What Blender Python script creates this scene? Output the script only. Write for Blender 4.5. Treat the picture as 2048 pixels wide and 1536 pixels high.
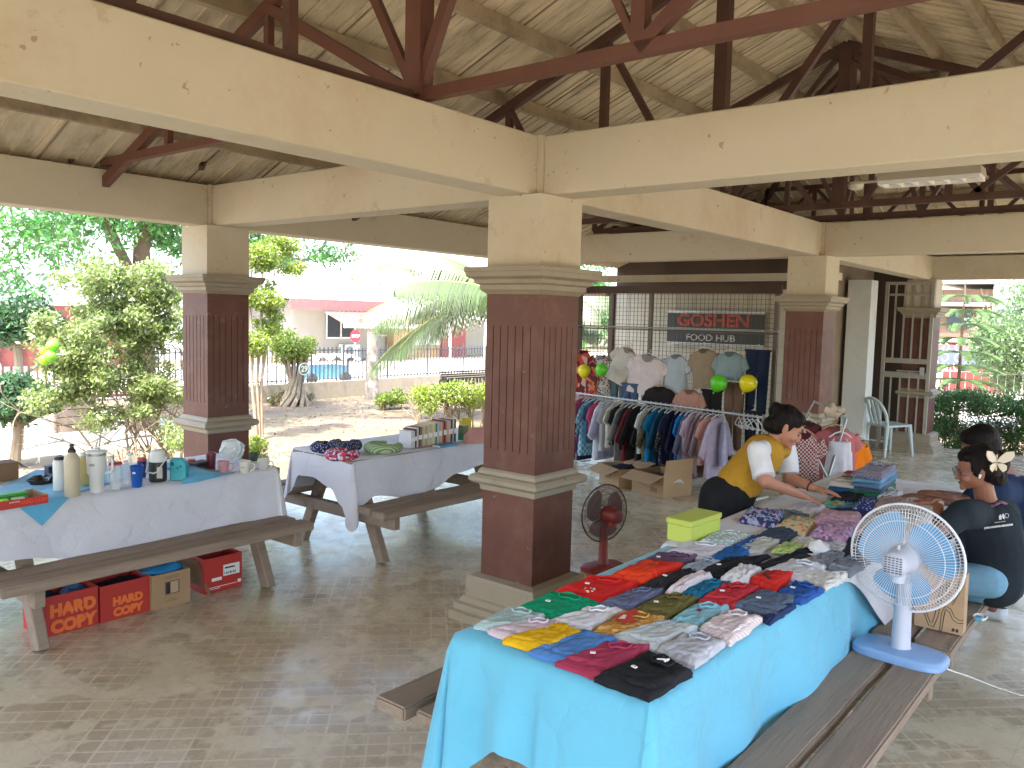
import bpy, bmesh, math, random
import numpy as np
from mathutils import Vector, Matrix, noise
for o in list(bpy.data.objects): bpy.data.objects.remove(o)
S=bpy.context.scene; COL=S.collection
# ---------------- camera ----------------
FPX=1647.6671; CAMP=np.array([-3.7232,-2.8844,1.75]); YAW,PIT,ROL=0.6821,-0.0812,0.025
_F=np.array([math.cos(YAW),math.sin(YAW),0]); _R=np.array([math.sin(YAW),-math.cos(YAW),0]); _U=np.array([0,0,1.])
F2=_F*math.cos(PIT)+_U*math.sin(PIT); U2=-_F*math.sin(PIT)+_U*math.cos(PIT)
R3=_R*math.cos(ROL)+U2*math.sin(ROL); U3=-_R*math.sin(ROL)+U2*math.cos(ROL)
def ray(u,v): return F2+R3*(u-1024)/FPX-U3*(v-768)/FPX
def atz(u,v,z):
    d=ray(u,v); return Vector(CAMP+d*(z-CAMP[2])/d[2])
def aty(u,v,y):
    d=ray(u,v); return Vector(CAMP+d*(y-CAMP[1])/d[1])
def atx(u,v,x):
    d=ray(u,v); return Vector(CAMP+d*(x-CAMP[0])/d[0])
cam=bpy.data.cameras.new('camera'); cam.sensor_width=36; cam.lens=FPX/2048*36; cam.clip_start=.05; cam.clip_end=500
co=bpy.data.objects.new('camera',cam); COL.objects.link(co)
m=Matrix(((R3[0],U3[0],-F2[0],CAMP[0]),(R3[1],U3[1],-F2[1],CAMP[1]),(R3[2],U3[2],-F2[2],CAMP[2]),(0,0,0,1)))
co.matrix_world=m; S.camera=co
# ---------------- light ----------------
SUN_EL=math.radians(62); SUN_AZ=math.radians(200)   # direction towards the sun, azimuth from +X
W=bpy.data.worlds.new('World'); S.world=W; W.use_nodes=True; nt=W.node_tree
sky=nt.nodes.new('ShaderNodeTexSky'); sky.sky_type='NISHITA'; sky.sun_disc=False; sky.sun_elevation=SUN_EL
sky.sun_rotation=math.pi/2-SUN_AZ; sky.air_density=1.0; sky.dust_density=3.0; sky.ozone_density=1.0
bg=nt.nodes['Background']; nt.links.new(sky.outputs[0],bg.inputs[0]); bg.inputs[1].default_value=0.15
sd=bpy.data.lights.new('sun','SUN'); sd.energy=2.0; sd.angle=math.radians(.5); sd.color=(1,.95,.86)
so=bpy.data.objects.new('sun',sd); COL.objects.link(so)
sv=Vector((math.cos(SUN_EL)*math.cos(SUN_AZ),math.cos(SUN_EL)*math.sin(SUN_AZ),math.sin(SUN_EL)))
so.rotation_euler=sv.to_track_quat('Z','Y').to_euler(); so.location=(0,0,20)
S.view_settings.view_transform='Standard'; S.view_settings.look='None'; S.view_settings.gamma=1
S.view_settings.exposure=2.95
S.render.engine='CYCLES'; S.render.resolution_x=1024; S.render.resolution_y=768
S.cycles.max_bounces=10; S.cycles.diffuse_bounces=6; S.cycles.transparent_max_bounces=16
# ---------------- materials ----------------
MATS={}
def mat(name,col,rough=.7,var=.12,vs=6.,bump=0.,bs=40.,metal=0,dirt=None,dirts=1.2,dirta=.5,trans=0,spec=.5,alpha=1,island=0,emit=0,stretch=None,pat=None,pc=None,ps=20.,coord='Object',specks=None):
    """procedural principled material: base colour with noise variation, optional dirt, pattern and bump"""
    if name in MATS: return MATS[name]
    m=bpy.data.materials.new(name); m.use_nodes=True; N=m.node_tree.nodes; L=m.node_tree.links
    b=N['Principled BSDF']; b.inputs['Roughness'].default_value=rough; b.inputs['Metallic'].default_value=metal
    b.inputs['Specular IOR Level'].default_value=spec
    if trans: b.inputs['Transmission Weight'].default_value=trans
    b.inputs['Alpha'].default_value=alpha
    tc=N.new('ShaderNodeTexCoord'); mp=N.new('ShaderNodeMapping'); L.new(tc.outputs[coord],mp.inputs[0])
    if stretch: mp.inputs['Scale'].default_value=stretch
    V=mp.outputs[0]
    def mix(fac,a,bb,typ='MIX'):
        x=N.new('ShaderNodeMix'); x.data_type='RGBA'; x.blend_type=typ
        for i,v in((0,fac),(6,a),(7,bb)):
            if hasattr(v,'is_linked') : L.new(v,x.inputs[i])
            else: x.inputs[i].default_value=v if i==0 else (*v,1)[:4]
        return x.outputs[2]
    def nz(sc,det=4,ro=.6):
        n=N.new('ShaderNodeTexNoise'); n.inputs['Scale'].default_value=sc; n.inputs['Detail'].default_value=det; n.inputs['Roughness'].default_value=ro
        L.new(V,n.inputs['Vector']); return n.outputs[0]
    def rng(x,a,bb,c,d):
        r=N.new('ShaderNodeMapRange'); L.new(x,r.inputs[0])
        for i,v in enumerate((a,bb,c,d)): r.inputs[i+1].default_value=v
        return r.outputs[0]
    def mth(op,x,y=None,z=None):
        r=N.new('ShaderNodeMath'); r.operation=op
        for i,v in enumerate((x,y,z)):
            if v is None: continue
            if hasattr(v,'is_linked'): L.new(v,r.inputs[i])
            else: r.inputs[i].default_value=v
        return r.outputs[0]
    c=tuple(col); lo=tuple(max(0,x*(1-var)) for x in c); hi=tuple(min(1,x*(1+var)) for x in c)
    out=mix(rng(nz(vs),.3,.7,0,1),lo,hi) if var else None
    if pat:
        if pat=='stripe' or pat=='stripey':
            w=N.new('ShaderNodeTexWave'); w.inputs['Scale'].default_value=ps; w.inputs['Distortion'].default_value=.6; w.inputs['Detail Scale'].default_value=.5
            w.bands_direction='Z' if pat=='stripe' else 'DIAGONAL'; L.new(V,w.inputs[0]); f=rng(w.outputs[1],.45,.55,0,1)
        elif pat=='check':
            k=N.new('ShaderNodeTexChecker'); k.inputs['Scale'].default_value=ps; L.new(V,k.inputs[0]); f=k.outputs[1]
        elif pat=='floral':
            f=mth('GREATER_THAN',nz(ps,2,.5),.53)
        elif pat=='dots':
            k=N.new('ShaderNodeTexVoronoi'); k.inputs['Scale'].default_value=ps; L.new(V,k.inputs[0]); f=mth('LESS_THAN',k.outputs[0],.3)
        elif pat=='multi':
            k=N.new('ShaderNodeTexVoronoi'); k.inputs['Scale'].default_value=ps; k.inputs['Randomness'].default_value=1
            n2=N.new('ShaderNodeTexNoise'); n2.inputs['Scale'].default_value=ps*1.5; L.new(V,n2.inputs[0])
            L.new(mix(.25,(0,0,0),(1,1,1)),k.inputs[0]) if 0 else L.new(V,k.inputs[0])
            r=N.new('ShaderNodeValToRGB'); sp=N.new('ShaderNodeSeparateColor'); L.new(k.outputs[1],sp.inputs[0]); L.new(sp.outputs[0],r.inputs[0])
            r.color_ramp.interpolation='CONSTANT'; el=r.color_ramp.elements; el[0].color=(*col,1); el[0].position=0
            el[1].position=.35; el[1].color=(*pc[0],1)
            for i,q in enumerate(pc[1:]): e=el.new(.5+.16*i); e.color=(*q,1)
            out=r.outputs[0]; f=None
        if f is not None: out=mix(f,out if out is not None else c,pc)
    if dirt:
        out=mix(mth('MULTIPLY',rng(nz(dirts,6,.7),.48,.66,0,1),dirta),out if out is not None else c,dirt)
    if specks:
        out=mix(mth('MULTIPLY',rng(nz(16,3,.6),.69,.72,0,1),.75),out if out is not None else c,specks)
        out=mix(mth('MULTIPLY',rng(nz(2.6,8,.75),.60,.64,0,1),.30),out,specks)
    if island:
        g=N.new('ShaderNodeNewGeometry'); hs=N.new('ShaderNodeHueSaturation')
        L.new(rng(g.outputs['Random Per Island'],0,1,1-island,1+island),hs.inputs['Value']); 
        L.new(rng(g.outputs['Random Per Island'],0,1,.5-.03*island,.5+.04*island),hs.inputs['Hue'])
        L.new(out if out is not None else mix(0,c,c),hs.inputs['Color']); out=hs.outputs[0]
    if out is not None: L.new(out,b.inputs['Base Color'])
    else: b.inputs['Base Color'].default_value=(*c,1)
    if bump:
        bp=N.new('ShaderNodeBump'); bp.inputs['Strength'].default_value=bump; bp.inputs['Distance'].default_value=.01
        L.new(nz(bs,5,.65),bp.inputs['Height']); L.new(bp.outputs[0],b.inputs['Normal'])
    if emit: b.inputs['Emission Color'].default_value=(*c,1); b.inputs['Emission Strength'].default_value=emit
    MATS[name]=m; m['V']=0
    return m
def leafmat(name,col,isl=.45,tr=.45):
    if name in MATS: return MATS[name]
    m=bpy.data.materials.new(name); m.use_nodes=True; N=m.node_tree.nodes; L=m.node_tree.links
    N.remove(N['Principled BSDF']); d=N.new('ShaderNodeBsdfDiffuse'); t=N.new('ShaderNodeBsdfTranslucent'); gl=N.new('ShaderNodeBsdfGlossy'); gl.inputs['Roughness'].default_value=.35
    mx=N.new('ShaderNodeMixShader'); mx.inputs[0].default_value=tr; m2=N.new('ShaderNodeMixShader'); m2.inputs[0].default_value=.06
    g=N.new('ShaderNodeNewGeometry'); hs=N.new('ShaderNodeHueSaturation'); hs.inputs['Color'].default_value=(*col,1)
    for k,a,b_ in(('Value',1-isl,1+isl),('Hue',.485,.515),('Saturation',.8,1.15)):
        r=N.new('ShaderNodeMapRange'); L.new(g.outputs['Random Per Island'],r.inputs[0]); r.inputs[3].default_value=a; r.inputs[4].default_value=b_
        L.new(r.outputs[0],hs.inputs[k])
    L.new(hs.outputs[0],d.inputs[0]); L.new(hs.outputs[0],t.inputs[0]); L.new(d.outputs[0],mx.inputs[1]); L.new(t.outputs[0],mx.inputs[2])
    L.new(mx.outputs[0],m2.inputs[1]); L.new(gl.outputs[0],m2.inputs[2]); L.new(m2.outputs[0],N['Material Output'].inputs[0]); MATS[name]=m
    return m
# ---------------- object helpers ----------------
def tagit(o,label=None,cat=None,group=None,kind=None):
    if label: o['label']=label
    if cat: o['category']=cat
    if group: o['group']=group
    if kind: o['kind']=kind
    return o
def thing(name,label,cat,loc=(0,0,0),rz=0,group=None):
    o=bpy.data.objects.new(name,None); o.empty_display_size=.1; COL.objects.link(o); o.location=loc; o.rotation_euler=(0,0,rz)
    return tagit(o,label,cat,group)
def fin(name,bm,m,parent=None,smooth=False,bev=0,loc=None):
    me=bpy.data.meshes.new(name)
    if bev: bmesh.ops.bevel(bm,geom=list(bm.edges),offset=bev,segments=1,affect='EDGES',clamp_overlap=True)
    bm.normal_update(); bm.to_mesh(me); bm.free()
    for x in (m if isinstance(m,(list,tuple)) else [m]): me.materials.append(x)
    if smooth:
        for p in me.polygons: p.use_smooth=True
        try: me.set_sharp_from_angle(angle=math.radians(40 if smooth is True else smooth))
        except Exception: pass
    o=bpy.data.objects.new(name,me); COL.objects.link(o)
    if parent is not None: o.parent=parent
    if loc is not None: o.location=loc
    return o
def B(): return bmesh.new()
def box(bm,x0,x1,y0,y1,z0,z1,mi=0,M=None):
    vs=[Vector((x,y,z)) for z in(z0,z1) for y in(y0,y1) for x in(x0,x1)]
    if M is not None: vs=[M@v for v in vs]
    v=[bm.verts.new(p) for p in vs]
    for f in((0,2,3,1),(4,5,7,6),(0,1,5,4),(1,3,7,5),(3,2,6,7),(2,0,4,6)):
        q=bm.faces.new([v[i] for i in f]); q.material_index=mi
    return v
def beamb(bm,a,b,w,h,up=(0,0,1),mi=0):
    a=Vector(a);b=Vector(b);d=(b-a);L=d.length
    if L<1e-6: return
    z=d/L; u=Vector(up); x=u.cross(z)
    if x.length<1e-3: x=Vector((1,0,0)).cross(z)
    x.normalize(); y=z.cross(x)
    M=Matrix(((x.x,y.x,z.x,a.x),(x.y,y.y,z.y,a.y),(x.z,y.z,z.z,a.z),(0,0,0,1)))
    box(bm,-w/2,w/2,-h/2,h/2,0,L,mi,M)
def prof(bm,pts,x0,y0,w0,mi=0):
    """square mouldings: pts list of (halfsize,z) around centre"""
    rings=[]
    for h,z in pts: rings.append([bm.verts.new((x0+sx*h,y0+sy*h,z)) for sx,sy in((-1,-1),(1,-1),(1,1),(-1,1))])
    for a,b in zip(rings,rings[1:]):
        for i in range(4): bm.faces.new((a[i],a[(i+1)%4],b[(i+1)%4],b[i]))
    bm.faces.new(rings[0][::-1]); bm.faces.new(rings[-1])
def lathe(bm,pts,n=24,c=(0,0,0),mi=0,sx=1,sy=1,M=None,cap=True):
    rings=[]
    for r,z in pts:
        ring=[]
        for i in range(n):
            a=2*math.pi*i/n; p=Vector((c[0]+r*sx*math.cos(a),c[1]+r*sy*math.sin(a),c[2]+z))
            ring.append(bm.verts.new(M@p if M is not None else p))
        rings.append(ring)
    for a,b in zip(rings,rings[1:]):
        for i in range(n):
            f=bm.faces.new((a[i],a[(i+1)%n],b[(i+1)%n],b[i])); f.material_index=mi
    if cap:
        f=bm.faces.new(rings[0][::-1]); f.material_index=mi; f=bm.faces.new(rings[-1]); f.material_index=mi
def tube(bm,pts,r,n=8,mi=0,closed=False,cap=True):
    pts=[Vector(p) for p in pts]; N=len(pts); rr=r if isinstance(r,(list,tuple)) else [r]*N; rings=[]
    prev=None
    for i,p in enumerate(pts):
        if closed: t=pts[(i+1)%N]-pts[i-1]
        else: t=pts[min(i+1,N-1)]-pts[max(i-1,0)]
        t.normalize()
        if prev is None:
            x=t.cross(Vector((0,0,1)))
            if x.length<.05: x=t.cross(Vector((1,0,0)))
        else: x=prev-t*prev.dot(t)
        x.normalize(); prev=x; y=t.cross(x)
        rings.append([bm.verts.new(p+(x*math.cos(2*math.pi*k/n)+y*math.sin(2*math.pi*k/n))*rr[i]) for k in range(n)])
    for i in range(N if closed else N-1):
        a=rings[i];b=rings[(i+1)%N]
        for k in range(n):
            f=bm.faces.new((a[k],a[(k+1)%n],b[(k+1)%n],b[k])); f.material_index=mi
    if cap and not closed:
        bm.faces.new(rings[0][::-1]).material_index=mi; bm.faces.new(rings[-1]).material_index=mi
def ell(bm,c,r,n=16,mi=0,M=None):
    pts=[(math.sin(math.pi*i/n),-math.cos(math.pi*i/n)) for i in range(1,n)]
    Mx=Matrix.Translation(Vector(c))@(M if M is not None else Matrix.Identity(4))@Matrix.Diagonal((*r,1))
    lathe(bm,pts,n*3//2 if n>8 else 12,M=Mx,mi=mi)
def text(name,s,size,m,M,parent=None,ext=.0015,bold=0,shear=0,sx=1,font=None):
    cu=bpy.data.curves.new(name,'FONT'); cu.body=s; cu.size=size; cu.extrude=ext; cu.offset=bold; cu.shear=shear; cu.align_x='CENTER'; cu.align_y='CENTER'; cu.resolution_u=4
    t=bpy.data.objects.new(name,cu); COL.objects.link(t); bpy.context.view_layer.update()
    me=bpy.data.meshes.new_from_object(t.evaluated_get(bpy.context.evaluated_depsgraph_get())); bpy.data.objects.remove(t)
    me.materials.clear(); me.materials.append(m); me.transform(M@Matrix.Diagonal((sx,1,1,1)))
    o=bpy.data.objects.new(name,me); COL.objects.link(o)
    if parent is not None: o.parent=parent
    return o
def frameM(o,x,y):
    """matrix placing local xy plane at origin o with axes x,y"""
    x=Vector(x).normalized(); y=Vector(y); y=(y-x*x.dot(y)).normalized(); z=x.cross(y); o=Vector(o)
    return Matrix(((x.x,y.x,z.x,o.x),(x.y,y.y,z.y,o.y),(x.z,y.z,z.z,o.z),(0,0,0,1)))
def npmesh(name,V,F,m,parent=None,smooth=False):
    me=bpy.data.meshes.new(name); V=np.asarray(V,dtype=np.float32); F=np.asarray(F,dtype=np.int32)
    me.vertices.add(len(V)); me.vertices.foreach_set('co',V.ravel()); k=F.shape[1]
    me.loops.add(F.size); me.loops.foreach_set('vertex_index',F.ravel()); me.polygons.add(len(F))
    me.polygons.foreach_set('loop_start',np.arange(0,F.size,k,dtype=np.int32))
    try: me.polygons.foreach_set('loop_total',np.full(len(F),k,dtype=np.int32))
    except Exception: pass
    if smooth: me.polygons.foreach_set('use_smooth',np.ones(len(F),dtype=bool))
    me.update(calc_edges=True); me.validate(); me.materials.append(m)
    o=bpy.data.objects.new(name,me); COL.objects.link(o)
    if parent is not None: o.parent=parent
    return o
def copytree(o,parent=None):
    c=o.copy(); COL.objects.link(c)
    if parent is not None: c.parent=parent
    for ch in o.children: copytree(ch,c)
    return c
# ================= SETTING: ground, floor =================
def floor_material():
    m=bpy.data.materials.new('glossy_patterned_tile'); m.use_nodes=True; N=m.node_tree.nodes; L=m.node_tree.links; b=N['Principled BSDF']
    tc=N.new('ShaderNodeTexCoord')
    def mapping(loc=(0,0,0),rot=0,sc=(1,1,1)):
        x=N.new('ShaderNodeMapping'); x.inputs[1].default_value=loc; x.inputs[2].default_value=(0,0,rot); x.inputs[3].default_value=sc; L.new(tc.outputs['Object'],x.inputs[0]); return x.outputs[0]
    def brick(v,w,mort,c1,c2,mo,off=0,sc=1,h=None):
        k=N.new('ShaderNodeTexBrick'); k.offset=off; k.inputs['Scale'].default_value=1; k.inputs['Brick Width'].default_value=w; k.inputs['Row Height'].default_value=h or w
        k.inputs['Mortar Size'].default_value=mort; k.inputs['Mortar Smooth'].default_value=.1; k.inputs['Bias'].default_value=0
        for i,c in((1,c1),(2,c2),(3,mo)): k.inputs[i].default_value=(*c,1)
        L.new(v,k.inputs[0]); return k
    def noise_(v,s,d=4,r=.6):
        n=N.new('ShaderNodeTexNoise'); n.inputs['Scale'].default_value=s; n.inputs['Detail'].default_value=d; n.inputs['Roughness'].default_value=r; L.new(v,n.inputs[0]); return n.outputs[0]
    def rng(x,a,bb,c,d):
        r=N.new('ShaderNodeMapRange'); L.new(x,r.inputs[0])
        for i,v in enumerate((a,bb,c,d)): r.inputs[i+1].default_value=v
        return r.outputs[0]
    def mix(f,a,bb,t='MIX'):
        x=N.new('ShaderNodeMix'); x.data_type='RGBA'; x.blend_type=t
        for i,v in((0,f),(6,a),(7,bb)):
            if hasattr(v,'is_linked'): L.new(v,x.inputs[i])
            else: x.inputs[i].default_value=v if i==0 else (*v,1)
        return x.outputs[2]
    base=mapping((.0,.01,0))
    tiles=brick(base,.35,.0022,(1,1,1),(1,1,1),(0,0,0))
    # mosaic printed in patches: small slanted cells
    mos=mapping((.02,0,0),math.radians(45),(1,1,1))
    cells=brick(mos,.088,.0055,(.31,.235,.145),(.50,.405,.27),(.68,.60,.44),0)
    strips=brick(mapping((0,0,0),math.radians(45)),.33,.005,(.49,.41,.28),(.38,.305,.20),(.64,.57,.41),.5,h=.088)
    big=brick(mapping((.1,.1,0),math.radians(45)),.2475,.0,(0,0,0),(1,1,1),(0,0,0),0)
    sel=rng(noise_(mapping(),2.2,3,.7),.46,.50,0,1)
    patch=mix(big.outputs[0],cells.outputs[0],strips.outputs[0])
    plain=mix(rng(noise_(mapping(),3,5,.7),.3,.7,0,1),(.54,.475,.33),(.67,.60,.435))
    c=mix(sel,plain,patch)
    c=mix(.25,c,mix(rng(noise_(mapping((3,1,0)),.9,4,.6),.35,.65,0,1),(.43,.36,.24),(.62,.57,.43)))
    gr=N.new('ShaderNodeMath'); gr.operation='SUBTRACT'; gr.inputs[0].default_value=1; L.new(tiles.outputs['Fac'],gr.inputs[1])
    c=mix(tiles.outputs['Fac'],c,(.50,.44,.34))
    L.new(c,b.inputs['Base Color'])
    r=rng(noise_(mapping(),5,6,.7),.35,.7,.16,.42); L.new(r,b.inputs['Roughness'])
    bp=N.new('ShaderNodeBump'); bp.inputs['Strength'].default_value=.15; bp.inputs['Distance'].default_value=.002
    L.new(cells.outputs['Fac'],bp.inputs['Height']); bp.invert=True; L.new(bp.outputs[0],b.inputs['Normal'])
    return m
def ground_material():
    m=mat('dry_dirt',(.20,.15,.098),.95,.25,.9,bump=.6,bs=14,dirt=(.16,.15,.06),dirts=.8,dirta=.45)
    return m
bm=B(); box(bm,-9,9.55,-7.5,3.72,-.16,0); tagit(fin('floor',bm,floor_material()),kind='structure')
bm=B(); n=60
g=[[bm.verts.new((-60+i*140/n,-60+j*160/n,-.15)) for j in range(n+1)] for i in range(n+1)]
for i in range(n):
    for j in range(n): bm.faces.new((g[i][j],g[i+1][j],g[i+1][j+1],g[i][j+1]))
tagit(fin('ground',bm,ground_material()),kind='structure')
conc=mat('pale_concrete',(.5,.47,.42),.9,.15,2,bump=.2,bs=30)
bm=B(); box(bm,-50,70,14.2,22.5,-.25,-.142); tagit(fin('road',bm,conc),kind='structure')
bm=B(); box(bm,-2.2,3.4,8.1,14.25,-.25,-.138); tagit(fin('driveway',bm,conc),kind='structure')
bm=B(); box(bm,14.5,21,-50,14.2,-.25,-.146); tagit(fin('side_road',bm,conc),kind='structure')
# ================= PAVILION =================
pav=thing('pavilion','open sided pavilion with cream concrete beams, maroon columns and brown steel roof trusses','pavilion')
cream=mat('cream_paint',(.55,.495,.365),.75,.06,1.1,bump=.12,bs=22,specks=(.30,.20,.12),dirt=(.40,.28,.17),dirts=1.1,dirta=.45)
maroon=mat('maroon_paint',(.110,.036,.020),.55,.18,3,bump=.15,bs=30,specks=(.22,.15,.11),dirt=(.20,.10,.07),dirts=5,dirta=.35)
taupe=mat('taupe_paint',(.30,.255,.18),.6,.10,3,bump=.12,bs=20,specks=(.14,.10,.07),dirt=(.17,.14,.09),dirts=3,dirta=.4)
steel=mat('brown_steel',(.080,.034,.022),.55,.18,5,dirt=(.04,.02,.015),dirts=4,dirta=.5)
steelred=mat('red_primer_steel',(.125,.050,.032),.55,.15,4,dirt=(.12,.04,.025),dirts=3,dirta=.5)
LX,LY,ZB,HB=4.504,3.288,2.4125,.317
W_=.1857
def column(x,y):
    # shaft is the column part itself; its mouldings are sub-parts
    bm=B()
    box(bm,x-.1878,x+.1878,y-.1878,y+.1878,1.99,ZB-.001,1)      # cream neck
    box(bm,x-.13,x+.13,y-.13,y+.13,ZB-.001,ZB+HB+.003,1)       # stub between the beams
    # grooved shaft: cross-section with grooves on each face
    def fluted(z0,z1,w,nf):
        pts=[]
        for k in range(4):
            a=k*math.pi/2; ca,sa=math.cos(a),math.sin(a)
            seq=[(-w,-w)]
            if nf:
                for i in range(nf):
                    c=-w+2*w*(i+1)/(nf+1); seq+=[(c-.0035,-w),(c-.002,-w+.005),(c+.002,-w+.005),(c+.0035,-w)]
            pts+=[(x+px*ca-py*sa,y+px*sa+py*ca) for px,py in seq]
        a=[bm.verts.new((px,py,z0)) for px,py in pts]; b=[bm.verts.new((px,py,z1)) for px,py in pts]
        for i in range(len(a)):
            bm.faces.new((a[i],a[(i+1)%len(a)],b[(i+1)%len(b)],b[i])).material_index=0
        bm.faces.new(a[::-1]); bm.faces.new(b)
    fluted(.88,1.00,W_,0); fluted(1.0,1.70,W_,6); fluted(1.70,1.885,W_,0); fluted(.26,.77,W_,0)
    c=fin('column',bm,[maroon,cream],pav)
    w=W_
    bm=B(); prof(bm,[(w+.002,1.875),(w+.018,1.89),(w+.03,1.9),(w+.03,1.925),(w+.05,1.935),(w+.055,1.955),(w+.085,1.97),(w+.09,1.995),(w+.095,1.999),(w+.095,2.022),(.19,2.024)],x,y,0); fin('capital',bm,taupe,c)
    bm=B(); prof(bm,[(w+.003,.755),(w+.012,.762),(w+.015,.79),(w+.045,.8),(w+.06,.815),(w+.06,.835),(w+.045,.85),(w+.022,.856),(w+.018,.875),(w+.006,.887)],x,y,0); fin('dado_moulding',bm,taupe,c)
    bm=B(); prof(bm,[(w+.13,0),(w+.13,.05),(w+.11,.06),(w+.11,.095),(w+.09,.105),(w+.075,.13),(w+.062,.14),(w+.062,.235),(w+.05,.255),(w+.004,.265)],x,y,0); fin('plinth',bm,taupe,c)
    return c
cols=[(0,0),(0,LY),(LX,0),(LX,LY),(2*LX,0),(0,-LY),(LX,-LY),(2*LX,-LY),(-LX,0),(-LX,LY),(-LX,-LY)]
for x,y in cols: column(x,y)
tb=.1055
def bmx(x0,x1,y):
    bm=B(); box(bm,x0+.13,x1-.13,y-tb,y+tb,ZB,ZB+HB); fin('beam',bm,cream,pav,bev=.006)
def bmy(y0,y1,x):
    bm=B(); box(bm,x-tb,x+tb,y0+.13,y1-.13,ZB,ZB+HB); fin('beam',bm,cream,pav,bev=.006)
for x0,x1,y in((-LX-3,-LX,LY),(-LX,0,LY),(0,LX,LY),(-LX-3,-LX,0),(-LX,0,0),(0,LX,0),(LX,2*LX,0),(-LX,0,-LY),(0,LX,-LY),(LX,2*LX,-LY)): bmx(x0,x1,y)
for y0,y1,x in((0,LY,0),(-LY,0,0),(0,LY,LX),(-LY,0,LX),(-LY,0,2*LX),(0,LY,-LX),(-LY,0,-LX)): bmy(y0,y1,x)
# corner chips and stains on the beams: short dark scratches
# roof: slope .4 rising from y=3.2 (z 2.73) to ridge y=-.5; hip end falling to +x
YR=-.5; SL=.4; Z0=2.745; ZR=Z0+SL*(3.3-YR); XR=3.9; XE=9.6; XW=-8.5; YE0=3.3
soff=mat('soffit_sheet',(.58,.49,.34),.75,.16,2.2,bump=.15,bs=12,dirt=(.13,.10,.06),dirts=1.6,dirta=.55,stretch=(2.5,.8,1))
soffd=mat('soffit_purlin',(.33,.26,.165),.75,.2,4,dirt=(.12,.08,.05),dirts=3,dirta=.6)
YS=YR-(YE0-YR)          # south eave
OV=.55                  # overhang
def roofz_n(y): return Z0+SL*(YE0-y)
def roofz_s(y): return Z0+SL*(y-YS)
hipsl=(ZR-Z0)/(9.1-XR)
def roofz(x,y): return min(roofz_n(y),roofz_s(y),ZR-hipsl*(x-XR) if x>XR else 99)
def sheet(name,poly,th=.02):
    bm=B(); lo=[bm.verts.new(p) for p in poly]; hi=[bm.verts.new((p[0],p[1],p[2]+th)) for p in poly]
    bm.faces.new(lo[::-1]); bm.faces.new(hi); k=len(poly)
    for i in range(k): bm.faces.new((lo[i],lo[(i+1)%k],hi[(i+1)%k],hi[i]))
    return fin(name,bm,soff,pav)
xe2=9.1+.4; dzo=hipsl*.4
A=(XW,YR,ZR);Bv=(XR,YR,ZR)
n_e=(YE0+OV); hx=XR+(n_e-YR)*SL/hipsl
sheet('roof_slope',[(XW,n_e,roofz_n(n_e)),(hx,n_e,roofz_n(n_e)),Bv,A])
s_e=(YS-OV)
sheet('roof_slope',[A,Bv,(hx,s_e,roofz_s(s_e)),(XW,s_e,roofz_s(s_e))])
sheet('hip_slope',[(hx,n_e,roofz_n(n_e)),(hx,s_e,roofz_s(s_e)),Bv])
# ribs and seams of the ribbed sheet (one mesh per slope)
def ribs():
    bm=B(); x=XW+.1; k=0
    while x<hx-.1:
        yt=YR if x<XR else YR+(x-XR)*(n_e-YR)/(hx-XR)
        w=.012 if k%4 else .03; h=.012 if k%4 else .022
        if n_e-yt>.2: beamb(bm,(x,yt+.03,roofz_n(yt+.03)-.006),(x,n_e,roofz_n(n_e)-.006),w,h,up=(0,SL,1))
        if k%4==0 and n_e-yt>.2: beamb(bm,(x+.045,yt+.03,roofz_n(yt+.03)-.004),(x+.045,n_e,roofz_n(n_e)-.004),.008,.014,up=(0,SL,1),mi=1)
        x+=.135; k+=1
    fin('roof_ribs',bm,[soff,soffd],pav)
    bm=B(); x=XW+.1; k=0
    while x<hx-.1:
        yt=YR if x<XR else YR-(x-XR)*(YR-s_e)/(hx-XR)
        if yt-s_e>.2:
            beamb(bm,(x,yt-.03,roofz_s(yt-.03)-.006),(x,s_e,roofz_s(s_e)-.006),.012 if k%4 else .03,.014,up=(0,-SL,1))
        x+=.135; k+=1
    fin('roof_ribs',bm,[soff],pav)
    bm=B(); y=s_e+.1; k=0
    while y<n_e-.05:
        xt=XR+abs(y-YR)*SL/hipsl*(1)
        xt=XR+(abs(y-YR))/(n_e-YR)*(hx-XR)
        if hx-xt>.2: beamb(bm,(xt+.05,y,ZR-hipsl*(xt+.05-XR)-.006),(hx,y,ZR-hipsl*(hx-XR)-.006),.012 if k%3 else .035,.014)
        y+=.16; k+=1
    fin('roof_ribs',bm,[soff],pav)
ribs()
def purlin(a,b,w=.055,h=.09):
    bm=B(); beamb(bm,a,b,w,h); fin('purlin',bm,soffd,pav)
for y in(2.62,2.0,1.38,.78,.17,-.36):
    xx=XR+(y-YR)/(n_e-YR)*(hx-XR); purlin((XW,y,roofz_n(y)-.065),(xx,y,roofz_n(y)-.065))
for y in(-.66,-1.2,-1.75,-2.35,-2.95,-3.6):
    xx=XR+(YR-y)/(n_e-YR)*(hx-XR); purlin((XW,y,roofz_s(y)-.065),(xx,y,roofz_s(y)-.065))
for x in(4.6,5.4,6.2,7.0,7.8,8.6):
    dy=(x-XR)*(n_e-YR)/(hx-XR); z=ZR-hipsl*(x-XR)-.065; purlin((x,YR-dy,z),(x,YR+dy,z))
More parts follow.
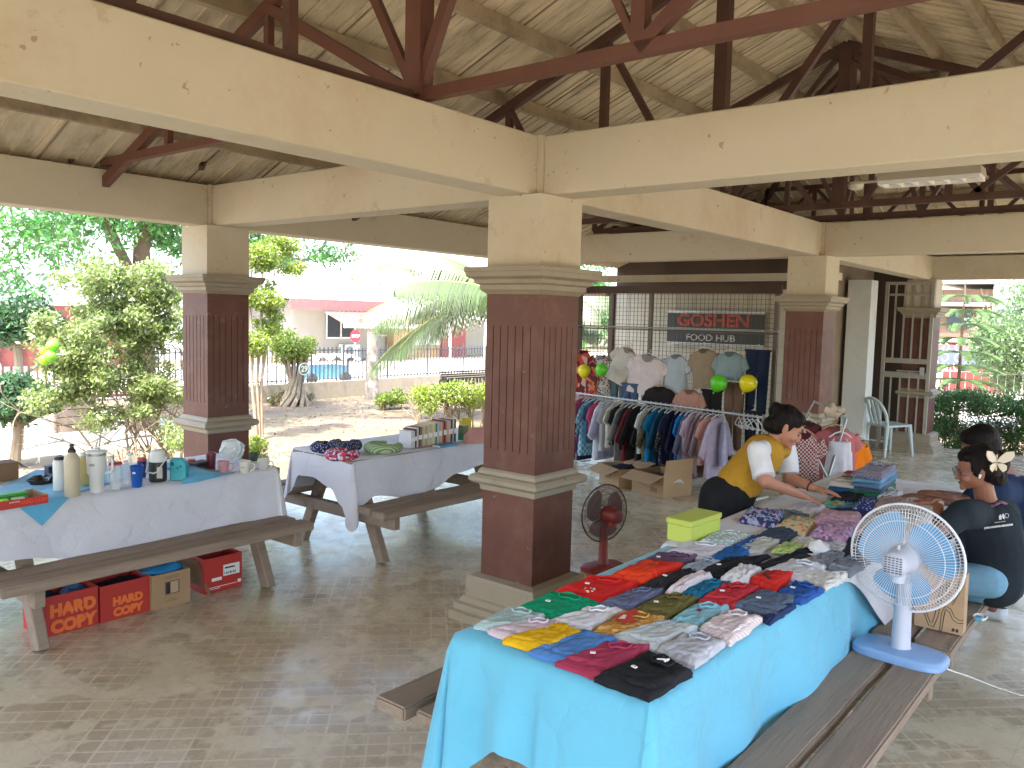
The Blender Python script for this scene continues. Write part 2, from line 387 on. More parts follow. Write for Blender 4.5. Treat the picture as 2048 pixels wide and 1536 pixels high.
# trusses
def truss(x,posts,webs,m=steel,wch=.05,zc=2.775,hch=.055):
    """bottom chord, sloping top chords, posts and webs in the plane x"""
    bm=B(); top=lambda y: roofz(x,y)-.15
    yn,ys=3.2,YS+.1
    beamb(bm,(x,yn,zc),(x,ys,zc),wch,hch)
    beamb(bm,(x+.002,yn,top(yn)),(x+.002,YR,top(YR)),.05,.07,up=(0,SL,1)); beamb(bm,(x-.002,YR,top(YR)),(x-.002,ys,top(ys)),.05,.07,up=(0,-SL,1))
    for y,w in posts: beamb(bm,(x+.004,y,zc),(x+.004,y,top(y)),w,w*.9,up=(1,0,0))
    for a,b,w in webs:
        za=zc if a[1]==0 else top(a[0]); zb_=zc if b[1]==0 else top(b[0])
        beamb(bm,(x-.003,a[0],za),(x-.003,b[0],zb_),w,w*.8,up=(1,0,0))
    return fin('truss',bm,m,pav)
T1p=[(2.3,.045),(1.2,.045),(0,.1),(-1.2,.06),(-2.3,.045)]
T1w=[((0,0),(1.2,1),.06),((0,0),(.55,1),.045),((0,0),(-.62,1),.055),((-1.2,0),(-2.1,1),.055),((1.2,0),(2.3,1),.045),((-1.2,0),(-.5,1),.03)]
truss(-.93,T1p,T1w,steelred)
T2p=[(2.2,.04),(1.33,.05),(.45,.055),(-.45,.085),(-1.35,.055),(-2.3,.045)]
T2w=[((.45,1),(-.15,0),.045),((1.33,1),(.95,0),.04),((-1.35,1),(-.62,0),.05),((2.2,1),(1.9,0),.035),((-2.3,1),(-1.5,0),.05)]
truss(1.35,T2p,T2w)
truss(3.6,[(2.2,.04),(1.33,.05),(.45,.05),(YR,.1),(-1.35,.05),(-2.3,.045)],[((.45,1),(-.3,0),.045),((-1.35,1),(-.7,0),.045),((YR,1),(.6,0),.045),((YR,1),(-1.6,0),.045),((-2.3,1),(-1.5,0),.045)])
truss(-3.18,[(2.3,.045),(1.2,.045),(YR,.08),(-2.3,.045)],[((1.2,0),(2.3,1),.045)])
# longitudinal truss over the centre beam (y=0) and at the far bays
def ltruss(y,x0,x1,xs,z=2.77,dy=.0):
    bm=B(); beamb(bm,(x0,y,z),(x1,y,z),.06,.05)
    for i,x in enumerate(xs):
        t=roofz(x,y)-.12
        beamb(bm,(x,y+.004,z),(x,y+.004,t),.045,.045)
        if i%2==0 and i+1<len(xs): beamb(bm,(x,y-.004,z),(xs[i+1],y-.004,roofz(xs[i+1],y)-.12),.04,.035)
    fin('truss',bm,steel,pav)
ltruss(0.02,-4.4,-.95,[-3.9,-3.1,-2.32,-1.63])
def htruss(x,ys,z=2.77):
    bm=B(); top=lambda y: roofz(x,y)-.13
    beamb(bm,(x,ys[0],z),(x,ys[-1],z),.05,.06); 
    for i,y in enumerate(ys):
        beamb(bm,(x+.003,y,z),(x+.003,y,top(y)),.045,.045,up=(1,0,0))
        if i+1<len(ys):
            a,b=(z,top(ys[i+1])) if i%2==0 else (top(y),z)
            beamb(bm,(x-.003,y,a),(x-.003,ys[i+1],b),.038,.038,up=(1,0,0))
    for a,b in((ys[0],YR),(YR,ys[-1])): beamb(bm,(x-.006,a,top(a)),(x-.006,b,top(b)),.05,.05,up=(1,0,0))
    fin('truss',bm,steel,pav)
htruss(4.5,[2.6,1.8,1.0,.3,-.25,-.5,-.95,-1.5,-2.1,-2.7,-3.3],2.78)
htruss(6.4,[1.3,.7,.1,-.5,-1.1,-1.7,-2.3],2.78)
# jack rafters fanning from the ridge end to the hip corners
bm=B()
for tx,ty in((hx-.6,YR+(n_e-YR)*.86),(hx-.6,YR-(n_e-YR)*.86),(7.2,YR+1),(7.2,YR-1),(5.5,YR+1.8),(5.5,YR-1.8)):
    beamb(bm,(XR-.1,YR,ZR-.22),(tx,ty,roofz(tx,ty)-.16),.05,.06)
fin('hip_rafters',bm,steel,pav)
# eave strut members near the north beam (left of the picture)
for a,b,w in(((-.81,3.25,2.76),(-.81,3.25,3.0),.05),((-1.15,3.25,2.76),(-.85,3.2,3.02),.04),((-.1,3.22,3.0),(-.35,2.9,2.8),.035)):
    bm=B(); beamb(bm,a,b,w,w); fin('eave_strut',bm,steel,pav)
# white painted edge of the floor slab
bm=B(); box(bm,-9,9.55,3.725,3.85,-.2,-.03); tagit(fin('kerb',bm,mat('kerb_white',(.62,.6,.55),.8,.1)),kind='structure')
# ================= GARDEN AND STREET =================
GZ=-.15
def leaves(rng,blobs,n,size,aspect=.45,shell=.55,droop=.3):
    """many small leaf quads spread through ellipsoid blobs: (cx,cy,cz,rx,ry,rz)"""
    bl=np.array(blobs,float); vol=(bl[:,3]*bl[:,4]*bl[:,5])**.75; p=vol/vol.sum()
    k=rng.choice(len(bl),n,p=p); d=rng.normal(size=(n,3)); d/=np.linalg.norm(d,axis=1)[:,None]
    r=shell+(1-shell)*rng.random(n)**.6; r*=1+.12*rng.normal(size=n)
    P=bl[k,:3]+d*bl[k,3:6]*r[:,None]
    a=rng.normal(size=(n,3)); a[:,2]-=droop; a/=np.linalg.norm(a,axis=1)[:,None]
    b=np.cross(a,rng.normal(size=(n,3))); b/=np.linalg.norm(b,axis=1)[:,None]
    s=size*(.6+.8*rng.random(n))[:,None]; w=s*aspect
    V=np.stack([P-a*s*.5,P+b*w*.5,P+a*s*.5,P-b*w*.5],1).reshape(-1,3)
    F=np.arange(n*4).reshape(n,4); return V,F
def clump(rng,c,R,n,rr):
    """random small ellipsoids filling a big one, so that gaps stay between them"""
    out=[]
    for i in range(n):
        d=rng.normal(size=3); d/=np.linalg.norm(d); r=rng.random()**.4*.85
        s=rr*(.6+.8*rng.random())
        out.append((c[0]+d[0]*R[0]*r,c[1]+d[1]*R[1]*r,c[2]+d[2]*R[2]*r,s,s,s*.75))
    return out
def crown(name,blobs,n,size,m,parent,seed,**k):
    rng=np.random.default_rng(seed); V,F=leaves(rng,blobs,n,size,**k); return npmesh(name,V,F,m,parent)
bark=mat('bark',(.17,.12,.08),.95,.35,8,bump=.8,bs=18,stretch=(1,1,.3),dirt=(.08,.06,.04),dirts=4)
barkl=mat('pale_bark',(.30,.24,.17),.95,.3,8,bump=.8,bs=18,stretch=(1,1,.3))
L_tree=leafmat('leaf_tree',(.11,.27,.07)); L_bush=leafmat('leaf_bush',(.27,.34,.12)); L_dark=leafmat('leaf_dark',(.08,.16,.07))
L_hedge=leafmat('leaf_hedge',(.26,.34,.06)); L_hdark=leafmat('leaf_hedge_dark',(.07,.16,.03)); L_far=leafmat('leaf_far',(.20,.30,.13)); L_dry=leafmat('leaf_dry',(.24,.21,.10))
def branchy(bm,rng,a,d,L,r,depth,spread=.7,n=3,mi=0):
    a=Vector(a); d=Vector(d).normalized(); p=[a]; q=a.copy(); dd=d.copy()
    for i in range(4):
        dd=(dd+Vector(rng.normal(size=3))*.12).normalized(); q=q+dd*L/4; p.append(q.copy())
    tube(bm,p,[r*(1-.12*i) for i in range(5)],6 if r>.02 else 4,mi=mi,cap=False)
    if depth:
        for i in range(n):
            nd=(dd+Vector(rng.normal(size=3))*spread).normalized(); branchy(bm,rng,p[rng.integers(2,5)],nd,L*.68,r*.55,depth-1,spread,n)
    return p
# --- big shade tree at the left
t=thing('shade_tree','big leafy tree with forked brown trunk, green crown hanging below the left beam','tree',(3.3,9.6,GZ))
rng=np.random.default_rng(3); bm=B()
def rel(p,o): return Vector(p)-Vector(o.location)
tp=[rel(aty(285,560,9.6),t),rel(aty(283,500,9.6),t),rel(aty(293,450,9.6),t),rel(aty(305,400,9.6),t)]
base=Vector((tp[0].x,0,0))
tube(bm,[base,tp[0],tp[1],tp[2],tp[3],tp[3]+Vector((.2,0,1.2))],[.2,.15,.12,.1,.095,.07],10)
tube(bm,[tp[0]-Vector((0,0,.25)),rel(aty(238,500,9.6),t),rel(aty(215,450,9.5),t),rel(aty(195,410,9.4),t),rel(aty(150,360,9.2),t)],[.10,.08,.07,.06,.04],8)
for k in range(8): branchy(bm,rng,tp[3]+Vector((0,0,.2*k/3)),(rng.normal(),rng.normal()*.6,.25),1.7,.05,2)
fin('trunk',bm,bark,t,smooth=True)
rng=np.random.default_rng(5); bl=[]
for (u,v,y,rx,rz,n) in((40,440,9,1.3,.45,14),(150,470,9.3,1.0,.4,12),(60,520,9,.8,.35,10),(230,440,9.8,1.2,.3,12),(330,440,9.5,1.2,.4,14),(560,500,9.5,.9,.22,14),(620,510,9.7,.65,.16,9),(110,420,9.5,1.8,.4,16),(190,540,9.8,.5,.2,5),(350,500,9.8,.7,.3,8),(20,570,9,.5,.25,5)):
    c=aty(u,v,y); bl+=clump(rng,rel(c,t),(rx,1.0,rz),n,.26)
bl+=clump(rng,(0,0,3.9),(4.2,2.6,.9),60,.6)
crown('crown',bl,36000,.10,L_tree,t,7,shell=.2,aspect=.34)
# --- big light bush behind the left table
t=thing('flowering_shrub','tall pale green shrub with tangled bare stems behind the left drinks table','shrub',(.9,5.6,GZ))
rng=np.random.default_rng(11); bl=[]
for (u,v,y,rx,rz,n) in((200,560,5.6,.42,.22,16),(300,560,5.6,.45,.2,16),(150,660,5.5,.40,.3,16),(260,660,5.6,.6,.35,26),(345,650,5.4,.35,.35,16),(150,750,5.5,.4,.28,16),(250,750,5.5,.55,.28,20),(330,780,5.3,.35,.25,14),(220,610,5.8,.55,.3,20),(330,590,5.6,.4,.25,14),(120,790,5.6,.3,.16,7),(230,830,5.3,.4,.12,6),(345,870,4.9,.2,.15,5),(190,700,5.4,.4,.2,10)):
    bl+=clump(rng,rel(aty(u,v,y),t),(rx,.4,rz),n,.145)
crown('foliage',bl,44000,.044,L_bush,t,12,shell=.05,aspect=.48)
bm=B()
for i in range(15):
    x=-.75+1.5*rng.random(); branchy(bm,rng,(x,rng.normal()*.22,0),(rng.normal()*.35,rng.normal()*.25,1),.8,.02,3,.6,3)
for i in range(10): branchy(bm,rng,(-1.3+.9*rng.random(),-.4+rng.normal()*.2,0),(rng.normal()*.8,rng.normal()*.4,.7),.55,.011,2,.9,3)
fin('stems',bm,barkl,t,smooth=True)
# dry groundcover twigs at the foot of the shrub
# small leafy plants
def bush(name,label,loc,blobs,n,size,m,seed,cat='bush',stems=6,h=.3,group=None,shell=.3,stem=True,bk=barkl):
    t=thing(name,label,cat,loc,group=group); crown('foliage',blobs,n,size,m,t,seed,shell=shell)
    if stem:
        rng=np.random.default_rng(seed); bm=B()
        for i in range(stems):
            b=blobs[rng.integers(len(blobs))]; branchy(bm,rng,(b[0]*.8,b[1]*.8,0),(rng.normal()*.2,rng.normal()*.2,1),h,.014,1,.5,3)
        fin('stems',bm,bk,t,smooth=True)
    return t
rg=np.random.default_rng(20)
bush('round_bush','small round yellow-green bush between the left column and the two white tables',(1.15,4.5,GZ),clump(rg,(0,0,.42),(.2,.2,.2),14,.09),3500,.035,L_hedge,21,h=.35)
c=aty(345,895,4.6)
rgb_=np.random.default_rng(77); bl=[]; o_=Vector((aty(525,760,7.6).x,7.6,GZ))
for (u,v,rx,rz,n) in((515,520,.35,.2,12),(560,500,.4,.14,8),(520,600,.28,.3,12),(545,650,.22,.2,7),(505,690,.2,.25,7),(590,540,.25,.1,4)):
    c=aty(u,v,7.6)-o_; bl+=clump(rgb_,c,(rx,.35,rz),n,.15)
bush('garden_shrub','tall yellow-green shrub showing just right of the left column',o_,bl,15000,.05,L_hedge,78,'shrub',shell=.1,stem=False)
t=[o for o in COL.objects if o.name.startswith('garden_shrub')][0]; bm=B()
for dx in(-.08,0,.07): tube(bm,[(-.05+dx*.5,0,0),(-.08+dx,.02,.8),(-.03+dx*2,0,1.7),(.0+dx*3,0,2.5)],[.03,.024,.018,.01],6)
fin('stems',bm,barkl,t,smooth=True)
# middle hedge behind the books
h0=aty(815,850,6.4); bl=[]
for i in range(60):
    f=i/59; bl.append((f*2.3+rg.normal()*.05,-f*.35+rg.normal()*.14,.62+rg.normal()*.07,.17,.17,.15))
bush('clipped_hedge','clipped yellow-green hedge with bare lower stems behind the row of books',(5.25,6.3,GZ),bl,15000,.05,L_hedge,23,'hedge',34,.5)
# wall kerb and fence around the garden
wallm=mat('old_concrete',(.33,.28,.21),.95,.25,2,bump=.4,bs=20,dirt=(.14,.12,.08),dirts=2,dirta=.6)
bm=B(); box(bm,3.4,14.5,11.7,11.9,GZ,.22); tagit(fin('garden_wall',bm,wallm),'low weathered concrete garden wall below the black iron fence','wall')
iron=mat('black_iron',(.06,.06,.06),.5,.2,5)
def fence(name,label,a,b,z0,z1,sp,m,r=.011,rails=(0.08,.92),group=None):
    t=thing(name,label,'fence',a,group=group); a=Vector(a);b=Vector(b); d=b-a; n=int(d.length/sp); bm=B()
    for k in rails:
        z=z0+(z1-z0)*k; bm=B(); beamb(bm,(0,0,z),(d.x,d.y,z),.025,.025); fin('rail',bm,m,t)
    bm=B()
    for i in range(n+1):
        p=d*(i/n); w=1.8*r if i%12 else 3*r
        beamb(bm,(p.x,p.y,z0),(p.x,p.y,z1+(.0 if i%12 else .08)),w,w)
    fin('bars',bm,m,t); return t
fence('iron_fence','black iron fence on the garden wall behind the round tree with the 29 plate',(3.4,11.8,0),(8.2,11.8,0),.22,.98,.11,iron)
fence('iron_fence','black iron bar fence between the palm stump and the right end of the garden wall',(8.3,11.8,0),(14.4,11.8,0),.22,.95,.11,iron)
# topiary with 29 plate
cb=aty(590,725,11.0)
t=thing('topiary_tree','round clipped ficus with twisted roots carrying the white circular 29 plate','tree',(cb.x,11.0,GZ))
rg=np.random.default_rng(31)
crown('crown',clump(rg,(-.0,0,1.15),(.52,.45,.32),34,.2),9000,.06,L_hedge,t,32,shell=.35)
bm=B()
for i in range(11):
    a=i/11*6.28; tube(bm,[(.32*math.cos(a),.28*math.sin(a),-.02),(.18*math.cos(a+.5),.18*math.sin(a+.5),.22),(.09*math.cos(a+1),.09*math.sin(a+1),.5),(.25*math.cos(a+1.3),.2*math.sin(a+1.3),.95)],[.05,.045,.04,.03],6)
fin('trunk',bm,barkl,t,smooth=True)
pc=aty(608,738,10.45); white=mat('white_paint',(.75,.75,.72),.5,.04)
pl=thing('number_plate','white ring plate reading 29 on the round clipped tree','sign',pc)
bm=B(); tube(bm,[(.115*math.cos(a*.2618),0,.115*math.sin(a*.2618)) for a in range(24)],.009,6,closed=True); fin('ring',bm,white,pl,smooth=True)
bm=B(); lathe(bm,[(.11,-.004),(.11,.004)],24,M=Matrix.Rotation(math.pi/2,4,'X')); fin('disc',bm,mat('plate_green',(.16,.19,.10),.6,.1),pl)
text('numerals','29',.16,white,frameM((0,-.012,0),(1,0,0),(0,0,1)),pl,bold=.004)
bm=B(); beamb(bm,(0,.03,-.1),(0,.12,-.6),.02,.02); fin('bracket',bm,iron,pl)
# palm stump
sp=atz(738,797,GZ)
t=thing('palm_stump','grey ringed stump of a cut palm in front of the iron fence','stump',(sp.x,sp.y-.1,GZ)); bm=B(); pts=[]
for i in range(34): z=i*.045; r=.165-.035*min(1,z/.5)+.007*(i%2)-.012*z; pts.append((r,z))
lathe(bm,pts,18); rgx=random.Random(2)
for v in bm.verts: v.co.x+=.02*noise.noise(v.co*6); v.co.y+=.02*noise.noise(v.co*7+Vector((3,0,0)))
fin('trunk',bm,mat('palm_bark',(.30,.27,.23),.95,.3,9,bump=.6,bs=25,dirt=(.13,.09,.07),dirts=3,dirta=.6),t,smooth=60)
bm=B()
for i in range(6): a=i; tube(bm,[(.09*math.cos(a),.09*math.sin(a),1.45),(.1*math.cos(a),.1*math.sin(a),1.5+.05*(i%3))],[.03,.012],5)
fin('frayed_top',bm,bark,t)
# coconut palm
leafp=leafmat('palm_leaf',(.13,.19,.07),.3,.4)
def frond(V,F,c,az,L,rise,droop,n=110,ll=.72):
    """midrib curve with drooping leaflets"""
    c=Vector(c); h=Vector((math.cos(az),math.sin(az),0)); side=Vector((-h.y,h.x,0)); P=[]
    for i in range(n):
        s=i/(n-1); P.append(c+h*(L*s*(1-.18*s*s*droop))+Vector((0,0,rise*L*s-droop*L*s*s*.62)))
    rnd=random.Random(int(az*100))
    for i in range(4,n-1):
        s=i/(n-1); t=(P[i+1]-P[i]).normalized(); l=ll*(math.sin(math.pi*(.12+.86*s))**.55)*(.85+.3*rnd.random())
        for sg in(-1,1):
            d=(side*sg*.75+t*.55+Vector((0,0,-.35-.75*s))).normalized(); a=P[i]; mid=a+d*l*.5; e=a+(d+Vector((0,0,-.38))).normalized()*l
            w=t*.0085; k=len(V); V+= [a-w,a+w,mid+w*1.1,mid-w*1.1,e+w*.15,e-w*.15]; F+=[(k,k+1,k+2,k+3),(k+3,k+2,k+4,k+5)]
    return P
pcx=Vector((7.75,6.2,GZ))
t=thing('coconut_palm','coconut palm whose long arching fronds spread out from behind the front column','tree',pcx)
bm=B(); tube(bm,[(0,0,0),(.05,.05,.8),(.05,.0,1.6),(0,0,2.15)],[.16,.13,.11,.13],12); fin('trunk',bm,MATS['palm_bark'],t,smooth=True)
fl=[(2.22,3.4,.44,.52),(2.42,3.2,.26,.60),(2.30,3.1,.02,.72),(2.7,2.6,.36,.5),(2.05,3.0,.5,.5),(2.36,2.6,.12,.8),(2.15,3.0,.16,.55),(3.5,2.2,.5,.8),(1.9,2.3,.5,.6),(1.2,2.3,.4,.7),(.4,2.1,.35,.8),(-.3,1.9,.3,.9),(-.75,1.6,.2,.85),(4.2,1.8,.5,.8),(5.0,1.7,.4,.9),(-1.0,1.7,.5,.7),(2.2,2.4,.75,.7),(-.1,1.7,.05,.7)]
for i,(az,L_,ri,dr) in enumerate(fl):
    V=[];F=[]; P=frond(V,F,(0,0,2.2),az,L_,ri,dr)
    f=npmesh('frond',[tuple(v) for v in V],F,leafp,t)
    bm=B(); tube(bm,P[::5],[.022*(1-.8*j/len(P[::5])) for j in range(len(P[::5]))],5); fin('midrib',bm,mat('palm_rib',(.35,.36,.12),.6,.15),f,smooth=True)
# back greenery seen through the mesh and over the fence
rg=np.random.default_rng(44)
bush('garden_tree','dark leafy tree behind the mesh screen beside the balloons',(9.6,7.0,GZ),clump(rg,(0,0,2.2),(1.3,1.2,.9),50,.4),9000,.12,L_tree,45,'tree',5,1.6,shell=.3,bk=bark)
bush('low_shrub','low yellowish shrub at the foot of the palm stump',(7.3,9.3,GZ),clump(rg,(.2,0,.22),(.5,.25,.16),20,.12),2500,.06,L_hedge,46,h=.2)
bush('low_shrub','small weedy shrub growing along the wall below the 29 plate',(6.3,11.2,GZ),clump(rg,(.1,0,.16),(.7,.2,.12),20,.1),2200,.06,L_dry,47,h=.2)
# left topiaries
for (u,v0,v1,y,lab,sd,fx) in((30,645,0,8.8,'dark green cloud-pruned tree at the left edge in front of the red gate',51,.62),(25,800,0,7.6,'dark green clipped shrub on a bare trunk at the left edge below the red gate',52,.42)):
    c=aty(u,v0,y); t=thing('topiary_tree',lab,'tree',(c.x,y,GZ)); z=c.z-GZ
    rg=np.random.default_rng(sd); crown('crown',clump(rg,(0,0,z),(fx,.5,.3 if sd==51 else .27),26,.2),9000,.07,L_dark,t,sd,shell=.35)
    bm=B(); tube(bm,[(0,0,0),(.05,0,z*.5),(0,0,z)],[.07,.055,.05],8); branchy(bm,rg,(0,0,z*.55),(1,0,.7),.5,.03,1); fin('trunk',bm,barkl,t,smooth=True)
# red gate across the drive, with scroll ornament
redm=mat('red_gate_paint',(.22,.065,.055),.6,.1); a=atz(0,800,GZ)
gx0,gx1,gy=1.0,4.6,14.0
t=thing('red_gate','red sheet metal driveway gate with a barred lower panel behind the green balloons','gate',(gx0,gy,GZ))
bm=B(); box(bm,0,3.6,-.03,.03,.75,1.9); fin('panel',bm,redm,t); bm=B()
for i in range(24): beamb(bm,(.07+i*.15,0,.1),(.07+i*.15,0,.75),.035,.035)
beamb(bm,(0,0,.1),(3.6,0,.1),.06,.06); fin('bars',bm,redm,t)
bm=B(); beamb(bm,(0.01,-.05,0),(.01,-.05,1.95),.1,.1); beamb(bm,(3.59,-.05,0),(3.59,-.05,1.95),.1,.1); beamb(bm,(1.4,-.05,.1),(1.4,-.05,1.9),.05,.05); fin('posts',bm,redm,t)
def spiral(cx,cz,r,turns,a0,n=26,k=1): return [(cx+r*(1-.8*i/n)*math.cos(a0+k*turns*6.28*i/n),0,cz+r*(1-.8*i/n)*math.sin(a0+k*turns*6.28*i/n)) for i in range(n+1)]
bm=B()
for args in((.9,1.1,.3,1.2,1.2),(.9,.75,.22,1.1,4.0),(2.3,1.3,.25,1.2,0)): bm=B(); tube(bm,[(x,-.08,z) for x,y,z in spiral(*args)],.022,5); fin('scroll_ornament',bm,mat('pale_pink_iron',(.6,.5,.46),.6,.1),t)
# wooden planter box
woodw=mat('weathered_wood',(.28,.215,.16),.85,.28,3,bump=.5,bs=30,stretch=(.25,3,3),dirt=(.09,.06,.045),dirts=3,dirta=.6)
pb=atz(112,868,GZ); t=thing('wooden_planter','weathered wooden box standing on the drive at the left side of the tall shrub','planter',(pb.x,pb.y,GZ)); bm=B()
for k in range(4): box(bm,0,.55,0,.3,.01+k*.115,.115+k*.115)
fin('boards',bm,woodw,t,bev=.004); bm=B(); box(bm,-.03,0,-.02,.32,0,.5); fin('end_panel',bm,woodw,t); bm=B(); box(bm,.55,.58,-.02,.32,0,.5); fin('end_panel',bm,woodw,t)
# balloon maker
rubber={}
def balloon(label,loc,r,col,knot=(0,0,-1),group=None,cat='balloon'):
    m=mat('balloon_%d_%d'%(col[0]*100,col[1]*100),col,.25,.03,trans=.0); t=thing('balloon',label,cat,loc,group=group)
    q=Vector(knot).to_track_quat('-Z','Y').to_matrix().to_4x4(); bm=B()
    pts=[(.004,-1.18),(.05,-1.12),(.3,-.97),(.62,-.72),(.85,-.38),(.98,0),(.96,.3),(.82,.62),(.56,.85),(.25,.97),(.02,1.0)]
    lathe(bm,[(a*r,b*r) for a,b in pts],28,M=q); fin('envelope',bm,m,t,smooth=True)
    bm=B(); lathe(bm,[(.03*r,-1.28*r),(.1*r,-1.3*r),(.1*r,-1.26*r),(.04*r,-1.17*r)],10,M=q); fin('knot',bm,m,t,smooth=True); return t
GRN=(.10,.55,.02);YEL=(.68,.60,.01); LG=(.22,.80,.05)
y=5.0
for (u,v,r,c,lab) in((106,690,.085,LG,'upper bright green balloon of the bunch at the red gate'),(100,712,.085,LG,'middle bright green balloon of the bunch at the red gate'),(89,719,.075,(.35,.85,.02),'lowest lime balloon of the bunch at the red gate'),(86,702,.045,(.8,.8,.02),'small yellow balloon at the left of the bunch near the red gate')):
    p=aty(u,v,y+.05*(u%3)); balloon(lab,p,r*.66,c,(.2,0,.6),group='balloons on the shrub')
bm=B(); p=aty(98,708,5.05); tube(bm,[p,p+Vector((.2,.2,-.02)),p+Vector((.5,.5,.05))],.004,4); tagit(fin('balloon_string',bm,white),'thin string tying the green balloon bunch to the tall shrub','string')
# ---------- houses ----------
hwall=mat('pale_house_wall',(.42,.39,.33),.9,.08,1); hroof=mat('white_metal_roof',(.62,.62,.62),.5,.06,1,stretch=(6,1,1)); redf=mat('red_fascia',(.24,.11,.10),.7,.12); glassd=mat('dark_window_glass',(.05,.06,.07),.15,.1)
hc=25.0
def winbox(parent,x0,x1,z0,z1,y,m=glassd,fr=white):
    bm=B(); box(bm,x0,x1,y-.04,y+.02,z0,z1); w=fin('window',bm,m,parent)
    bm=B()
    for a in((x0-.06,x0,z0-.06,z1+.06),(x1,x1+.06,z0-.06,z1+.06),(x0,x1,z0-.06,z0),(x0,x1,z1,z1+.06),((x0+x1)/2-.03,(x0+x1)/2+.03,z0,z1)): box(bm,a[0],a[1],y-.08,y-.045,a[2],a[3])
    fin('frame',bm,fr,w); return w
# bungalow with white hip roof and red fascia
o=Vector((13.5,24,GZ)); t=thing('bungalow','white hip-roofed bungalow with a red fascia across the street behind the iron fence','house',o)
L0=aty(560,640,24).x-o.x; L1=aty(960,640,24).x-o.x
bm=B(); box(bm,L0+.6,L1+1.5,0,6,0,2.35); fin('wall',bm,hwall,t)
bm=B(); ez=2.4
r=[(L0-.3,-1,ez),(L1+2.4,-1,ez),(L1+2.4,7,ez),(L0-.3,7,ez),(L0+4.2,3,4.3),(L1-2.4,3,4.3)]
v=[bm.verts.new(p) for p in r]
for f in((0,1,5,4),(1,2,5),(2,3,4,5),(3,0,4),(3,2,1,0)): bm.faces.new([v[i] for i in f])
rf=fin('roof',bm,hroof,t)
bm=B()
for i in range(26):
    x=L0+.2+i*(L1+2-L0)/26; beamb(bm,(x,-1,ez+.02),(x+(L0+4.2-x)*.0+.0,2.9,4.24),.05,.05) if L0+4<x<L1-2.4 else None
fin('roof_seams',bm,hroof,rf)
bm=B(); box(bm,L0-.3,L0+5.2,-1.08,-1.0,ez-.42,ez-.02); fin('fascia',bm,redf,t)
bm=B(); v=[bm.verts.new(p) for p in((L0+1.2,-1.02,ez-.45),(L0+5.1,-1.02,ez-.45),(L0+5.1,-2.4,ez-.95),(L0+1.2,-2.4,ez-.95))]; bm.faces.new(v); 
for i in range(18): x=L0+1.3+i*.22; beamb(bm,(x,-1.02,ez-.44),(x,-2.4,ez-.94),.03,.03)
fin('awning',bm,redf,t); bm=B(); box(bm,L0+1.1,L0+5.2,-2.5,-2.42,ez-1.06,ez-.9); fin('awning_edge',bm,white,t)
winbox(t,L0+5.0,L0+6.0,1.0,1.75,0); winbox(t,L0+2.2,L0+3.6,.9,1.8,0)
bm=B(); box(bm,L0+5.4,L0+8.3,-.5,-.06,0,1.9); fin('side_room',bm,mat('ochre_wall',(.42,.29,.15),.9,.1),t)
bm=B(); box(bm,L0+6.5,L0+8.2,-.56,-.51,.55,1.45); fin('shutter',bm,mat('mint_shutter',(.6,.66,.6),.8,.05),t)
bm=B(); box(bm,L0+8.35,L0+9.9,-.6,-.06,0,1.75); fin('corrugated_wall',bm,mat('red_sheet',(.30,.09,.08),.7,.1,pat='stripey',pc=(.36,.09,.08),ps=3),t)
# air conditioner
p=aty(694,702,23.9); t=thing('air_conditioner','white outdoor air conditioner unit on the bungalow wall below the window','air conditioner',p)
bm=B(); box(bm,-.42,.42,-.35,.05,-.28,.28); fin('casing',bm,white,t,bev=.02); bm=B(); tube(bm,[(-.14+.2*math.cos(a*.39),-.36,.2*math.sin(a*.39)) for a in range(16)],.015,5,closed=True); lathe(bm,[(.18,0),(.18,.01)],16,M=Matrix.Translation((-.14,-.365,0))@Matrix.Rotation(math.pi/2,4,'X')); fin('fan_grille',bm,mat('grey_grille',(.3,.3,.3),.6,.1),t)
# lean-to canopies
for k,(x0,x1,z,lab) in enumerate(((L1-4.6,L1-2.2,1.95,'small white sloping canopy beside the red corrugated wall'),(L1-2.0,L1+1.8,2.0,'long white corrugated shed roof right of the bungalow porch'))):
    t=thing('canopy',lab,'canopy',(o.x,o.y,GZ)); bm=B(); v=[bm.verts.new(p_) for p_ in((x0,-.7,z+.25),(x1,-.7,z+.1),(x1-.2,-2.6,z-.25),(x0-.2,-2.6,z-.1))]; f=bm.faces.new(v); r_=bmesh.ops.extrude_face_region(bm,geom=[f]); bmesh.ops.translate(bm,verts=[g_ for g_ in r_['geom'] if isinstance(g_,bmesh.types.BMVert)],vec=(0,0,.05)); fin('sheet',bm,hroof,t)
    bm=B(); beamb(bm,(x0-.15,-2.5,0),(x0-.15,-2.5,z-.1),.08,.08); beamb(bm,(x1-.25,-2.5,0),(x1-.25,-2.5,z-.25),.08,.08); fin('posts',bm,white,t)
t=thing('white_gate','white vertical bar gate under the shed roof right of the red wall','gate',(o.x+L1-1.9,o.y-3,GZ)); bm=B()
for i in range(24): beamb(bm,(i*.16,0,.1),(i*.16,0,1.75),.045,.045)
fin('bars',bm,white,t); bm=B()
for z in(.1,.9,1.7): bm=B(); beamb(bm,(0,0,z),(3.7,0,z),.06,.06); fin('rail',bm,white,t)
# grey block building behind
p=aty(650,560,40); t=thing('concrete_building','plain grey concrete block building rising behind the bungalow roof','building',(p.x,40,GZ))
greyc=mat('grey_block',(.17,.18,.19),.9,.12,.6,pat='stripey',pc=(.20,.20,.21),ps=.8)
bm=B(); box(bm,-3.2,1.6,0,5,0,5.2); fin('wall',bm,greyc,t); bm=B(); box(bm,-3.4,1.8,-.2,5.2,5.2,5.4); fin('parapet',bm,mat('grey_cap',(.45,.44,.43),.9,.05),t); winbox(t,-2.2,-1.2,3.2,4.2,0); winbox(t,-.4,.6,3.2,4.2,0)
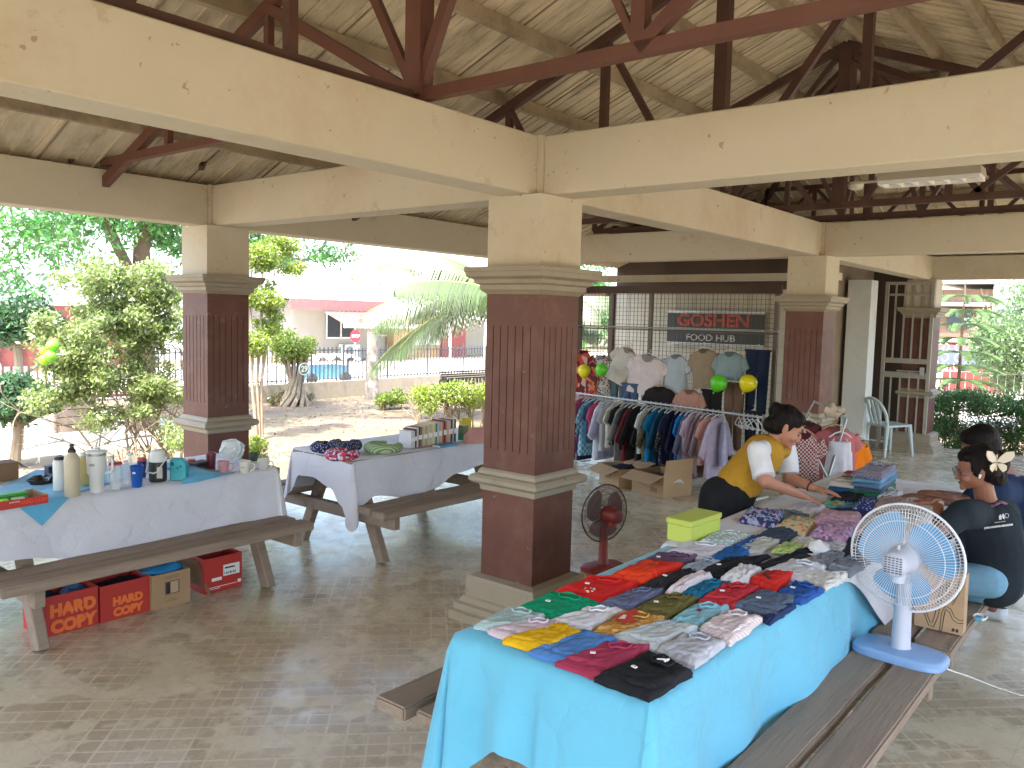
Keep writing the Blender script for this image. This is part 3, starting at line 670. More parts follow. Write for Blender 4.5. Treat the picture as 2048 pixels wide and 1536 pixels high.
# white house, left
p=aty(95,600,26); t=thing('white_house','white two-storey house with a small barred window behind the left tree','house',(p.x,26,GZ))
wh=mat('white_wall',(.72,.73,.74),.85,.05)
bm=B(); box(bm,-1.6,5.2,0,6,0,2.6); fin('wall',bm,wh,t); bm=B(); box(bm,-.9,1.6,.3,5,2.6,3.9); fin('upper_wall',bm,wh,t); bm=B(); box(bm,-1.1,1.8,.1,5.2,3.9,4.05); fin('roof',bm,hroof,t)
winbox(t,-.35,.35,2.8,3.6,.3); winbox(t,2.2,3.4,1.2,2.1,0)
p=aty(10,610,24); t=thing('grey_house','grey rendered house at the far left behind the dark topiary','house',(p.x,24,GZ)); bm=B(); box(bm,-6,1.2,0,5,0,2.9); fin('wall',bm,mat('blue_grey_wall',(.42,.47,.5),.9,.1),t); bm=B(); v=[bm.verts.new(q) for q in((-6.4,-.6,2.85),(1.6,-.6,2.85),(1.6,5.6,2.85),(-6.4,5.6,2.85),(-6.4,2.5,3.8),(1.6,2.5,3.8))]
for f in((0,1,5,4),(2,3,4,5),(1,2,5),(3,0,4)): bm.faces.new([v[i] for i in f])
fin('roof',bm,hroof,t); winbox(t,-3.5,-2,1,2,0)
p=aty(250,640,28); t=thing('long_house','long white house with a terracotta wall behind the tall shrub','house',(p.x,28,GZ)); bm=B(); box(bm,-3,6,0,5,0,3.0); fin('wall',bm,wh,t); bm=B(); box(bm,-3.3,6.3,-.8,5.3,3.0,3.2); fin('roof',bm,hroof,t); bm=B(); box(bm,-3,-.6,-.5,-.02,0,1.7); fin('porch_wall',bm,mat('terracotta',(.25,.12,.09),.9,.1),t); winbox(t,1,2.4,1.1,2.2,0); winbox(t,3.6,5,1.1,2.2,0)
# red octagonal sign
p=aty(711,672,16.5); t=thing('street_sign','red octagonal street sign with white lettering on a thin post before the bungalow','sign',(p.x,16.5,GZ)); z=p.z-GZ
bm=B(); lathe(bm,[(.2,-.008),(.2,.008)],8,M=Matrix.Translation((0,0,z))@Matrix.Rotation(math.pi/2,4,'X')@Matrix.Rotation(math.pi/8,4,'Z')); fin('sign_plate',bm,mat('sign_red',(.55,.03,.04),.4,.05),t)
bm=B(); beamb(bm,(0,.02,0),(0,.02,z),.035,.035); fin('post',bm,white,t)
text('lettering','STOP',.13,white,frameM((0,-.012,z-.01),(1,0,0),(0,0,1)),t,bold=.003)
# blue and white tarpaulin covered stall outside the fence
p=atz(660,792,GZ); p=aty(660,770,14.5); t=thing('covered_cart','low cart with blue sides under a white wavy cover outside the iron fence','cart',(p.x,14.5,GZ))
bm=B(); box(bm,-.75,.6,0,.6,.18,.5); fin('body',bm,mat('cyan_panel',(.12,.30,.40),.5,.1),t); bm=B()
n=24; a=[[bm.verts.new((-1+2*i/n,-.06+.72*j,.72+.07*abs(math.sin(i*.55)) - .12*(j==0)*abs(math.cos(i*.55)))) for j in(0,.5,1)] for i in range(n+1)]
for i in range(n):
    for j in range(2): bm.faces.new((a[i][j],a[i+1][j],a[i+1][j+1],a[i][j+1]))
fin('cover',bm,white,t,smooth=True); bm=B()
for x in(-.6,.5): bm=B(); lathe(bm,[(.16,-.03),(.16,.03)],14,M=Matrix.Translation((x,-.03,.16))@Matrix.Rotation(math.pi/2,4,'X')); fin('wheel',bm,iron,t)
for sx in(-.8,.65):
    for yy in(.05,.55): bm=B(); beamb(bm,(sx,yy,0),(sx,yy,.72),.03,.03); fin('post',bm,iron,t)
# dark slatted rack above the hedge
p=aty(925,750,8.6); t=thing('slatted_bench','dark slatted timber bench back standing behind the clipped hedge','bench',(p.x-.35,8.6,GZ)); z=p.z-GZ
dk=mat('dark_timber',(.045,.035,.03),.8,.3,5); bm=B()
for k in range(4): beamb(bm,(-.3,0,z-.06+k*.045),(1.5,-.1,z-.06+k*.045),.025,.03)
fin('backrest',bm,dk,t); bm=B()
for i in range(17): beamb(bm,(-.28+i*.11,.02,z-.2),(-.28+i*.11,.02,z-.08),.05,.03)
fin('spindles',bm,dk,t); bm=B(); box(bm,-.3,1.5,-.4,0,z-.5,z-.45); fin('seat',bm,dk,t)
for xx in(-.2,1.4): bm=B(); beamb(bm,(xx,-.1,0),(xx,0,z),.06,.06); fin('leg',bm,dk,t)
# ---------- right side ----------
rg=np.random.default_rng(61); bl=[]
for i in range(260): bl.append((rg.random()*.7,.25-rg.random()*3.2,.66+.27*rg.random() if i%2 else .1+.6*rg.random(),.17,.17,.13))
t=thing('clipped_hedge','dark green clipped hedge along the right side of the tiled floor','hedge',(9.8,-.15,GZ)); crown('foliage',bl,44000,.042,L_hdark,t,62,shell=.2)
bm=B()
for i in range(60): branchy(bm,rg,(.1+rg.random()*.5,.1-rg.random()*3,0),(rg.normal()*.2,rg.normal()*.2,1),.5,.012,1,.5,3)
fin('stems',bm,bark,t,smooth=True)
bush('bushy_tree','pale green feathery tree beyond the right hedge at the right edge',(14.2,atx(2030,650,14.2).y-.3,GZ),clump(rg,(0,0,1.75),(1.5,1.2,1.15),60,.38),20000,.075,L_far,63,'tree',8,1.8,shell=.3)
# young conifer with tiered branches
c=atx(1925,650,12.2); t=thing('tiered_conifer','young conifer with tiered drooping branches beside the far right column','tree',(12.2,c.y,GZ)); bm=B(); tube(bm,[(0,0,0),(0,0,2.7)],[.04,.012],6); fin('trunk',bm,bark,t)
rg=np.random.default_rng(66); V=[];F=[]; 
for z in np.arange(.75,2.6,.24):
    for k in range(7):
        a=k/7*6.28+z*3; L_=.75*(1-.25*z/2.6)
        for s in np.linspace(.1,1,44):
            for sg in(-1,1):
                p0=Vector((math.cos(a)*L_*s,math.sin(a)*L_*s,z+.14*s-.24*s*s)); d=(Vector((-math.sin(a),math.cos(a),0))*sg*.6+Vector((math.cos(a),math.sin(a),0))*.6+Vector((0,0,.1))).normalized()*.13*(1.1-.5*s); w=Vector((0,0,.012)); k_=len(V); V+=[p0-w,p0+d-w*.3,p0+d+w*.3,p0+w]; F.append((k_,k_+1,k_+2,k_+3))
npmesh('foliage',[tuple(v) for v in V],F,L_far,t)
# ornate iron fence, right
pinkiron=mat('cream_iron',(.7,.66,.6),.5,.05)
t=fence('ornate_fence','cream iron fence topped with heart-shaped scrolls beyond the right hedge',(13.6,.9,GZ),(13.6,-4.5,GZ),.0,1.15,.13,pinkiron,.008,(.05,.95))
for k in range(5):
    bm=B(); y=-.4-k*1.05
    for s in(-1,1):
        for (cz,r,a0) in((1.32,.13,-.8),(1.52,.1,.6),(1.18,.09,2.6)):
            tube(bm,[(0,y+s*(.13+q[0]),q[2]) for q in spiral(0,cz,r,1.15,a0)],.011,5)
    fin('scroll',bm,pinkiron,t,smooth=True)
# far houses on the right
p=atx(1925,650,30); t=thing('brown_building','brown and white two-storey building beyond the conifer','building',(30,p.y,GZ)); bm=B(); box(bm,0,5,-.9,.8,0,3.3); fin('wall',bm,mat('brown_render',(.17,.10,.065),.9,.1),t); bm=B(); box(bm,-.06,5.1,-2.0,-.92,0,3.5); fin('white_wing',bm,wh,t); bm=B(); box(bm,-.5,5.4,-2.2,1.0,3.5,3.65); fin('roof',bm,hroof,t)
for zz in(1.4,2.7): bm=B(); box(bm,-.5,-.08,-.85,.8,zz,zz+.12); fin('balcony',bm,wh,t)
for yy in(.1,-1.45): 
    bm=B(); box(bm,-.1,0.02,yy-.4,yy+.4,1.9,2.6); fin('window',bm,glassd,t)
# red car by the fence
carm=mat('car_red',(.16,.035,.03),.3,.05); wh_=mat('tyre_black',(.02,.02,.02),.8,.1)
def car(label,loc,rz,m):
    t=thing('parked_car',label,'car',loc,rz); bm=B()
    sec=[(-1.95,.35,.62),(-1.9,.3,.82),(-1.2,.28,.92),(-.85,.28,.98),(-.35,.28,1.42),(.75,.28,1.45),(1.35,.28,1.02),(1.9,.3,.9),(1.97,.38,.6)]
    rings=[]
    for x,z0,z1 in sec:
        w=.8; tw=w if z1<1.05 else .62
        rings.append([bm.verts.new((x,-w,z0)),bm.verts.new((x,-w,min(z1,.9))),bm.verts.new((x,-tw,z1)),bm.verts.new((x,tw,z1)),bm.verts.new((x,w,min(z1,.9))),bm.verts.new((x,w,z0))])
    for a,b in zip(rings,rings[1:]):
        for i in range(6): bm.faces.new((a[i],a[(i+1)%6],b[(i+1)%6],b[i]))
    bm.faces.new(rings[0]); bm.faces.new(rings[-1][::-1]); fin('body',bm,m,t,smooth=30,bev=.02)
    for s in(-1,1):
        bm=B(); v=[bm.verts.new(q) for q in((-.75,s*.815,.95),(1.2,s*.815,.95),(.75,s*.68,1.38),(-.3,s*.68,1.36))]; bm.faces.new(v); fin('side_window',bm,glassd,t)
        for x in(-1.2,1.25):
            bm=B(); lathe(bm,[(.2,-.1),(.3,-.1),(.31,0),(.3,.1),(.2,.1)],20,M=Matrix.Translation((x,s*.74,.31))@Matrix.Rotation(math.pi/2,4,'X')); w=fin('wheel',bm,wh_,t); bm=B(); lathe(bm,[(.19,-.105),(.19,.105)],14,M=Matrix.Translation((x,s*.74,.31))@Matrix.Rotation(math.pi/2,4,'X')); fin('rim',bm,mat('alloy',(.5,.5,.5),.3,.05,metal=.8),w)
    for s in(-.55,.55): bm=B(); box(bm,-1.99,-1.93,s-.15,s+.15,.6,.72); fin('headlight',bm,white,t)
    return t
car('dark red car parked behind the ornate iron fence at the right',(21,1.6,GZ),math.radians(100),carm)
car('white car parked in front of the red one beyond the far right column',(20.5,4.0,GZ),math.radians(95),wh)
# magenta flower on the hedge top
bm=B(); c=atx(1890,772,9.9)
for i in range(9): a=i*.7; ell(bm,(.025*math.cos(a)*(1+i*.12),.025*math.sin(a)*(1+i*.12),.008*(i%3)),(.012,.012,.007),6)
beamb(bm,(0,0,-.12),(0,0,0),.006,.006)
tagit(fin('hedge_flower',bm,mat('magenta_petal',(.5,.03,.3),.6,.1),loc=c),'magenta flower sticking up from the near corner of the right hedge','flower')
# distant greenery closing the horizon
rg=np.random.default_rng(71); bl=[]
for i in range(260):
    a=-.75+2.6*i/260; R=52+6*rg.random(); bl.append((-3.7+R*math.cos(a),-2.9+R*math.sin(a),.9+1.5*rg.random(),2.2,2.2,1.4))
o_=crown('far_trees',bl,30000,.6,L_far,None,72,shell=.3); tagit(o_,'hazy line of distant greenery behind the houses','greenery',kind='stuff')
# leaf litter on the dirt
rg=np.random.default_rng(80); n=5000
P=np.stack([rg.uniform(-3,13,n),rg.uniform(3.9,11.6,n),np.full(n,GZ+.012)],1)
a=rg.normal(size=(n,3))*[1,1,.15]; a/=np.linalg.norm(a,axis=1)[:,None]; b=np.cross(a,[0,0,1.]); s=.035
V=np.stack([P-a*s,P+b*s*.5,P+a*s,P-b*s*.5],1).reshape(-1,3)
tagit(npmesh('leaf_litter',V,np.arange(n*4).reshape(n,4),leafmat('litter',(.22,.15,.08),.5,.1)),'dry fallen leaves scattered over the dirt garden','leaves',kind='stuff')
# ================= TABLES AND CLOTHS =================
def picnic(label,x0,x1,yc,xl,zt=.735,zb=.43,bo=.70,bi=.40,fo=.46):
    """picnic table: slab top, A-frames with crosspieces, two-plank benches on both sides"""
    t=thing('picnic_table',label,'picnic table',(x0,yc,0),group='timber picnic tables'); L=x1-x0
    bm=B()
    for k in range(5): box(bm,0,L,-.34+k*.137,-.34+k*.137+.128,zt-.045,zt)
    fin('tabletop',bm,woodw,t,bev=.004)
    for s in(-1,1):
        w=(bo-bi-.03)/2
        for k in range(2):
            a=bi+k*(w+.03); y0,y1=(s*a,s*(a+w)) if s>0 else (s*(a+w),s*a); bm=B()
            box(bm,-.02 if k else 0,L+(.015 if k else 0),y0,y1,zb-.05,zb)
            bmesh.ops.subdivide_edges(bm,edges=[e for e in bm.edges if e.calc_length()>1],cuts=14)
            bmesh.ops.bevel(bm,geom=list(bm.edges),offset=.007,segments=2,affect='EDGES')
            for v in bm.verts: v.co.z+=.006*noise.noise(v.co*3+Vector((s,k,yc))); v.co.y+=.005*noise.noise(v.co*2.3+Vector((k,9,s)))
            fin('seat_plank',bm,woodw,t)
    for x in xl:
        x-=x0
        for s in(-1,1):
            bm=B(); beamb(bm,(x,s*.14,zt-.05),(x,s*fo,0),.09,.06,up=(1,0,0)); bmesh.ops.bevel(bm,geom=list(bm.edges),offset=.006,segments=1,affect='EDGES')
            for v in bm.verts: v.co.z=max(0,v.co.z)
            fin('leg',bm,woodw,t)
        for dx,zz,hl in((.078,zb-.095,bo-.02),(.078,zt-.09,.3)):
            bm=B(); xx=x+dx*(1 if x>L/2 else -1); beamb(bm,(xx,-hl,zz),(xx,hl,zz),.055,.085); bmesh.ops.bevel(bm,geom=list(bm.edges),offset=.005,segments=1,affect='EDGES'); fin('crosspiece',bm,woodw,t)
    return t
t1=picnic('weathered picnic table under the drinkware and white cloth at the left',-2.29,-.55,1.96,(-2.06,-.72),bo=.68,bi=.38)
t2=picnic('weathered picnic table carrying neck pillows and books behind the front column',-.06,1.68,1.83,(.13,1.4),bo=.70)
t3=picnic('nearest weathered picnic table under the blue cloth',-1.84,-.10,-1.515,(-1.62,-.32),bo=.72,bi=.40)
t4=picnic('weathered picnic table under the far pile of clothes where two people sit',0.0,1.95,-1.515,(.22,1.7),bo=.72,bi=.40)
def clothmat(name,col,bump=.25):
    m=mat(name,col,.85,.05,3,bump=0); N=m.node_tree.nodes; L=m.node_tree.links; b=N['Principled BSDF']
    # crease lines and soft wrinkles
    tc=N.new('ShaderNodeTexCoord'); v=N.new('ShaderNodeTexVoronoi'); v.feature='DISTANCE_TO_EDGE'; v.inputs['Scale'].default_value=3.2
    nn=N.new('ShaderNodeTexNoise'); nn.inputs['Scale'].default_value=5; nn.inputs['Detail'].default_value=4; L.new(tc.outputs['Object'],nn.inputs[0])
    vm=N.new('ShaderNodeMix'); vm.data_type='VECTOR'; vm.inputs[0].default_value=.25; L.new(tc.outputs['Object'],vm.inputs[4]); L.new(nn.outputs[1],vm.inputs[5]); L.new(vm.outputs[1],v.inputs[0])
    r=N.new('ShaderNodeMapRange'); r.inputs[2].default_value=.09; L.new(v.outputs[0],r.inputs[0])
    n3=N.new('ShaderNodeTexNoise'); n3.inputs['Scale'].default_value=9; n3.inputs['Detail'].default_value=5; L.new(tc.outputs['Object'],n3.inputs[0])
    ad=N.new('ShaderNodeMath'); ad.operation='MULTIPLY_ADD'; ad.inputs[1].default_value=1.6; L.new(n3.outputs[0],ad.inputs[0]); L.new(r.outputs[0],ad.inputs[2])
    bp=N.new('ShaderNodeBump'); bp.inputs['Strength'].default_value=bump; bp.inputs['Distance'].default_value=.012; L.new(ad.outputs[0],bp.inputs['Height']); L.new(bp.outputs[0],b.inputs['Normal'])
    b.inputs['Sheen Weight'].default_value=.2
    return m
def drape(name,label,x0,x1,y0,y1,z,hem,m,seed=0,cd=.07,amp=.03,flare=.06,fold=9.,cat='tablecloth',sag=None,res=.02,folds2=None):
    """cloth over a rectangle: hem(side,s)->z of the hem; side 0:y0 1:x1 2:y1 3:x0, s 0..1 along +axis"""
    t=thing(name,label,cat,((x0+x1)/2,(y0+y1)/2,z)); ox,oy=(x0+x1)/2,(y0+y1)/2
    P=[];r=.012
    def seg(a,b,side,nrm,rev):
        L=(Vector(b)-Vector(a)).length; n=max(8,int(L/res))
        for i in range(n+1):
            f=i/n; p=Vector(a).lerp(Vector(b),f); P.append((p.x,p.y,nrm[0],nrm[1],side,(1-f) if rev else f,1.0))
    def corner(c,n0,n1,sides):
        for k in range(1,10):
            f=k/10; nx=n0[0]*(1-f)+n1[0]*f; ny=n0[1]*(1-f)+n1[1]*f; l=math.hypot(nx,ny); P.append((c[0],c[1],nx/l,ny/l,sides[0] if f<.5 else sides[1],None,1+.55*math.sin(math.pi*f)))
    seg((x0,y0),(x1,y0),0,(0,-1),0); corner((x1,y0),(0,-1),(1,0),(0,1))
    seg((x1,y0),(x1,y1),1,(1,0),0); corner((x1,y1),(1,0),(0,1),(1,2))
    seg((x1,y1),(x0,y1),2,(0,1),1); corner((x0,y1),(0,1),(-1,0),(2,3))
    seg((x0,y1),(x0,y0),3,(-1,0),1); corner((x0,y0),(-1,0),(0,-1),(3,0))
    n=len(P); hz=[]; 
    for q in P: hz.append(hem(q[4],q[5]) if q[5] is not None else None)
    h2=list(hz)
    for i in range(n):
        if hz[i] is None:
            a=i
            while hz[a-1] is None: a-=1
            b=i
            while hz[(b+1)%n] is None: b+=1
            z0=hz[a-1]; z1=hz[(b+1)%n]; f=(i-a+1)/(b-a+2); h2[i]=z0*(1-f)+z1*f-cd*math.sin(math.pi*f)
    hz=h2
    R=16; bm=B(); rows=[]; arc=0; arcs=[]
    for i,q in enumerate(P):
        arcs.append(arc); nx=P[(i+1)%n]; arc+=math.hypot(nx[0]-q[0],nx[1]-q[1])+(.03 if q[5] is None else 0)
    off=Vector((seed*3.1,seed*1.7,0))
    top=[[bm.verts.new((q[0]-ox,q[1]-oy,0)) for q in P]]
    for j in range(1,R+1):
        row=[]
        for i,q in enumerate(P):
            d=(z-hz[i])*(j/R); s=arcs[i]; w=min(1,d/.25)
            ph=s*fold+2.2*noise.noise(Vector((s*1.3,seed,0)))*2
            ds=min((abs(q[5]),abs(1-q[5])) ) if q[5] is not None else 0
            k=(math.sin(ph)*.6+noise.noise(Vector((s*5,d*2.5,seed+5)))*1.1)*amp*w*(.5+ .5*min(1,d/.35))
            out=r*min(1,j/2)+flare*d*(1 if q[5] is not None else 1.7)+k+.004
            if folds2: out+=folds2(q[4],q[5],d)
            out=max(out,.004)
            row.append(bm.verts.new((q[0]-ox+q[2]*out,q[1]-oy+q[3]*out,-d-.003)))
        rows.append(row)
    allr=top+rows
    for a,b in zip(allr,allr[1:]):
        for i in range(n): bm.faces.new((a[i],b[i],b[(i+1)%n],a[(i+1)%n]))
    prev=top[0]
    for k in range(1,9):
        f=1-k/9; row=[]
        for i,q in enumerate(P):
            x=(q[0]-ox)*f;y=(q[1]-oy)*f; row.append(bm.verts.new((x,y,.003*noise.noise(Vector((x*5,y*5,seed))) )))
        for i in range(n): bm.faces.new((row[i],prev[i],prev[(i+1)%n],row[(i+1)%n]))
        prev=row
    bm.faces.new(prev); bmesh.ops.remove_doubles(bm,verts=bm.verts,dist=1e-5); bmesh.ops.recalc_face_normals(bm,faces=bm.faces)
    # join mesh straight into the thing (one mesh, no parts): replace the empty
    o=fin(name,bm,m,None,smooth=75); o.location=t.location
    for k in('label','category'): o[k]=t[k]
    bpy.data.objects.remove(t); return o
bluec=clothmat('sky_blue_cloth',(.115,.43,.60),.36); whitec=clothmat('white_cloth',(.57,.58,.63),.32); bluel=clothmat('light_blue_cloth',(.10,.38,.60),.25)
def pl(pts,s):
    for (a,b),(c,d) in zip(pts,pts[1:]):
        if s<=c: f=(s-a)/max(1e-6,c-a); f=f*f*(3-2*f); return b+(d-b)*f
    return pts[-1][1]
ZT=.74
def hemA(side,s):
    if side==0: return pl([(0,.25),(.06,.33),(.3,.36),(.6,.355),(.8,.37),(.93,.40),(1,.45)],s)+.006*math.sin(s*30)
    if side==3: return float(np.interp(s,[0,.12,.35,.6,.68,1],[.22,.33,.40,.462,.475,.27]))
    if side==2: return .38
    return .60
def foldA(side,s,d):
    # pinched, tied part of the near end
    if side==3 and s is not None: return .022*math.sin((s-.6)*22)*min(1,d/.2) if .5<s<1 else 0
    if side==0 and s is not None: return (.020*math.sin(s*13+1)+.012*math.sin(s*31))*min(1,d/.3)
    return 0
drape('tablecloth','sky blue tablecloth draped over the near table with a tied corner',-1.86,.42,-1.865,-1.165,.752,hemA,bluec,1,amp=.010,flare=.10,fold=8,cd=.1,folds2=foldA,res=.016)
def hemB(side,s):
    if side==0: return pl([(0,.74),(.02,.735),(.33,.33),(.36,.37),(.6,.40),(1,.36)],s)
    if side==3: return .735
    if side==2: return pl([(0,.5),(.5,.42),(1,.40)],s)
    return .42
drape('tablecloth','white tablecloth under the far clothes with one corner hanging beside the white fan',-.46,1.98,-1.885,-1.145,.762,hemB,whitec,2,amp=.007,flare=.14,fold=12,cd=.0,res=.02)
def hemC(side,s):
    if side==0: return pl([(0,.50),(.1,.475),(.3,.42),(.55,.425),(.8,.44),(1,.42)],s)
    if side==1: return pl([(0,.38),(.5,.42),(1,.40)],s)
    return .45
drape('tablecloth','white tablecloth over the left table holding bottles and mugs',-2.32,-.585,1.62,2.30,.748,hemC,whitec,3,amp=.012,flare=.09,fold=11)
def hemD(side,s):
    if side==0: return pl([(0,.33),(.03,.42),(.1,.47),(.3,.41),(.45,.44),(.6,.52),(.8,.55),(1,.5)],s)
    if side==3: return pl([(0,.33),(.12,.42),(.3,.52),(.6,.57),(.85,.56),(1,.42)],s)
    if side==2: return .44
    return .5
drape('tablecloth','white tablecloth over the table with neck pillows and books',-.045,1.66,1.50,2.17,.748,hemD,whitec,4,amp=.012,flare=.08,fold=10)
# light blue runner sheet on the drinks table, with a triangular corner over the edge
def sheetmesh(name,label,pts,m,cat,th=.0015):
    bm=B(); v=[bm.verts.new(p) for p in pts]; bm.faces.new(v); o=fin(name,bm,m); tagit(o,label,cat)
    md=o.modifiers.new('thickness','SOLIDIFY'); md.thickness=th; return o
zc=.7535
bm=B()
A=atz(10,1022,zc);
a=[atz(45,1013,zc),atz(138,990,zc),atz(300,940,zc+.004),atz(440,925,zc+.01),atz(290,925,zc+.02),atz(70,940,zc+.01),Vector((-2.3,1.75,zc))]
a[0].y=max(a[0].y,1.614); a[1].y=max(a[1].y,1.614)
v=[bm.verts.new(p) for p in a]; bm.faces.new(v)
tip=aty(84,1052,1.585); e0=Vector((a[0].x,1.6075,zc-.002)); e1=Vector((a[1].x,1.6075,zc-.002)); v2=[bm.verts.new(p) for p in(e0,e1,tip)]; bm.faces.new((v[0],v2[0],v2[1],v[1])); bm.faces.new(v2)
o=fin('table_runner',bm,bluel); tagit(o,'light blue cloth sheet under the bottles with a triangular corner hanging over the table edge','cloth'); o.modifiers.new('thickness','SOLIDIFY').thickness=.002
# raised blue fold near the teal case
bm=B(); pts=[atz(362,968,.756),atz(395,963,.757),atz(470,945,.757),atz(400,935,.78),atz(378,930,.815)]
v=[bm.verts.new(p) for p in pts]; bm.faces.new(v); bmesh.ops.subdivide_edges(bm,edges=bm.edges,cuts=3); bmesh.ops.triangulate(bm,faces=bm.faces)
o=fin('folded_cloth',bm,bluel,smooth=True); tagit(o,'light blue cloth folded up between the teal case and the pink mug','cloth'); o.modifiers.new('thickness','SOLIDIFY').thickness=.004
# ================= FOLDED CLOTHES =================
def cmat(name,col,pat=None,pc=None,ps=20.,var=.08):
    return mat(name,col,.9,var,14,bump=.22,bs=70,pat=pat,pc=pc,ps=ps,spec=.2)
def garment(name,label,cat,px,col,z=.757,th=.018,seed=0,pat=None,pc=None,ps=30.,layers=2,group='folded clothes on the long table',tag=False,puff=.0,coll=True):
    """folded garment from its four corners in the picture (left, top, right, bottom), lying at height z"""
    c=[atz(u,v,z+th*.6) for u,v in px]; ctr=sum(c,Vector())/4; ctr.z=z
    t=thing(name,label,cat,ctr,group=group); m=cmat(name+'_fabric_%d'%seed,col,pat,pc,ps)
    rnd=random.Random(seed); q=[p-ctr for p in c]
    for p in q: p.z=0
    def layer(q,z0,h,nx,ny,mm,nm,wr,s2):
        nx=ny=22; bm=B(); top=[];S_=Vector((s2*1.7,s2*.9,s2))
        def uv(i,j):
            u=i/nx;v=j/ny; p=q[0]*(1-u)*(1-v)+q[1]*(u)*(1-v)+q[2]*u*v+q[3]*(1-u)*v
            d=p.normalized() if p.length>0 else Vector()
            edge=min(u,1-u,v,1-v)
            w=noise.noise(Vector((u*3.1,v*3.1,0))+S_)*.008+noise.noise(Vector((u*8,v*8,3))+S_)*.004
            p=p+d*w*(1-min(1,edge*5)); return p,edge,u,v
        for i in range(nx+1):
            r=[]
            for j in range(ny+1):
                p,e,u,v=uv(i,j); f=min(1,e*9); f=math.sqrt(max(0,1-(1-f)**2))
                rid=abs(noise.noise(Vector((u*2.0+v*.8,v*4.2-u*1.5,7))+S_)); rid=max(0,.16-rid)*4.2
                hh=h*(.55+.45*f)+wr*(noise.noise(Vector((u*4.5,v*7,1))+S_)*1.0+rid*.9)*f+puff*f*f*(1-abs(u-.5))
                if coll and u>.74 and nm is None:   # neckline or waistband end is thicker and looser
                    hh+=.005*math.sin((u-.74)*12)+.004*noise.noise(Vector((u*14,v*14,2))+S_)
                r.append(bm.verts.new((p.x,p.y,z0+max(.0015,hh))))
            top.append(r)
        for i in range(nx):
            for j in range(ny): bm.faces.new((top[i][j],top[i+1][j],top[i+1][j+1],top[i][j+1]))
        rim=[top[i][0] for i in range(nx+1)]+[top[nx][j] for j in range(1,ny+1)]+[top[i][ny] for i in range(nx-1,-1,-1)]+[top[0][j] for j in range(ny-1,0,-1)]
        k=max(1,layers); pr=rim; zt=[v.co.z for v in rim]
        for l in range(1,k*2+1):
            f=1-l/(k*2); ins=.004 if l%2 else 0
            row=[bm.verts.new((v.co.x*(1-ins*6),v.co.y*(1-ins*6),z0+(zz-z0)*f)) for v,zz in zip(rim,zt)]
            for i in range(len(row)): bm.faces.new((pr[i],pr[(i+1)%len(row)],row[(i+1)%len(row)],row[i]))
            pr=row
        bmesh.ops.recalc_face_normals(bm,faces=bm.faces)
        return bm
    bm=layer(q,0,th,16,12,m,None,.0065,seed)
    # upper fold, shorter and narrower, a separate step in the same mesh
    a=.06+.1*rnd.random(); b=.62+.22*rnd.random()
    def at(u,v): return q[0]*(1-u)*(1-v)+q[1]*u*(1-v)+q[2]*u*v+q[3]*(1-u)*v
    q2=[at(a,.05),at(b,.03+.06*rnd.random()),at(b+.05*rnd.random(),.95),at(a+.04,.93)]
    b2=layer(q2,th*.55,th*.75,12,10,m,1,.005,seed+50); me=bpy.data.meshes.new('t'); b2.to_mesh(me); b2.free(); bm.from_mesh(me); bpy.data.meshes.remove(me)
    o=fin(name,bm,m,None,smooth=70); o.location=ctr
    if tag:
        g=at(.35,.4); bm=B(); ax=(q[2]-q[1]).normalized(); M=frameM((g.x,g.y,th*1.3+.0125),ax,(-ax.y,ax.x,0)); box(bm,-.008,.008,-.005,.005,-.003,.0005,M=M)
    for k in('label','category','group'):
        if k in t: o[k]=t[k]
    bpy.data.objects.remove(t)
    if tag: fin('price_tag',bm,white,o)
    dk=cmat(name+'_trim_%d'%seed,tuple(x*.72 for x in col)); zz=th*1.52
    if cat in('t-shirt','top','shirt','polo shirt','blouse','hoodie','sweater','dress') and puff<.012:
        c0=at(.80,.5); ex=(at(.8,.72)-at(.8,.28))*.5; ey=(at(.93,.5)-at(.72,.5))*.5; b2=B()
        tube(b2,[c0+ex*math.cos(a*.3142)+ey*math.sin(a*.3142)+Vector((0,0,zz+.003*math.sin(a*1.3))) for a in range(20)],.0034,6,closed=True); fin('collar',b2,m,o,smooth=True)
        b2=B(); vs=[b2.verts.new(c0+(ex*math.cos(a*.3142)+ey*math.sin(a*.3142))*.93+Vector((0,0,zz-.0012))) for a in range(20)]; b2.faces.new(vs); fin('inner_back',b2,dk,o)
    elif cat in('shorts','trousers','jeans'):
        b2=B(); tube(b2,[at(.955,.06+.88*a/8)+Vector((0,0,th*.85+.004*math.sin(a))) for a in range(9)],.0065,6); tube(b2,[at(.885,.08+.84*a/8)+Vector((0,0,th*1.28+.003*math.sin(a+1))) for a in range(9)],.0016,5); tube(b2,[at(.9-.07*a,.3+.06*math.sin(a*1.2))+Vector((0,0,th*1.55)) for a in range(6)],.0015,5); fin('waistband',b2,dk,o,smooth=True)
    return o,at,th
W1=(.62,.63,.66);WH=(.66,.68,.72);BK=(.018,.02,.024);NV=(.02,.04,.12)
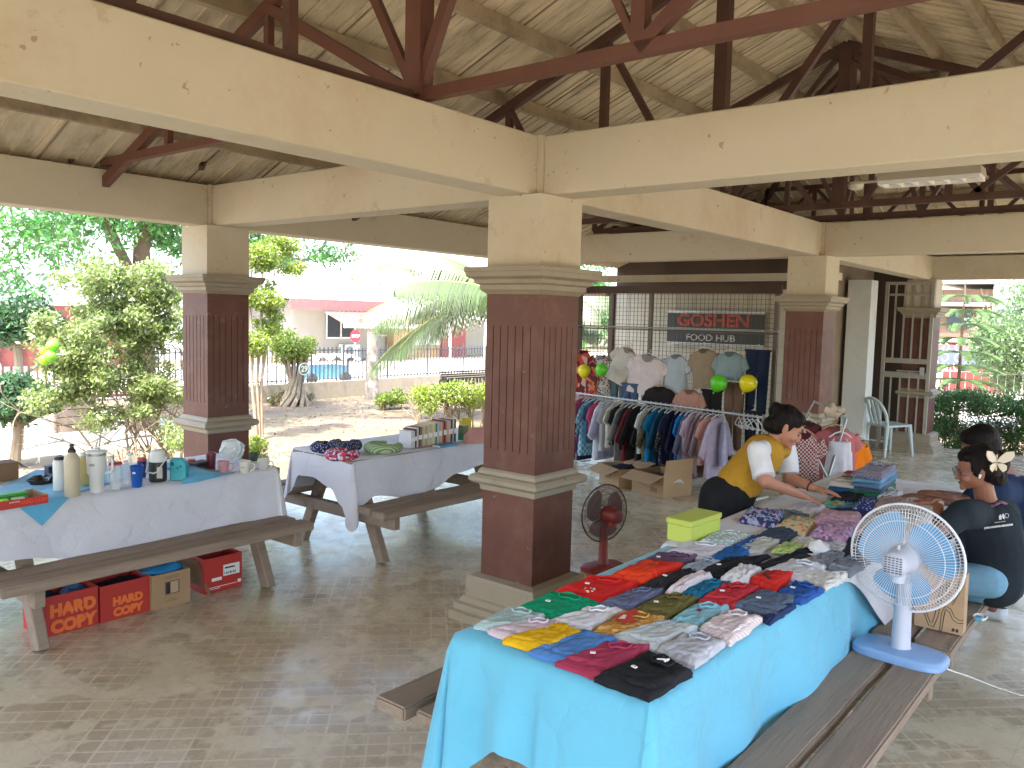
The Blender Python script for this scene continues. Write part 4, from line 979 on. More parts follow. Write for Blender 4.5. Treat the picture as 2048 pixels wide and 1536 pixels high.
G=[ # label, category, name, corners, colour, opts
('mint green striped top at the left corner of the blue table','top',((946,1252),(1018,1216),(1092,1232),(1040,1262)),(.42,.55,.54),dict(pat='stripey',pc=(.34,.47,.47),ps=60)),
('pale pink top between the mint top and the yellow shorts','top',((972,1262),(1052,1243),(1130,1246),(1062,1288)),(.62,.52,.58),dict()),
('white gingham top peeking out under the pale pink top','top',((966,1256),(985,1246),(1040,1262),(1010,1278)),(.66,.66,.68),dict(pat='check',pc=(.35,.38,.45),ps=110,z=.755,th=.010)),
('bright yellow folded shorts near the front edge of the blue table','shorts',((1003,1280),(1125,1250),(1165,1268),(1098,1304)),(.70,.42,.012),dict(th=.022)),
('bright blue denim shorts beside the yellow shorts','shorts',((1055,1303),(1160,1263),(1236,1278),(1148,1333)),(.09,.24,.56),dict()),
('crimson folded tee with a white price tag at the front edge','t-shirt',((1110,1325),(1215,1288),(1306,1294),(1205,1359)),(.38,.045,.10),dict(tag=True)),
('black polo with a small white chest mark at the front corner of the blue table','polo shirt',((1185,1355),(1302,1303),(1388,1345),(1298,1396)),BK,dict(tag=True,th=.022)),
('kelly green folded tee near the left edge of the blue table','t-shirt',((1030,1217),(1108,1183),(1201,1206),(1126,1245)),(.005,.31,.15),dict(tag=True)),
('white tee between the green tee and the gold patterned blouse','t-shirt',((1086,1246),(1178,1218),(1250,1220),(1168,1268)),WH,dict()),
('gold patterned blouse with a red and white emblem','blouse',((1178,1266),(1248,1226),(1334,1236),(1264,1280)),(.50,.26,.06),dict(pat='floral',pc=(.66,.42,.14),ps=60)),
('pale grey-green trousers with knotted ties below the gold blouse','trousers',((1220,1273),(1325,1246),(1400,1256),(1312,1302)),(.48,.54,.56),dict(th=.022)),
('light grey folded top at the right edge behind the black polo','top',((1308,1301),(1368,1270),(1453,1285),(1390,1332)),(.45,.47,.53),dict(th=.022)),
('red tee with a white printed face design','t-shirt',((1110,1180),(1183,1153),(1281,1166),(1205,1207)),(.62,.022,.02),dict(tag=True)),
('slate blue folded tee right of the red tee with the white print','t-shirt',((1198,1208),(1258,1186),(1332,1178),(1262,1223)),(.13,.15,.25),dict()),
('olive green folded shirt with a white price tag','shirt',((1256,1224),(1330,1190),(1397,1195),(1332,1240)),(.14,.125,.04),dict(tag=True)),
('light aqua tee with a small maroon label','t-shirt',((1332,1245),(1395,1209),(1458,1214),(1404,1258)),(.24,.50,.60),dict()),
('white pink-striped blouse at the right edge beside the aqua tee','blouse',((1398,1258),(1448,1226),(1525,1236),(1460,1286)),(.66,.62,.64),dict(pat='stripey',pc=(.60,.48,.50),ps=30,th=.025)),
('crumpled orange-red dress with dark lettering on the left edge','dress',((1208,1160),(1288,1127),(1370,1132),(1292,1166)),(.72,.055,.015),dict(puff=.015,pat='floral',pc=(.60,.03,.015),ps=9)),
('dark charcoal shirt below the orange-red dress','shirt',((1282,1170),(1378,1140),(1402,1148),(1318,1180)),(.03,.032,.04),dict(tag=True)),
('white and pink rolled top between the charcoal shirt and the teal tee','top',((1330,1186),(1402,1149),(1426,1156),(1364,1190)),(.62,.56,.60),dict(puff=.02,th=.02)),
('teal blue folded tee left of the bright red blouse','t-shirt',((1354,1192),(1408,1164),(1464,1166),(1402,1196)),(.015,.15,.27),dict()),
('red tee with a white price tag in the middle of the blue table','t-shirt',((1396,1202),(1448,1170),(1522,1172),(1468,1214)),(.50,.035,.05),dict(tag=True)),
('bright red blouse with a dark curved print','blouse',((1496,1162),(1530,1147),(1590,1149),(1552,1187)),(.60,.03,.025),dict(puff=.01)),
('slate denim shorts with a white price tag near the right edge','shorts',((1460,1211),(1520,1183),(1594,1195),(1556,1232)),(.10,.14,.21),dict(tag=True)),
('navy garment folded under the slate denim shorts','shorts',((1522,1240),(1570,1210),(1594,1212),(1540,1248)),NV,dict(z=.755,th=.012)),
('royal blue folded tee at the right edge below the off-white trousers','t-shirt',((1546,1190),(1590,1164),(1652,1180),(1602,1206)),(.025,.09,.34),dict(tag=True)),
('off-white drawstring shorts at the right edge of the blue table','shorts',((1588,1152),(1634,1146),(1698,1148),(1652,1178)),(.58,.60,.58),dict()),
('white polo between the off-white shorts and the grey sweaters','polo shirt',((1525,1142),(1586,1120),(1657,1134),(1602,1161)),(.60,.64,.70),dict()),
('white crumpled top above the red tee','top',((1438,1160),(1480,1134),(1524,1139),(1492,1170)),(.66,.68,.72),dict(puff=.012)),
('long black folded trousers across the middle of the table','trousers',((1385,1152),(1448,1120),(1545,1112),(1442,1156)),BK,dict(tag=True)),
('grey-blue folded tee between the plum top and the black trousers','t-shirt',((1362,1137),(1410,1119),(1442,1124),(1402,1150)),(.30,.36,.44),dict()),
('plum folded top at the left edge behind the orange-red dress','top',((1268,1130),(1318,1107),(1400,1114),(1342,1137)),(.13,.075,.13),dict(tag=True)),
('white folded shirt at the left edge behind the plum top','shirt',((1328,1106),(1375,1084),(1467,1095),(1410,1121)),(.60,.60,.68),dict()),
('royal blue folded shorts right of the white shirt','shorts',((1410,1123),(1450,1098),(1510,1096),(1472,1126)),(.02,.12,.36),dict()),
('white top with teal diamond pattern in front of the lime box','top',((1390,1087),(1428,1064),(1508,1069),(1466,1091)),(.62,.66,.66),dict(pat='check',pc=(.30,.47,.50),ps=55)),
('grey-white folded top right of the diamond pattern top','top',((1468,1103),(1503,1080),(1566,1080),(1524,1107)),(.46,.49,.46),dict()),
('light green folded scarf on the black shirts','scarf',((1542,1102),(1568,1086),(1608,1090),(1580,1107)),(.34,.45,.16),dict(th=.012,z=.775)),
('blue folded shorts squeezed behind the grey-white top','shorts',((1462,1096),(1508,1074),(1524,1080),(1492,1101)),(.03,.11,.36),dict()),
('black folded shirt left of the grey hoodie','shirt',((1506,1136),(1600,1102),(1648,1100),(1560,1132)),BK,dict()),
('grey hoodie with a blue zip near the right edge','hoodie',((1610,1126),(1648,1104),(1692,1107),(1664,1137)),(.22,.26,.32),dict()),
('mid grey sweater with a white cord at the right edge','sweater',((1653,1137),(1690,1117),(1742,1121),(1700,1150)),(.19,.22,.27),dict(th=.024)),
('charcoal folded shirt at the right edge with white specks','shirt',((1678,1112),(1698,1078),(1752,1070),(1742,1119)),(.03,.04,.055),dict(tag=True)),
('pale grey blouse left of the white sun hat','blouse',((1566,1096),(1590,1078),(1630,1080),(1612,1100)),(.52,.53,.50),dict()),
('white folded sleeve top right of the white sun hat','top',((1630,1104),(1662,1086),(1704,1094),(1680,1108)),(.60,.61,.68),dict()),
('navy floral bundle beside the lime box','blouse',((1476,1043),(1500,1024),(1572,1030),(1556,1058)),(.03,.045,.14),dict(puff=.035,pat='multi',pc=[(.35,.4,.55),(.5,.3,.45),(.03,.045,.14),(.2,.3,.5)],ps=75)),
('cream and orange printed blouse right of the navy floral bundle','blouse',((1548,1057),(1585,1038),(1640,1045),(1610,1072)),(.60,.45,.26),dict(puff=.02,pat='multi',pc=[(.55,.2,.08),(.6,.48,.3),(.12,.3,.2),(.6,.5,.36)],ps=60)),
('dark slate folded shirt below the cream and orange blouse','shirt',((1504,1077),(1538,1058),(1604,1062),(1570,1087)),(.05,.075,.12),dict()),
('pale pink floral bundle behind the purple blouse','blouse',((1618,1050),(1642,1026),(1726,1034),(1716,1060)),(.52,.36,.44),dict(puff=.03,pat='floral',pc=(.42,.25,.34),ps=50)),
('purple floral blouse in front of the pale pink bundle','blouse',((1618,1072),(1656,1048),(1722,1058),(1692,1088)),(.38,.27,.44),dict(puff=.03,pat='multi',pc=[(.2,.12,.26),(.55,.42,.55),(.38,.27,.44),(.6,.3,.5)],ps=70)),
('plain light pink top half hidden by the white fan','top',((1706,1070),(1738,1044),(1806,1040),(1760,1082)),(.55,.38,.45),dict(puff=.01)),
('flat white blouse with grey lettering in front of the vested woman','blouse',((1560,1024),(1602,1004),(1652,1012),(1622,1036)),(.58,.60,.66),dict()),
('slate grey folded shirt behind the pink floral bundle','shirt',((1538,1037),(1568,1021),(1622,1032),(1600,1046)),(.14,.17,.18),dict()),
('dark navy folded skirt behind the pink floral bundle','skirt',((1636,1032),(1660,1018),(1748,1020),(1722,1046)),(.02,.03,.08),dict()),
('green and yellow tropical blouse under the vested woman\'s hands','blouse',((1640,1010),(1665,996),(1702,1003),(1682,1020)),(.10,.40,.30),dict(puff=.01,pat='multi',pc=[(.6,.45,.15),(.05,.3,.12),(.5,.2,.05),(.1,.4,.4)],ps=60)),
('steel blue folded tee right of the tropical blouse','t-shirt',((1660,1022),(1690,1006),(1724,1009),(1712,1024)),(.10,.24,.38),dict()),
('navy and white printed blouse left of the striped blouse','blouse',((1706,1020),(1722,1000),(1756,1000),(1748,1024)),(.03,.05,.2),dict(puff=.02,pat='dots',pc=(.5,.55,.65),ps=60)),
('maroon and white striped blouse behind the white fan','blouse',((1742,1022),(1762,996),(1822,998),(1806,1028)),(.60,.54,.52),dict(puff=.02,pat='stripey',pc=(.09,.03,.035),ps=28)),
('white folded blouse with a green edge at the seated people\'s hands','blouse',((1750,1000),(1766,982),(1806,984),(1798,1002)),(.60,.66,.68),dict(th=.03)),
('black folded tees under the jeans stack','t-shirt',((1654,1006),(1690,985),(1742,984),(1724,1008)),BK,dict(th=.035)),
]
for i,(lab,cat,px,col,op) in enumerate(G):
    nm={'t-shirt':'folded_tshirt','top':'folded_sleeveless_garment','shorts':'folded_shorts','polo shirt':'folded_polo','blouse':'folded_blouse','trousers':'folded_trousers','shirt':'folded_shirt','dress':'folded_dress'}.get(cat,'folded_'+cat)
    op=dict(op); z=op.pop('z',.768 if i>24 and px[1][0]>1700 else .758)
    o,at,th=garment(nm,lab,cat,px,col,z=z,seed=i+1,**op)
    if lab.startswith('gold patterned'):
        bm=B(); v=[bm.verts.new(at(u,v_)+Vector((0,0,th*1.9))) for u,v_ in((.35,.3),(.6,.15),(.95,.3),(.8,.5),(.62,.45),(.45,.75),(.3,.6))]; bm.faces.new(v); e=fin('red_emblem',bm,mat('emblem_red',(.55,.04,.02),.8,.1),o)
        bm=B(); v=[bm.verts.new(at(u,v_)+Vector((0,0,th*1.98))) for u,v_ in((.42,.32),(.62,.28),(.62,.36),(.45,.45))]; bm.faces.new(v); fin('white_patch',bm,white,o)
    if lab.endswith('printed face design'):
        rnd=random.Random(4); bm=B(); c0=at(.2,.55)
        for k in range(26):
            a=rnd.random()*6.28; r=rnd.random()*.02; lathe(bm,[(.0035,-.004),(.0035,.0005)],6,c=(c0.x+r*math.cos(a)*1.6,c0.y+r*math.sin(a),th*1.45))
        fin('white_print',bm,white,o)
    if lab.startswith('crumpled orange-red'):
        bm=B(); tube(bm,[at(u,v_)+Vector((0,0,th*1.7)) for u,v_ in((.5,.3),(.55,.5),(.7,.45),(.62,.7),(.8,.6))],.004,5); fin('dark_strap',bm,mat('dark_strap',(.03,.02,.02),.8,.1),o)
    if lab.startswith('bright red blouse'):
        bm=B(); tube(bm,[at(u,v_)+Vector((0,0,th*1.75)) for u,v_ in((.3,.6),(.4,.3),(.6,.25),(.75,.4),(.6,.6),(.5,.5))],.005,5); fin('dark_strap',bm,MATS['dark_strap'],o)
    if lab.startswith('light aqua tee'):
        bm=B(); g=at(.55,.45); ax=(at(.6,.45)-at(.5,.45)).normalized(); box(bm,-.012,.012,-.007,.007,-.002,.0008,M=frameM((g.x,g.y,th*1.25+.003),ax,(-ax.y,ax.x,0))); fin('maroon_label',bm,mat('maroon_label',(.25,.02,.08),.8,.1),o)
    if lab.startswith('black polo'):
        bm=B(); c0=at(.75,.55); tube(bm,[c0+Vector((-.01,.012,th*1.9)),c0+Vector((0,-.002,th*1.9)),c0+Vector((.004,-.016,th*1.9))],[.0015,.003,.004],5); tube(bm,[c0+Vector((-.008,-.012,th*1.9)),c0+Vector((.012,-.014,th*1.9))],.0035,5); fin('chest_mark',bm,white,o)
# white sun hat, crumpled
hc_=atz(1638,1095,.79); t=thing('sun_hat','crumpled white sun hat lying between the pale grey blouse and the purple blouse','hat',hc_); bm=B()
ell(bm,(0,0,.0),(.055,.045,.032),12); 
for v in bm.verts: v.co+=Vector((noise.noise(v.co*30),noise.noise(v.co*30+Vector((5,0,0))),noise.noise(v.co*30+Vector((0,5,0)))))*.018
fin('hat_crown',bm,cmat('hat_white',(.68,.69,.72)),t,smooth=True); bm=B(); lathe(bm,[(.05,-.015),(.085,-.02),(.088,-.017),(.05,-.012)],24)
for v in bm.verts: v.co.z+=.02*noise.noise(v.co*14)
fin('brim',bm,MATS['hat_white'],t,smooth=True)
# lime box
b0=atz(1382,1088,.765); t=thing('storage_box','lime green lidded fabric box behind the diamond pattern top','box',(-.27,-1.19,.757),rz=math.radians(-3)); lime=mat('lime_fabric',(.47,.56,.10),.8,.06,4,bump=.1)
bm=B(); box(bm,-.14,.13,-.062,.062,.001,.078); fin('body',bm,lime,t,bev=.003); bm=B(); box(bm,-.144,.134,-.066,.066,.079,.104); fin('lid',bm,lime,t,bev=.003)
# jeans stack at the far end
def stack(items,px,z,base,dz):
    for k,(lab,cat,col,op) in enumerate(items):
        o,_,_=garment('folded_'+{'top':'garment'}.get(cat,cat),lab,cat,[(u,v-0) for u,v in px],col,z=z,th=dz*.8,seed=base+k,**op); z+=dz
    return z
st=[('dark teal jeans at the bottom of the far right stack','jeans',(.03,.07,.10),{}),('green folded top sticking out of the jeans stack','top',(.03,.24,.11),{}),('grey-blue jeans in the middle of the far stack','jeans',(.11,.15,.20),{}),('light blue jeans near the top of the far stack','jeans',(.13,.27,.42),{}),('faded blue jeans topmost but one of the far stack','jeans',(.20,.36,.52),{}),('lilac and white striped blouse on top of the jeans stack','blouse',(.42,.42,.55),dict(pat='stripey',pc=(.1,.1,.16),ps=35))]
def lift(px,z):   # same footprint on the table for each height
    return [tuple(p) for p in px]
fp=[atz(1700,996,.77),atz(1735,976,.77),atz(1792,978,.77),atz(1762,1004,.77)]
def projpx(P):
    P=np.array(P)-CAMP; zz=P@F2; return (1024+FPX*(P@R3)/zz,768-FPX*(P@U3)/zz)
z=.765
for k,(lab,cat,col,op) in enumerate(st):
    rnd=random.Random(k); px=[projpx((p.x+.02*(rnd.random()-.5),p.y+.02*(rnd.random()-.5),z+.014)) for p in fp]
    garment('folded_'+{'top':'garment'}.get(cat,cat),lab,cat,px,col,z=z,th=.022,seed=200+k,**op); z+=.026
fp=[atz(1655,990,.77),atz(1690,968,.77),atz(1730,972,.77),atz(1706,996,.77)]; z=.77
st=[('dark blue jeans under the white and red tee','jeans',(.02,.07,.17),{}),('blue jeans just below the white and red tee','jeans',(.03,.12,.28),{}),('white tee with a red block and dark script left of the jeans stack','t-shirt',(.62,.60,.56),{})]
for k,(lab,cat,col,op) in enumerate(st):
    px=[projpx((p.x,p.y,z+.014)) for p in fp]; o,at,th=garment('folded_'+('tshirt' if cat=='t-shirt' else cat),lab,cat,px,col,z=z,th=.024,seed=220+k,**op); z+=.028
bm=B(); v=[bm.verts.new(at(u,v_)+Vector((0,0,th*1.75))) for u,v_ in((.55,.2),(.85,.2),(.85,.75),(.6,.8))]; bm.faces.new(v); fin('red_block',bm,mat('print_red',(.5,.02,.03),.8,.1),o)
g=at(.3,.5); ax=(at(.4,.9)-at(.3,.1)).normalized(); text('script','Cali',.035,mat('print_dark',(.03,.01,.03),.8,.1),frameM((g.x,g.y,th*1.75),ax,(-ax.y,ax.x,0)),o)
# neck pillows on the second table
def pillow(label,px,col,pat,pc,ps,r,seed,rz=0,z=.757,sz=1):
    c=atz(*px,z+r); t=thing('neck_pillow',label,'neck pillow',(c.x,c.y,z+r),rz,group='neck pillows on the book table'); bm=B()
    pts=[(.085*sz*math.cos(a)*1.1,.085*sz*math.sin(a),0) for a in np.linspace(.5,5.78,20)]
    rr=[r*(.55+.45*math.sin(math.pi*(i+.5)/20)**.5)*(1+.06*math.sin(i*2.1)) for i in range(20)]
    tube(bm,pts,rr,14); m=cmat('pillow_%d'%seed,col,pat,pc,ps); o=fin('cushion',bm,m,t,smooth=True)
    bm=B(); tube(bm,[(p[0]*1.0,p[1],r_*.98) for p,r_ in zip(pts,rr)],.0025,4); fin('seam',bm,m,t); return t
pillow('navy neck pillow with white dots at the left end of the book table',(655,893),(.02,.03,.09),'dots',(.55,.58,.7),85,.036,301,.4)
pillow('dark navy speckled neck pillow leaning behind the dotted one',(690,890),(.025,.03,.07),'dots',(.4,.4,.5),120,.042,302,.8,z=.762)
pillow('red white and blue flag neck pillow in front of the navy ones',(686,908),(.5,.06,.09),'multi',[(.6,.6,.68),(.03,.04,.2),(.5,.06,.09),(.6,.6,.68)],70,.036,303,.1)
pillow('green zigzag neck pillow beside the books',(768,894),(.16,.24,.12),'stripey',(.38,.48,.28),22,.036,304,.2,sz=1.25)
# ================= BOOKS =================
rnd=random.Random(9)
paper=mat('paper',(.62,.58,.47),.9,.05)
bcols=[(.55,.55,.58),(.10,.02,.03),(.55,.5,.5),(.07,.02,.03),(.18,.14,.09),(.45,.36,.22),(.5,.42,.28),(.42,.3,.18),(.52,.46,.33),(.5,.44,.3),(.48,.42,.3),(.55,.52,.45),(.62,.5,.12),(.02,.2,.24),(.45,.5,.52),(.5,.3,.25),(.55,.45,.35),(.45,.12,.05),(.06,.01,.02),(.4,.1,.07),(.55,.35,.28),(.5,.4,.33),(.03,.04,.07),(.5,.47,.4),(.05,.06,.08)]
names=['white','dark maroon','pale grey','wine coloured','brown','tan','buff','light brown','cream','beige','ivory','off-white','yellow','teal','pale blue','dusty pink','peach','orange-brown','near-black','brick red','salmon','sand','navy','grey','charcoal']
x=0; p0=atz(822,897,.757); p1=atz(910,884,.757); d=(p1-p0); d.z=0; Ld=d.length; d.normalize(); nrm=Vector((-d.y,d.x,0))
ths=[.034]+[.011+.01*rnd.random() for _ in bcols[1:]]; sc=Ld*1.02/sum(ths)
for i,(c,nm) in enumerate(zip(bcols,names)):
    w=ths[i]*sc; h=.125+.05*(i/24)**.5+.012*rnd.random(); dp=.13
    o=p0+d*x; M=frameM((o.x,o.y,.758),d,nrm); lab=f'{nm} book at the left end of the row of upright books' if i==0 else (f'{nm} book at the right end of the row of upright books' if i==24 else f'{nm} book between the {names[i-1]} and {names[i+1]} books')
    t=thing('book',lab,'book',(0,0,0),group='upright books on the white table'); t.matrix_world=M
    m=mat('book_cover_%d'%i,c,.6,.06); bm=B(); box(bm,0,w*.97,0,.004,0,h); box(bm,0,.0016,.004,dp,0,h); box(bm,w*.97-.0016,w*.97,.004,dp,0,h); fin('cover',bm,m,t)
    bm=B(); box(bm,.002,w*.97-.002,.0045,dp-.003,.003,h-.003); fin('pages',bm,paper,t)
    if i%3!=2:
        bm=B(); box(bm,.001,w*.97-.001,-.001,-.0002,h*.38,h*.60); fin('price_label',bm,white,t)
    x+=w
# blue book lying flat in front, green and grey pieces, pink pouch
c=atz(893,893,.757); t=thing('book','blue book lying flat in front of the row','book',(c.x,c.y,.757),math.atan2(d.y,d.x)); bm=B(); box(bm,-.10,.09,-.035,.06,.001,.004); box(bm,-.10,.09,-.035,.06,.016,.019); box(bm,-.10,.09,-.035,-.0335,.004,.016); fin('cover',bm,mat('book_blue',(.06,.22,.42),.5,.05),t); bm=B(); box(bm,-.098,.088,-.033,.058,.0045,.0155); fin('pages',bm,paper,t)
def lathething(name,label,cat,px,z,parts,rz=0,group=None,pos=None):
    """parts: list of (part name, profile, material, n, sx)"""
    c=atz(px[0],px[1],z) if pos is None else Vector(pos); t=thing(name,label,cat,(c.x,c.y,z),rz,group=group)
    for nm,pr,m,*r in parts:
        bm=B(); lathe(bm,pr,r[0] if r else 26,sx=r[1] if len(r)>1 else 1); fin(nm,bm,m,t,smooth=50)
    return t
def clear(name,col=(.8,.85,.86)):
    m=mat(name,col,.08,0,alpha=.32); return m
c=atz(926,880,.757); t=thing('green_tin','green and grey pencil tin standing right of the books','tin',(c.x,c.y,.757)); bm=B(); box(bm,-.03,.03,-.03,.03,.001,.05); fin('base',bm,mat('tin_green',(.02,.22,.08),.4,.1),t,bev=.003); bm=B(); box(bm,-.029,.029,-.029,.029,.051,.12); fin('upper_part',bm,mat('tin_olive',(.16,.18,.10),.5,.1),t,bev=.003)
c=atz(955,888,.757); t=thing('pouch','dusty pink canvas pouch beside the column at the end of the book table','bag',(c.x+.03,c.y+.03,.757),-.5); bm=B()
r0=[(-.1,-.035,0),(.12,-.035,0),(.12,.045,0),(-.1,.045,0)]; r1=[(-.095,-.045,.06),(.115,-.045,.06),(.115,.05,.06),(-.095,.05,.06)]; r2=[(-.06,-.008,.115),(.10,-.008,.12),(.10,.008,.12),(-.06,.008,.115)]
R_=[[bm.verts.new(p) for p in r] for r in(r0,r1,r2)]
for a,b in zip(R_,R_[1:]):
    for i in range(4): bm.faces.new((a[i],a[(i+1)%4],b[(i+1)%4],b[i]))
bm.faces.new(R_[0][::-1]); bm.faces.new(R_[2]); bmesh.ops.subdivide_edges(bm,edges=bm.edges,cuts=3,use_grid_fill=True)
for v in bm.verts: v.co+=Vector((0,1,0))*.008*noise.noise(v.co*20)
fin('body',bm,cmat('dusty_pink',(.46,.24,.22)),t,smooth=True); bm=B(); tube(bm,[(-.062,-.0,.118),(0,0,.121),(.1,0,.123)],.003,5); fin('zip',bm,MATS['dusty_pink'],t)
c=atz(938,872,.757); t=thing('yellow_bag','yellow paper bag standing behind the pink pouch','bag',(c.x,c.y+.04,.757),-.4); bm=B(); box(bm,-.05,.05,-.02,.02,.001,.15); 
for v in bm.verts:
    if v.co.z>.1: v.co.y*=.3; v.co.x*=.8
fin('body',bm,mat('yellow_paper',(.55,.45,.04),.8,.1),t); bm=B(); tube(bm,[(-.02,0,.148),(-.015,0,.175),(.015,0,.175),(.02,0,.148)],.002,5); fin('handle',bm,MATS['yellow_paper'],t)
# ================= DRINKWARE =================
ZD=.756
whp=mat('white_plastic',(.62,.65,.64),.35,.03); blkp=mat('black_plastic',(.02,.02,.022),.4,.05); beige=mat('beige_bottle',(.46,.42,.30),.35,.03); teal=mat('teal_plastic',(.005,.30,.36),.35,.05); bluep=mat('blue_cup_plastic',(.01,.09,.42),.25,.05); marp=mat('maroon_plastic',(.10,.015,.025),.3,.1)
def H(px,py0,py1,z=ZD):   # real height from base and top pixels
    c=atz(px,py0,z); dd=(np.array(c)-CAMP)@F2; return (py0-py1)*dd/FPX*1.0, 0.5*dd/FPX
h,k=H(145,997,886); 
lathething('water_bottle','tall beige water bottle with a black screw cap','bottle',(145,992),ZD,[('body',[(.036,0),(.0385,.004),(.0385,.19),(.036,.205),(.022,.226),(.02,.232)],beige),('cap',[(.021,.2325),(.021,.245),(.017,.248),(.010,.262),(.012,.27),(.008,.276)],blkp)])
o=COL.objects[-1] if 0 else None
lathething('water_bottle','white bottle with a dark handle lid left of the beige bottle','bottle',(120,980),ZD,[('body',[(.031,0),(.033,.004),(.033,.15),(.028,.165)],whp),('lid',[(.026,.1655),(.026,.18),(.02,.184)],blkp)])
lathething('water_bottle','yellow bottle between the beige bottle and the white tumbler','bottle',(168,970),ZD,[('body',[(.026,0),(.028,.004),(.028,.145),(.016,.165)],mat('yellow_bottle',(.55,.45,.16),.4,.05)),('cap',[(.017,.1655),(.017,.183)],whp)])
t=lathething('tumbler','large white tumbler with a side handle and a straw lid','tumbler',(194,984),ZD,[('body',[(.032,0),(.034,.004),(.036,.09),(.047,.105),(.05,.2)],whp),('rim_band',[(.0495,.2005),(.050,.213)],mat('steel_band',(.35,.36,.36),.3,.1,metal=.6)),('lid',[(.0505,.2135),(.050,.226),(.02,.229),(.018,.24),(.006,.243),(.005,.27)],whp)])
hd=Vector((math.sin(YAW),-math.cos(YAW),0)); bm=B(); tube(bm,[hd*.046+Vector((0,0,.19)),hd*.075+Vector((0,0,.19)),hd*.085+Vector((0,0,.18)),hd*.085+Vector((0,0,.125)),hd*.075+Vector((0,0,.11)),hd*.043+Vector((0,0,.105))],.0065,8); fin('handle',bm,whp,t,smooth=True)
M=frameM(np.array((0,0,.155))-0.0505*np.array([_F[0],_F[1],0]),(hd.x,hd.y,0),(0,0,1)); bm=B(); box(bm,-.014,.014,-.006,.006,0,.001,M=M); fin('label_mark',bm,mat('grey_print',(.3,.3,.3),.6,.05),t)
t=lathething('clear_tumbler','clear tumbler with a red lid and a straw','tumbler',(231,978),ZD,[('cup',[(.028,0),(.030,.004),(.033,.135)],clear('clear_plastic')),('lid',[(.036,.1355),(.036,.145),(.03,.15)],mat('red_lid',(.5,.03,.05),.3,.05)),('base_disc',[(.026,.005),(.026,.011)],whp)])
bm=B(); tube(bm,[(.005,0,.01),(-.01,0,.19)],.003,6); fin('straw',bm,mat('grey_print',(.3,.3,.3)),t)
for k_,(px,py,h_,lab) in enumerate(((252,968,.12,'short clear bottle right behind the blue cup'),(262,962,.15,'tall clear ribbed bottle behind the blue cup'),(222,962,.13,'clear cup behind the red-lidded tumbler'))):
    lathething('clear_bottle',lab,'bottle',(px,py),ZD,[('body',[(.024,0),(.026,.004)]+[(.026-.002*(i%2),.02+i*.012) for i in range(int(h_/.014))]+[(.012,h_)],clear('clear_plastic')),('cap',[(.013,h_+.0005),(.013,h_+.014)],whp)],group='clear plastic bottles')
t=lathething('plastic_cup','royal blue plastic cup with a white price sticker','cup',(274,974),ZD,[('body',[(.024,0),(.027,.004),(.0345,.115),(.036,.117),(.036,.12),(.033,.119),(.025,.01)],bluep)])
M=frameM(np.array((0,0,.085))-0.0345*np.array([_F[0],_F[1],0]),(hd.x,hd.y,0),(0,0,1)); bm=B(); box(bm,-.008,.008,-.005,.005,0,.001,M=M); fin('sticker',bm,white,t)
lathething('small_cup','red and blue cup behind the insulated jug','cup',(284,955),ZD,[('body',[(.02,0),(.022,.004),(.026,.10)],mat('navy_cup',(.03,.05,.2),.4)),('lid',[(.027,.1005),(.024,.118)],mat('red_lid',(.5,.03,.05)))])
t=lathething('insulated_jug','black and white insulated jug with a folding white handle','jug',(316,962),ZD,[('body',[(.044,0),(.048,.006),(.049,.03),(.049,.115)],blkp),('upper_body',[(.046,.1155),(.045,.14),(.038,.158)],whp),('lid',[(.040,.1585),(.037,.176),(.02,.184)],whp)])
bm=B(); s=hd; tube(bm,[-s*.05+Vector((0,0,.155)),-s*.058+Vector((-.01,-.02,.10)),-s*.055+Vector((-.03,-.03,.06)),Vector((-.045,-.035,.055)),s*.02+Vector((-.045,-.04,.065)),s*.052+Vector((0,0,.14))],.0045,8); fin('handle',bm,whp,t,smooth=True)
M=frameM(np.array((.012,-.006,.055))-0.049*np.array([_F[0],_F[1],0]),(hd.x,hd.y,0),(0,0,1)); bm=B(); box(bm,.0,.032,-.03,.035,-.002,.0035,M=M); fin('label_sticker',bm,mat('cream_label',(.5,.52,.48),.6,.1),t)
c=atz(358,960,ZD); t=thing('carry_case','teal plastic carry case with a finger hole and angled side','case',(c.x,c.y,ZD)); M=frameM((0,0,0),(hd.x,hd.y,0),(0,0,1)); bm=B()
ol=[(-.046,0),(.03,0),(.05,.022),(.05,.09),(.04,.115),(.022,.128),(-.03,.13),(-.044,.12),(-.046,.09)]
vs=[bm.verts.new(M@Vector((x_,y_,-.022))) for x_,y_ in ol]; f=bm.faces.new(vs); r_=bmesh.ops.extrude_face_region(bm,geom=[f]); bmesh.ops.translate(bm,verts=[g_ for g_ in r_['geom'] if isinstance(g_,bmesh.types.BMVert)],vec=M.to_3x3()@Vector((0,0,.044))); bmesh.ops.recalc_face_normals(bm,faces=bm.faces); fin('shell',bm,teal,t,bev=.004)
bm=B(); 
for(x_,y_,r__) in((.0,.075,.006),(.018,.084,.006)): lathe(bm,[(r__,.0),(r__,.0012)],12,M=M@Matrix.Translation((x_,y_,.0225)))
lathe(bm,[(.012,0),(.012,.0012)],12,sx=.8,M=M@Matrix.Translation((-.028,.098,.0225))); fin('finger_hole',bm,mat('dark_teal',(.01,.06,.09),.6),t)
lathething('small_jar','small jar with a bright red lid behind the teal case','jar',(383,940),ZD,[('glass',[(.02,0),(.022,.004),(.022,.05)],mat('brown_jar',(.2,.08,.04),.2)),('lid',[(.024,.0505),(.024,.066)],mat('red_lid',(.5,.03,.05)))])
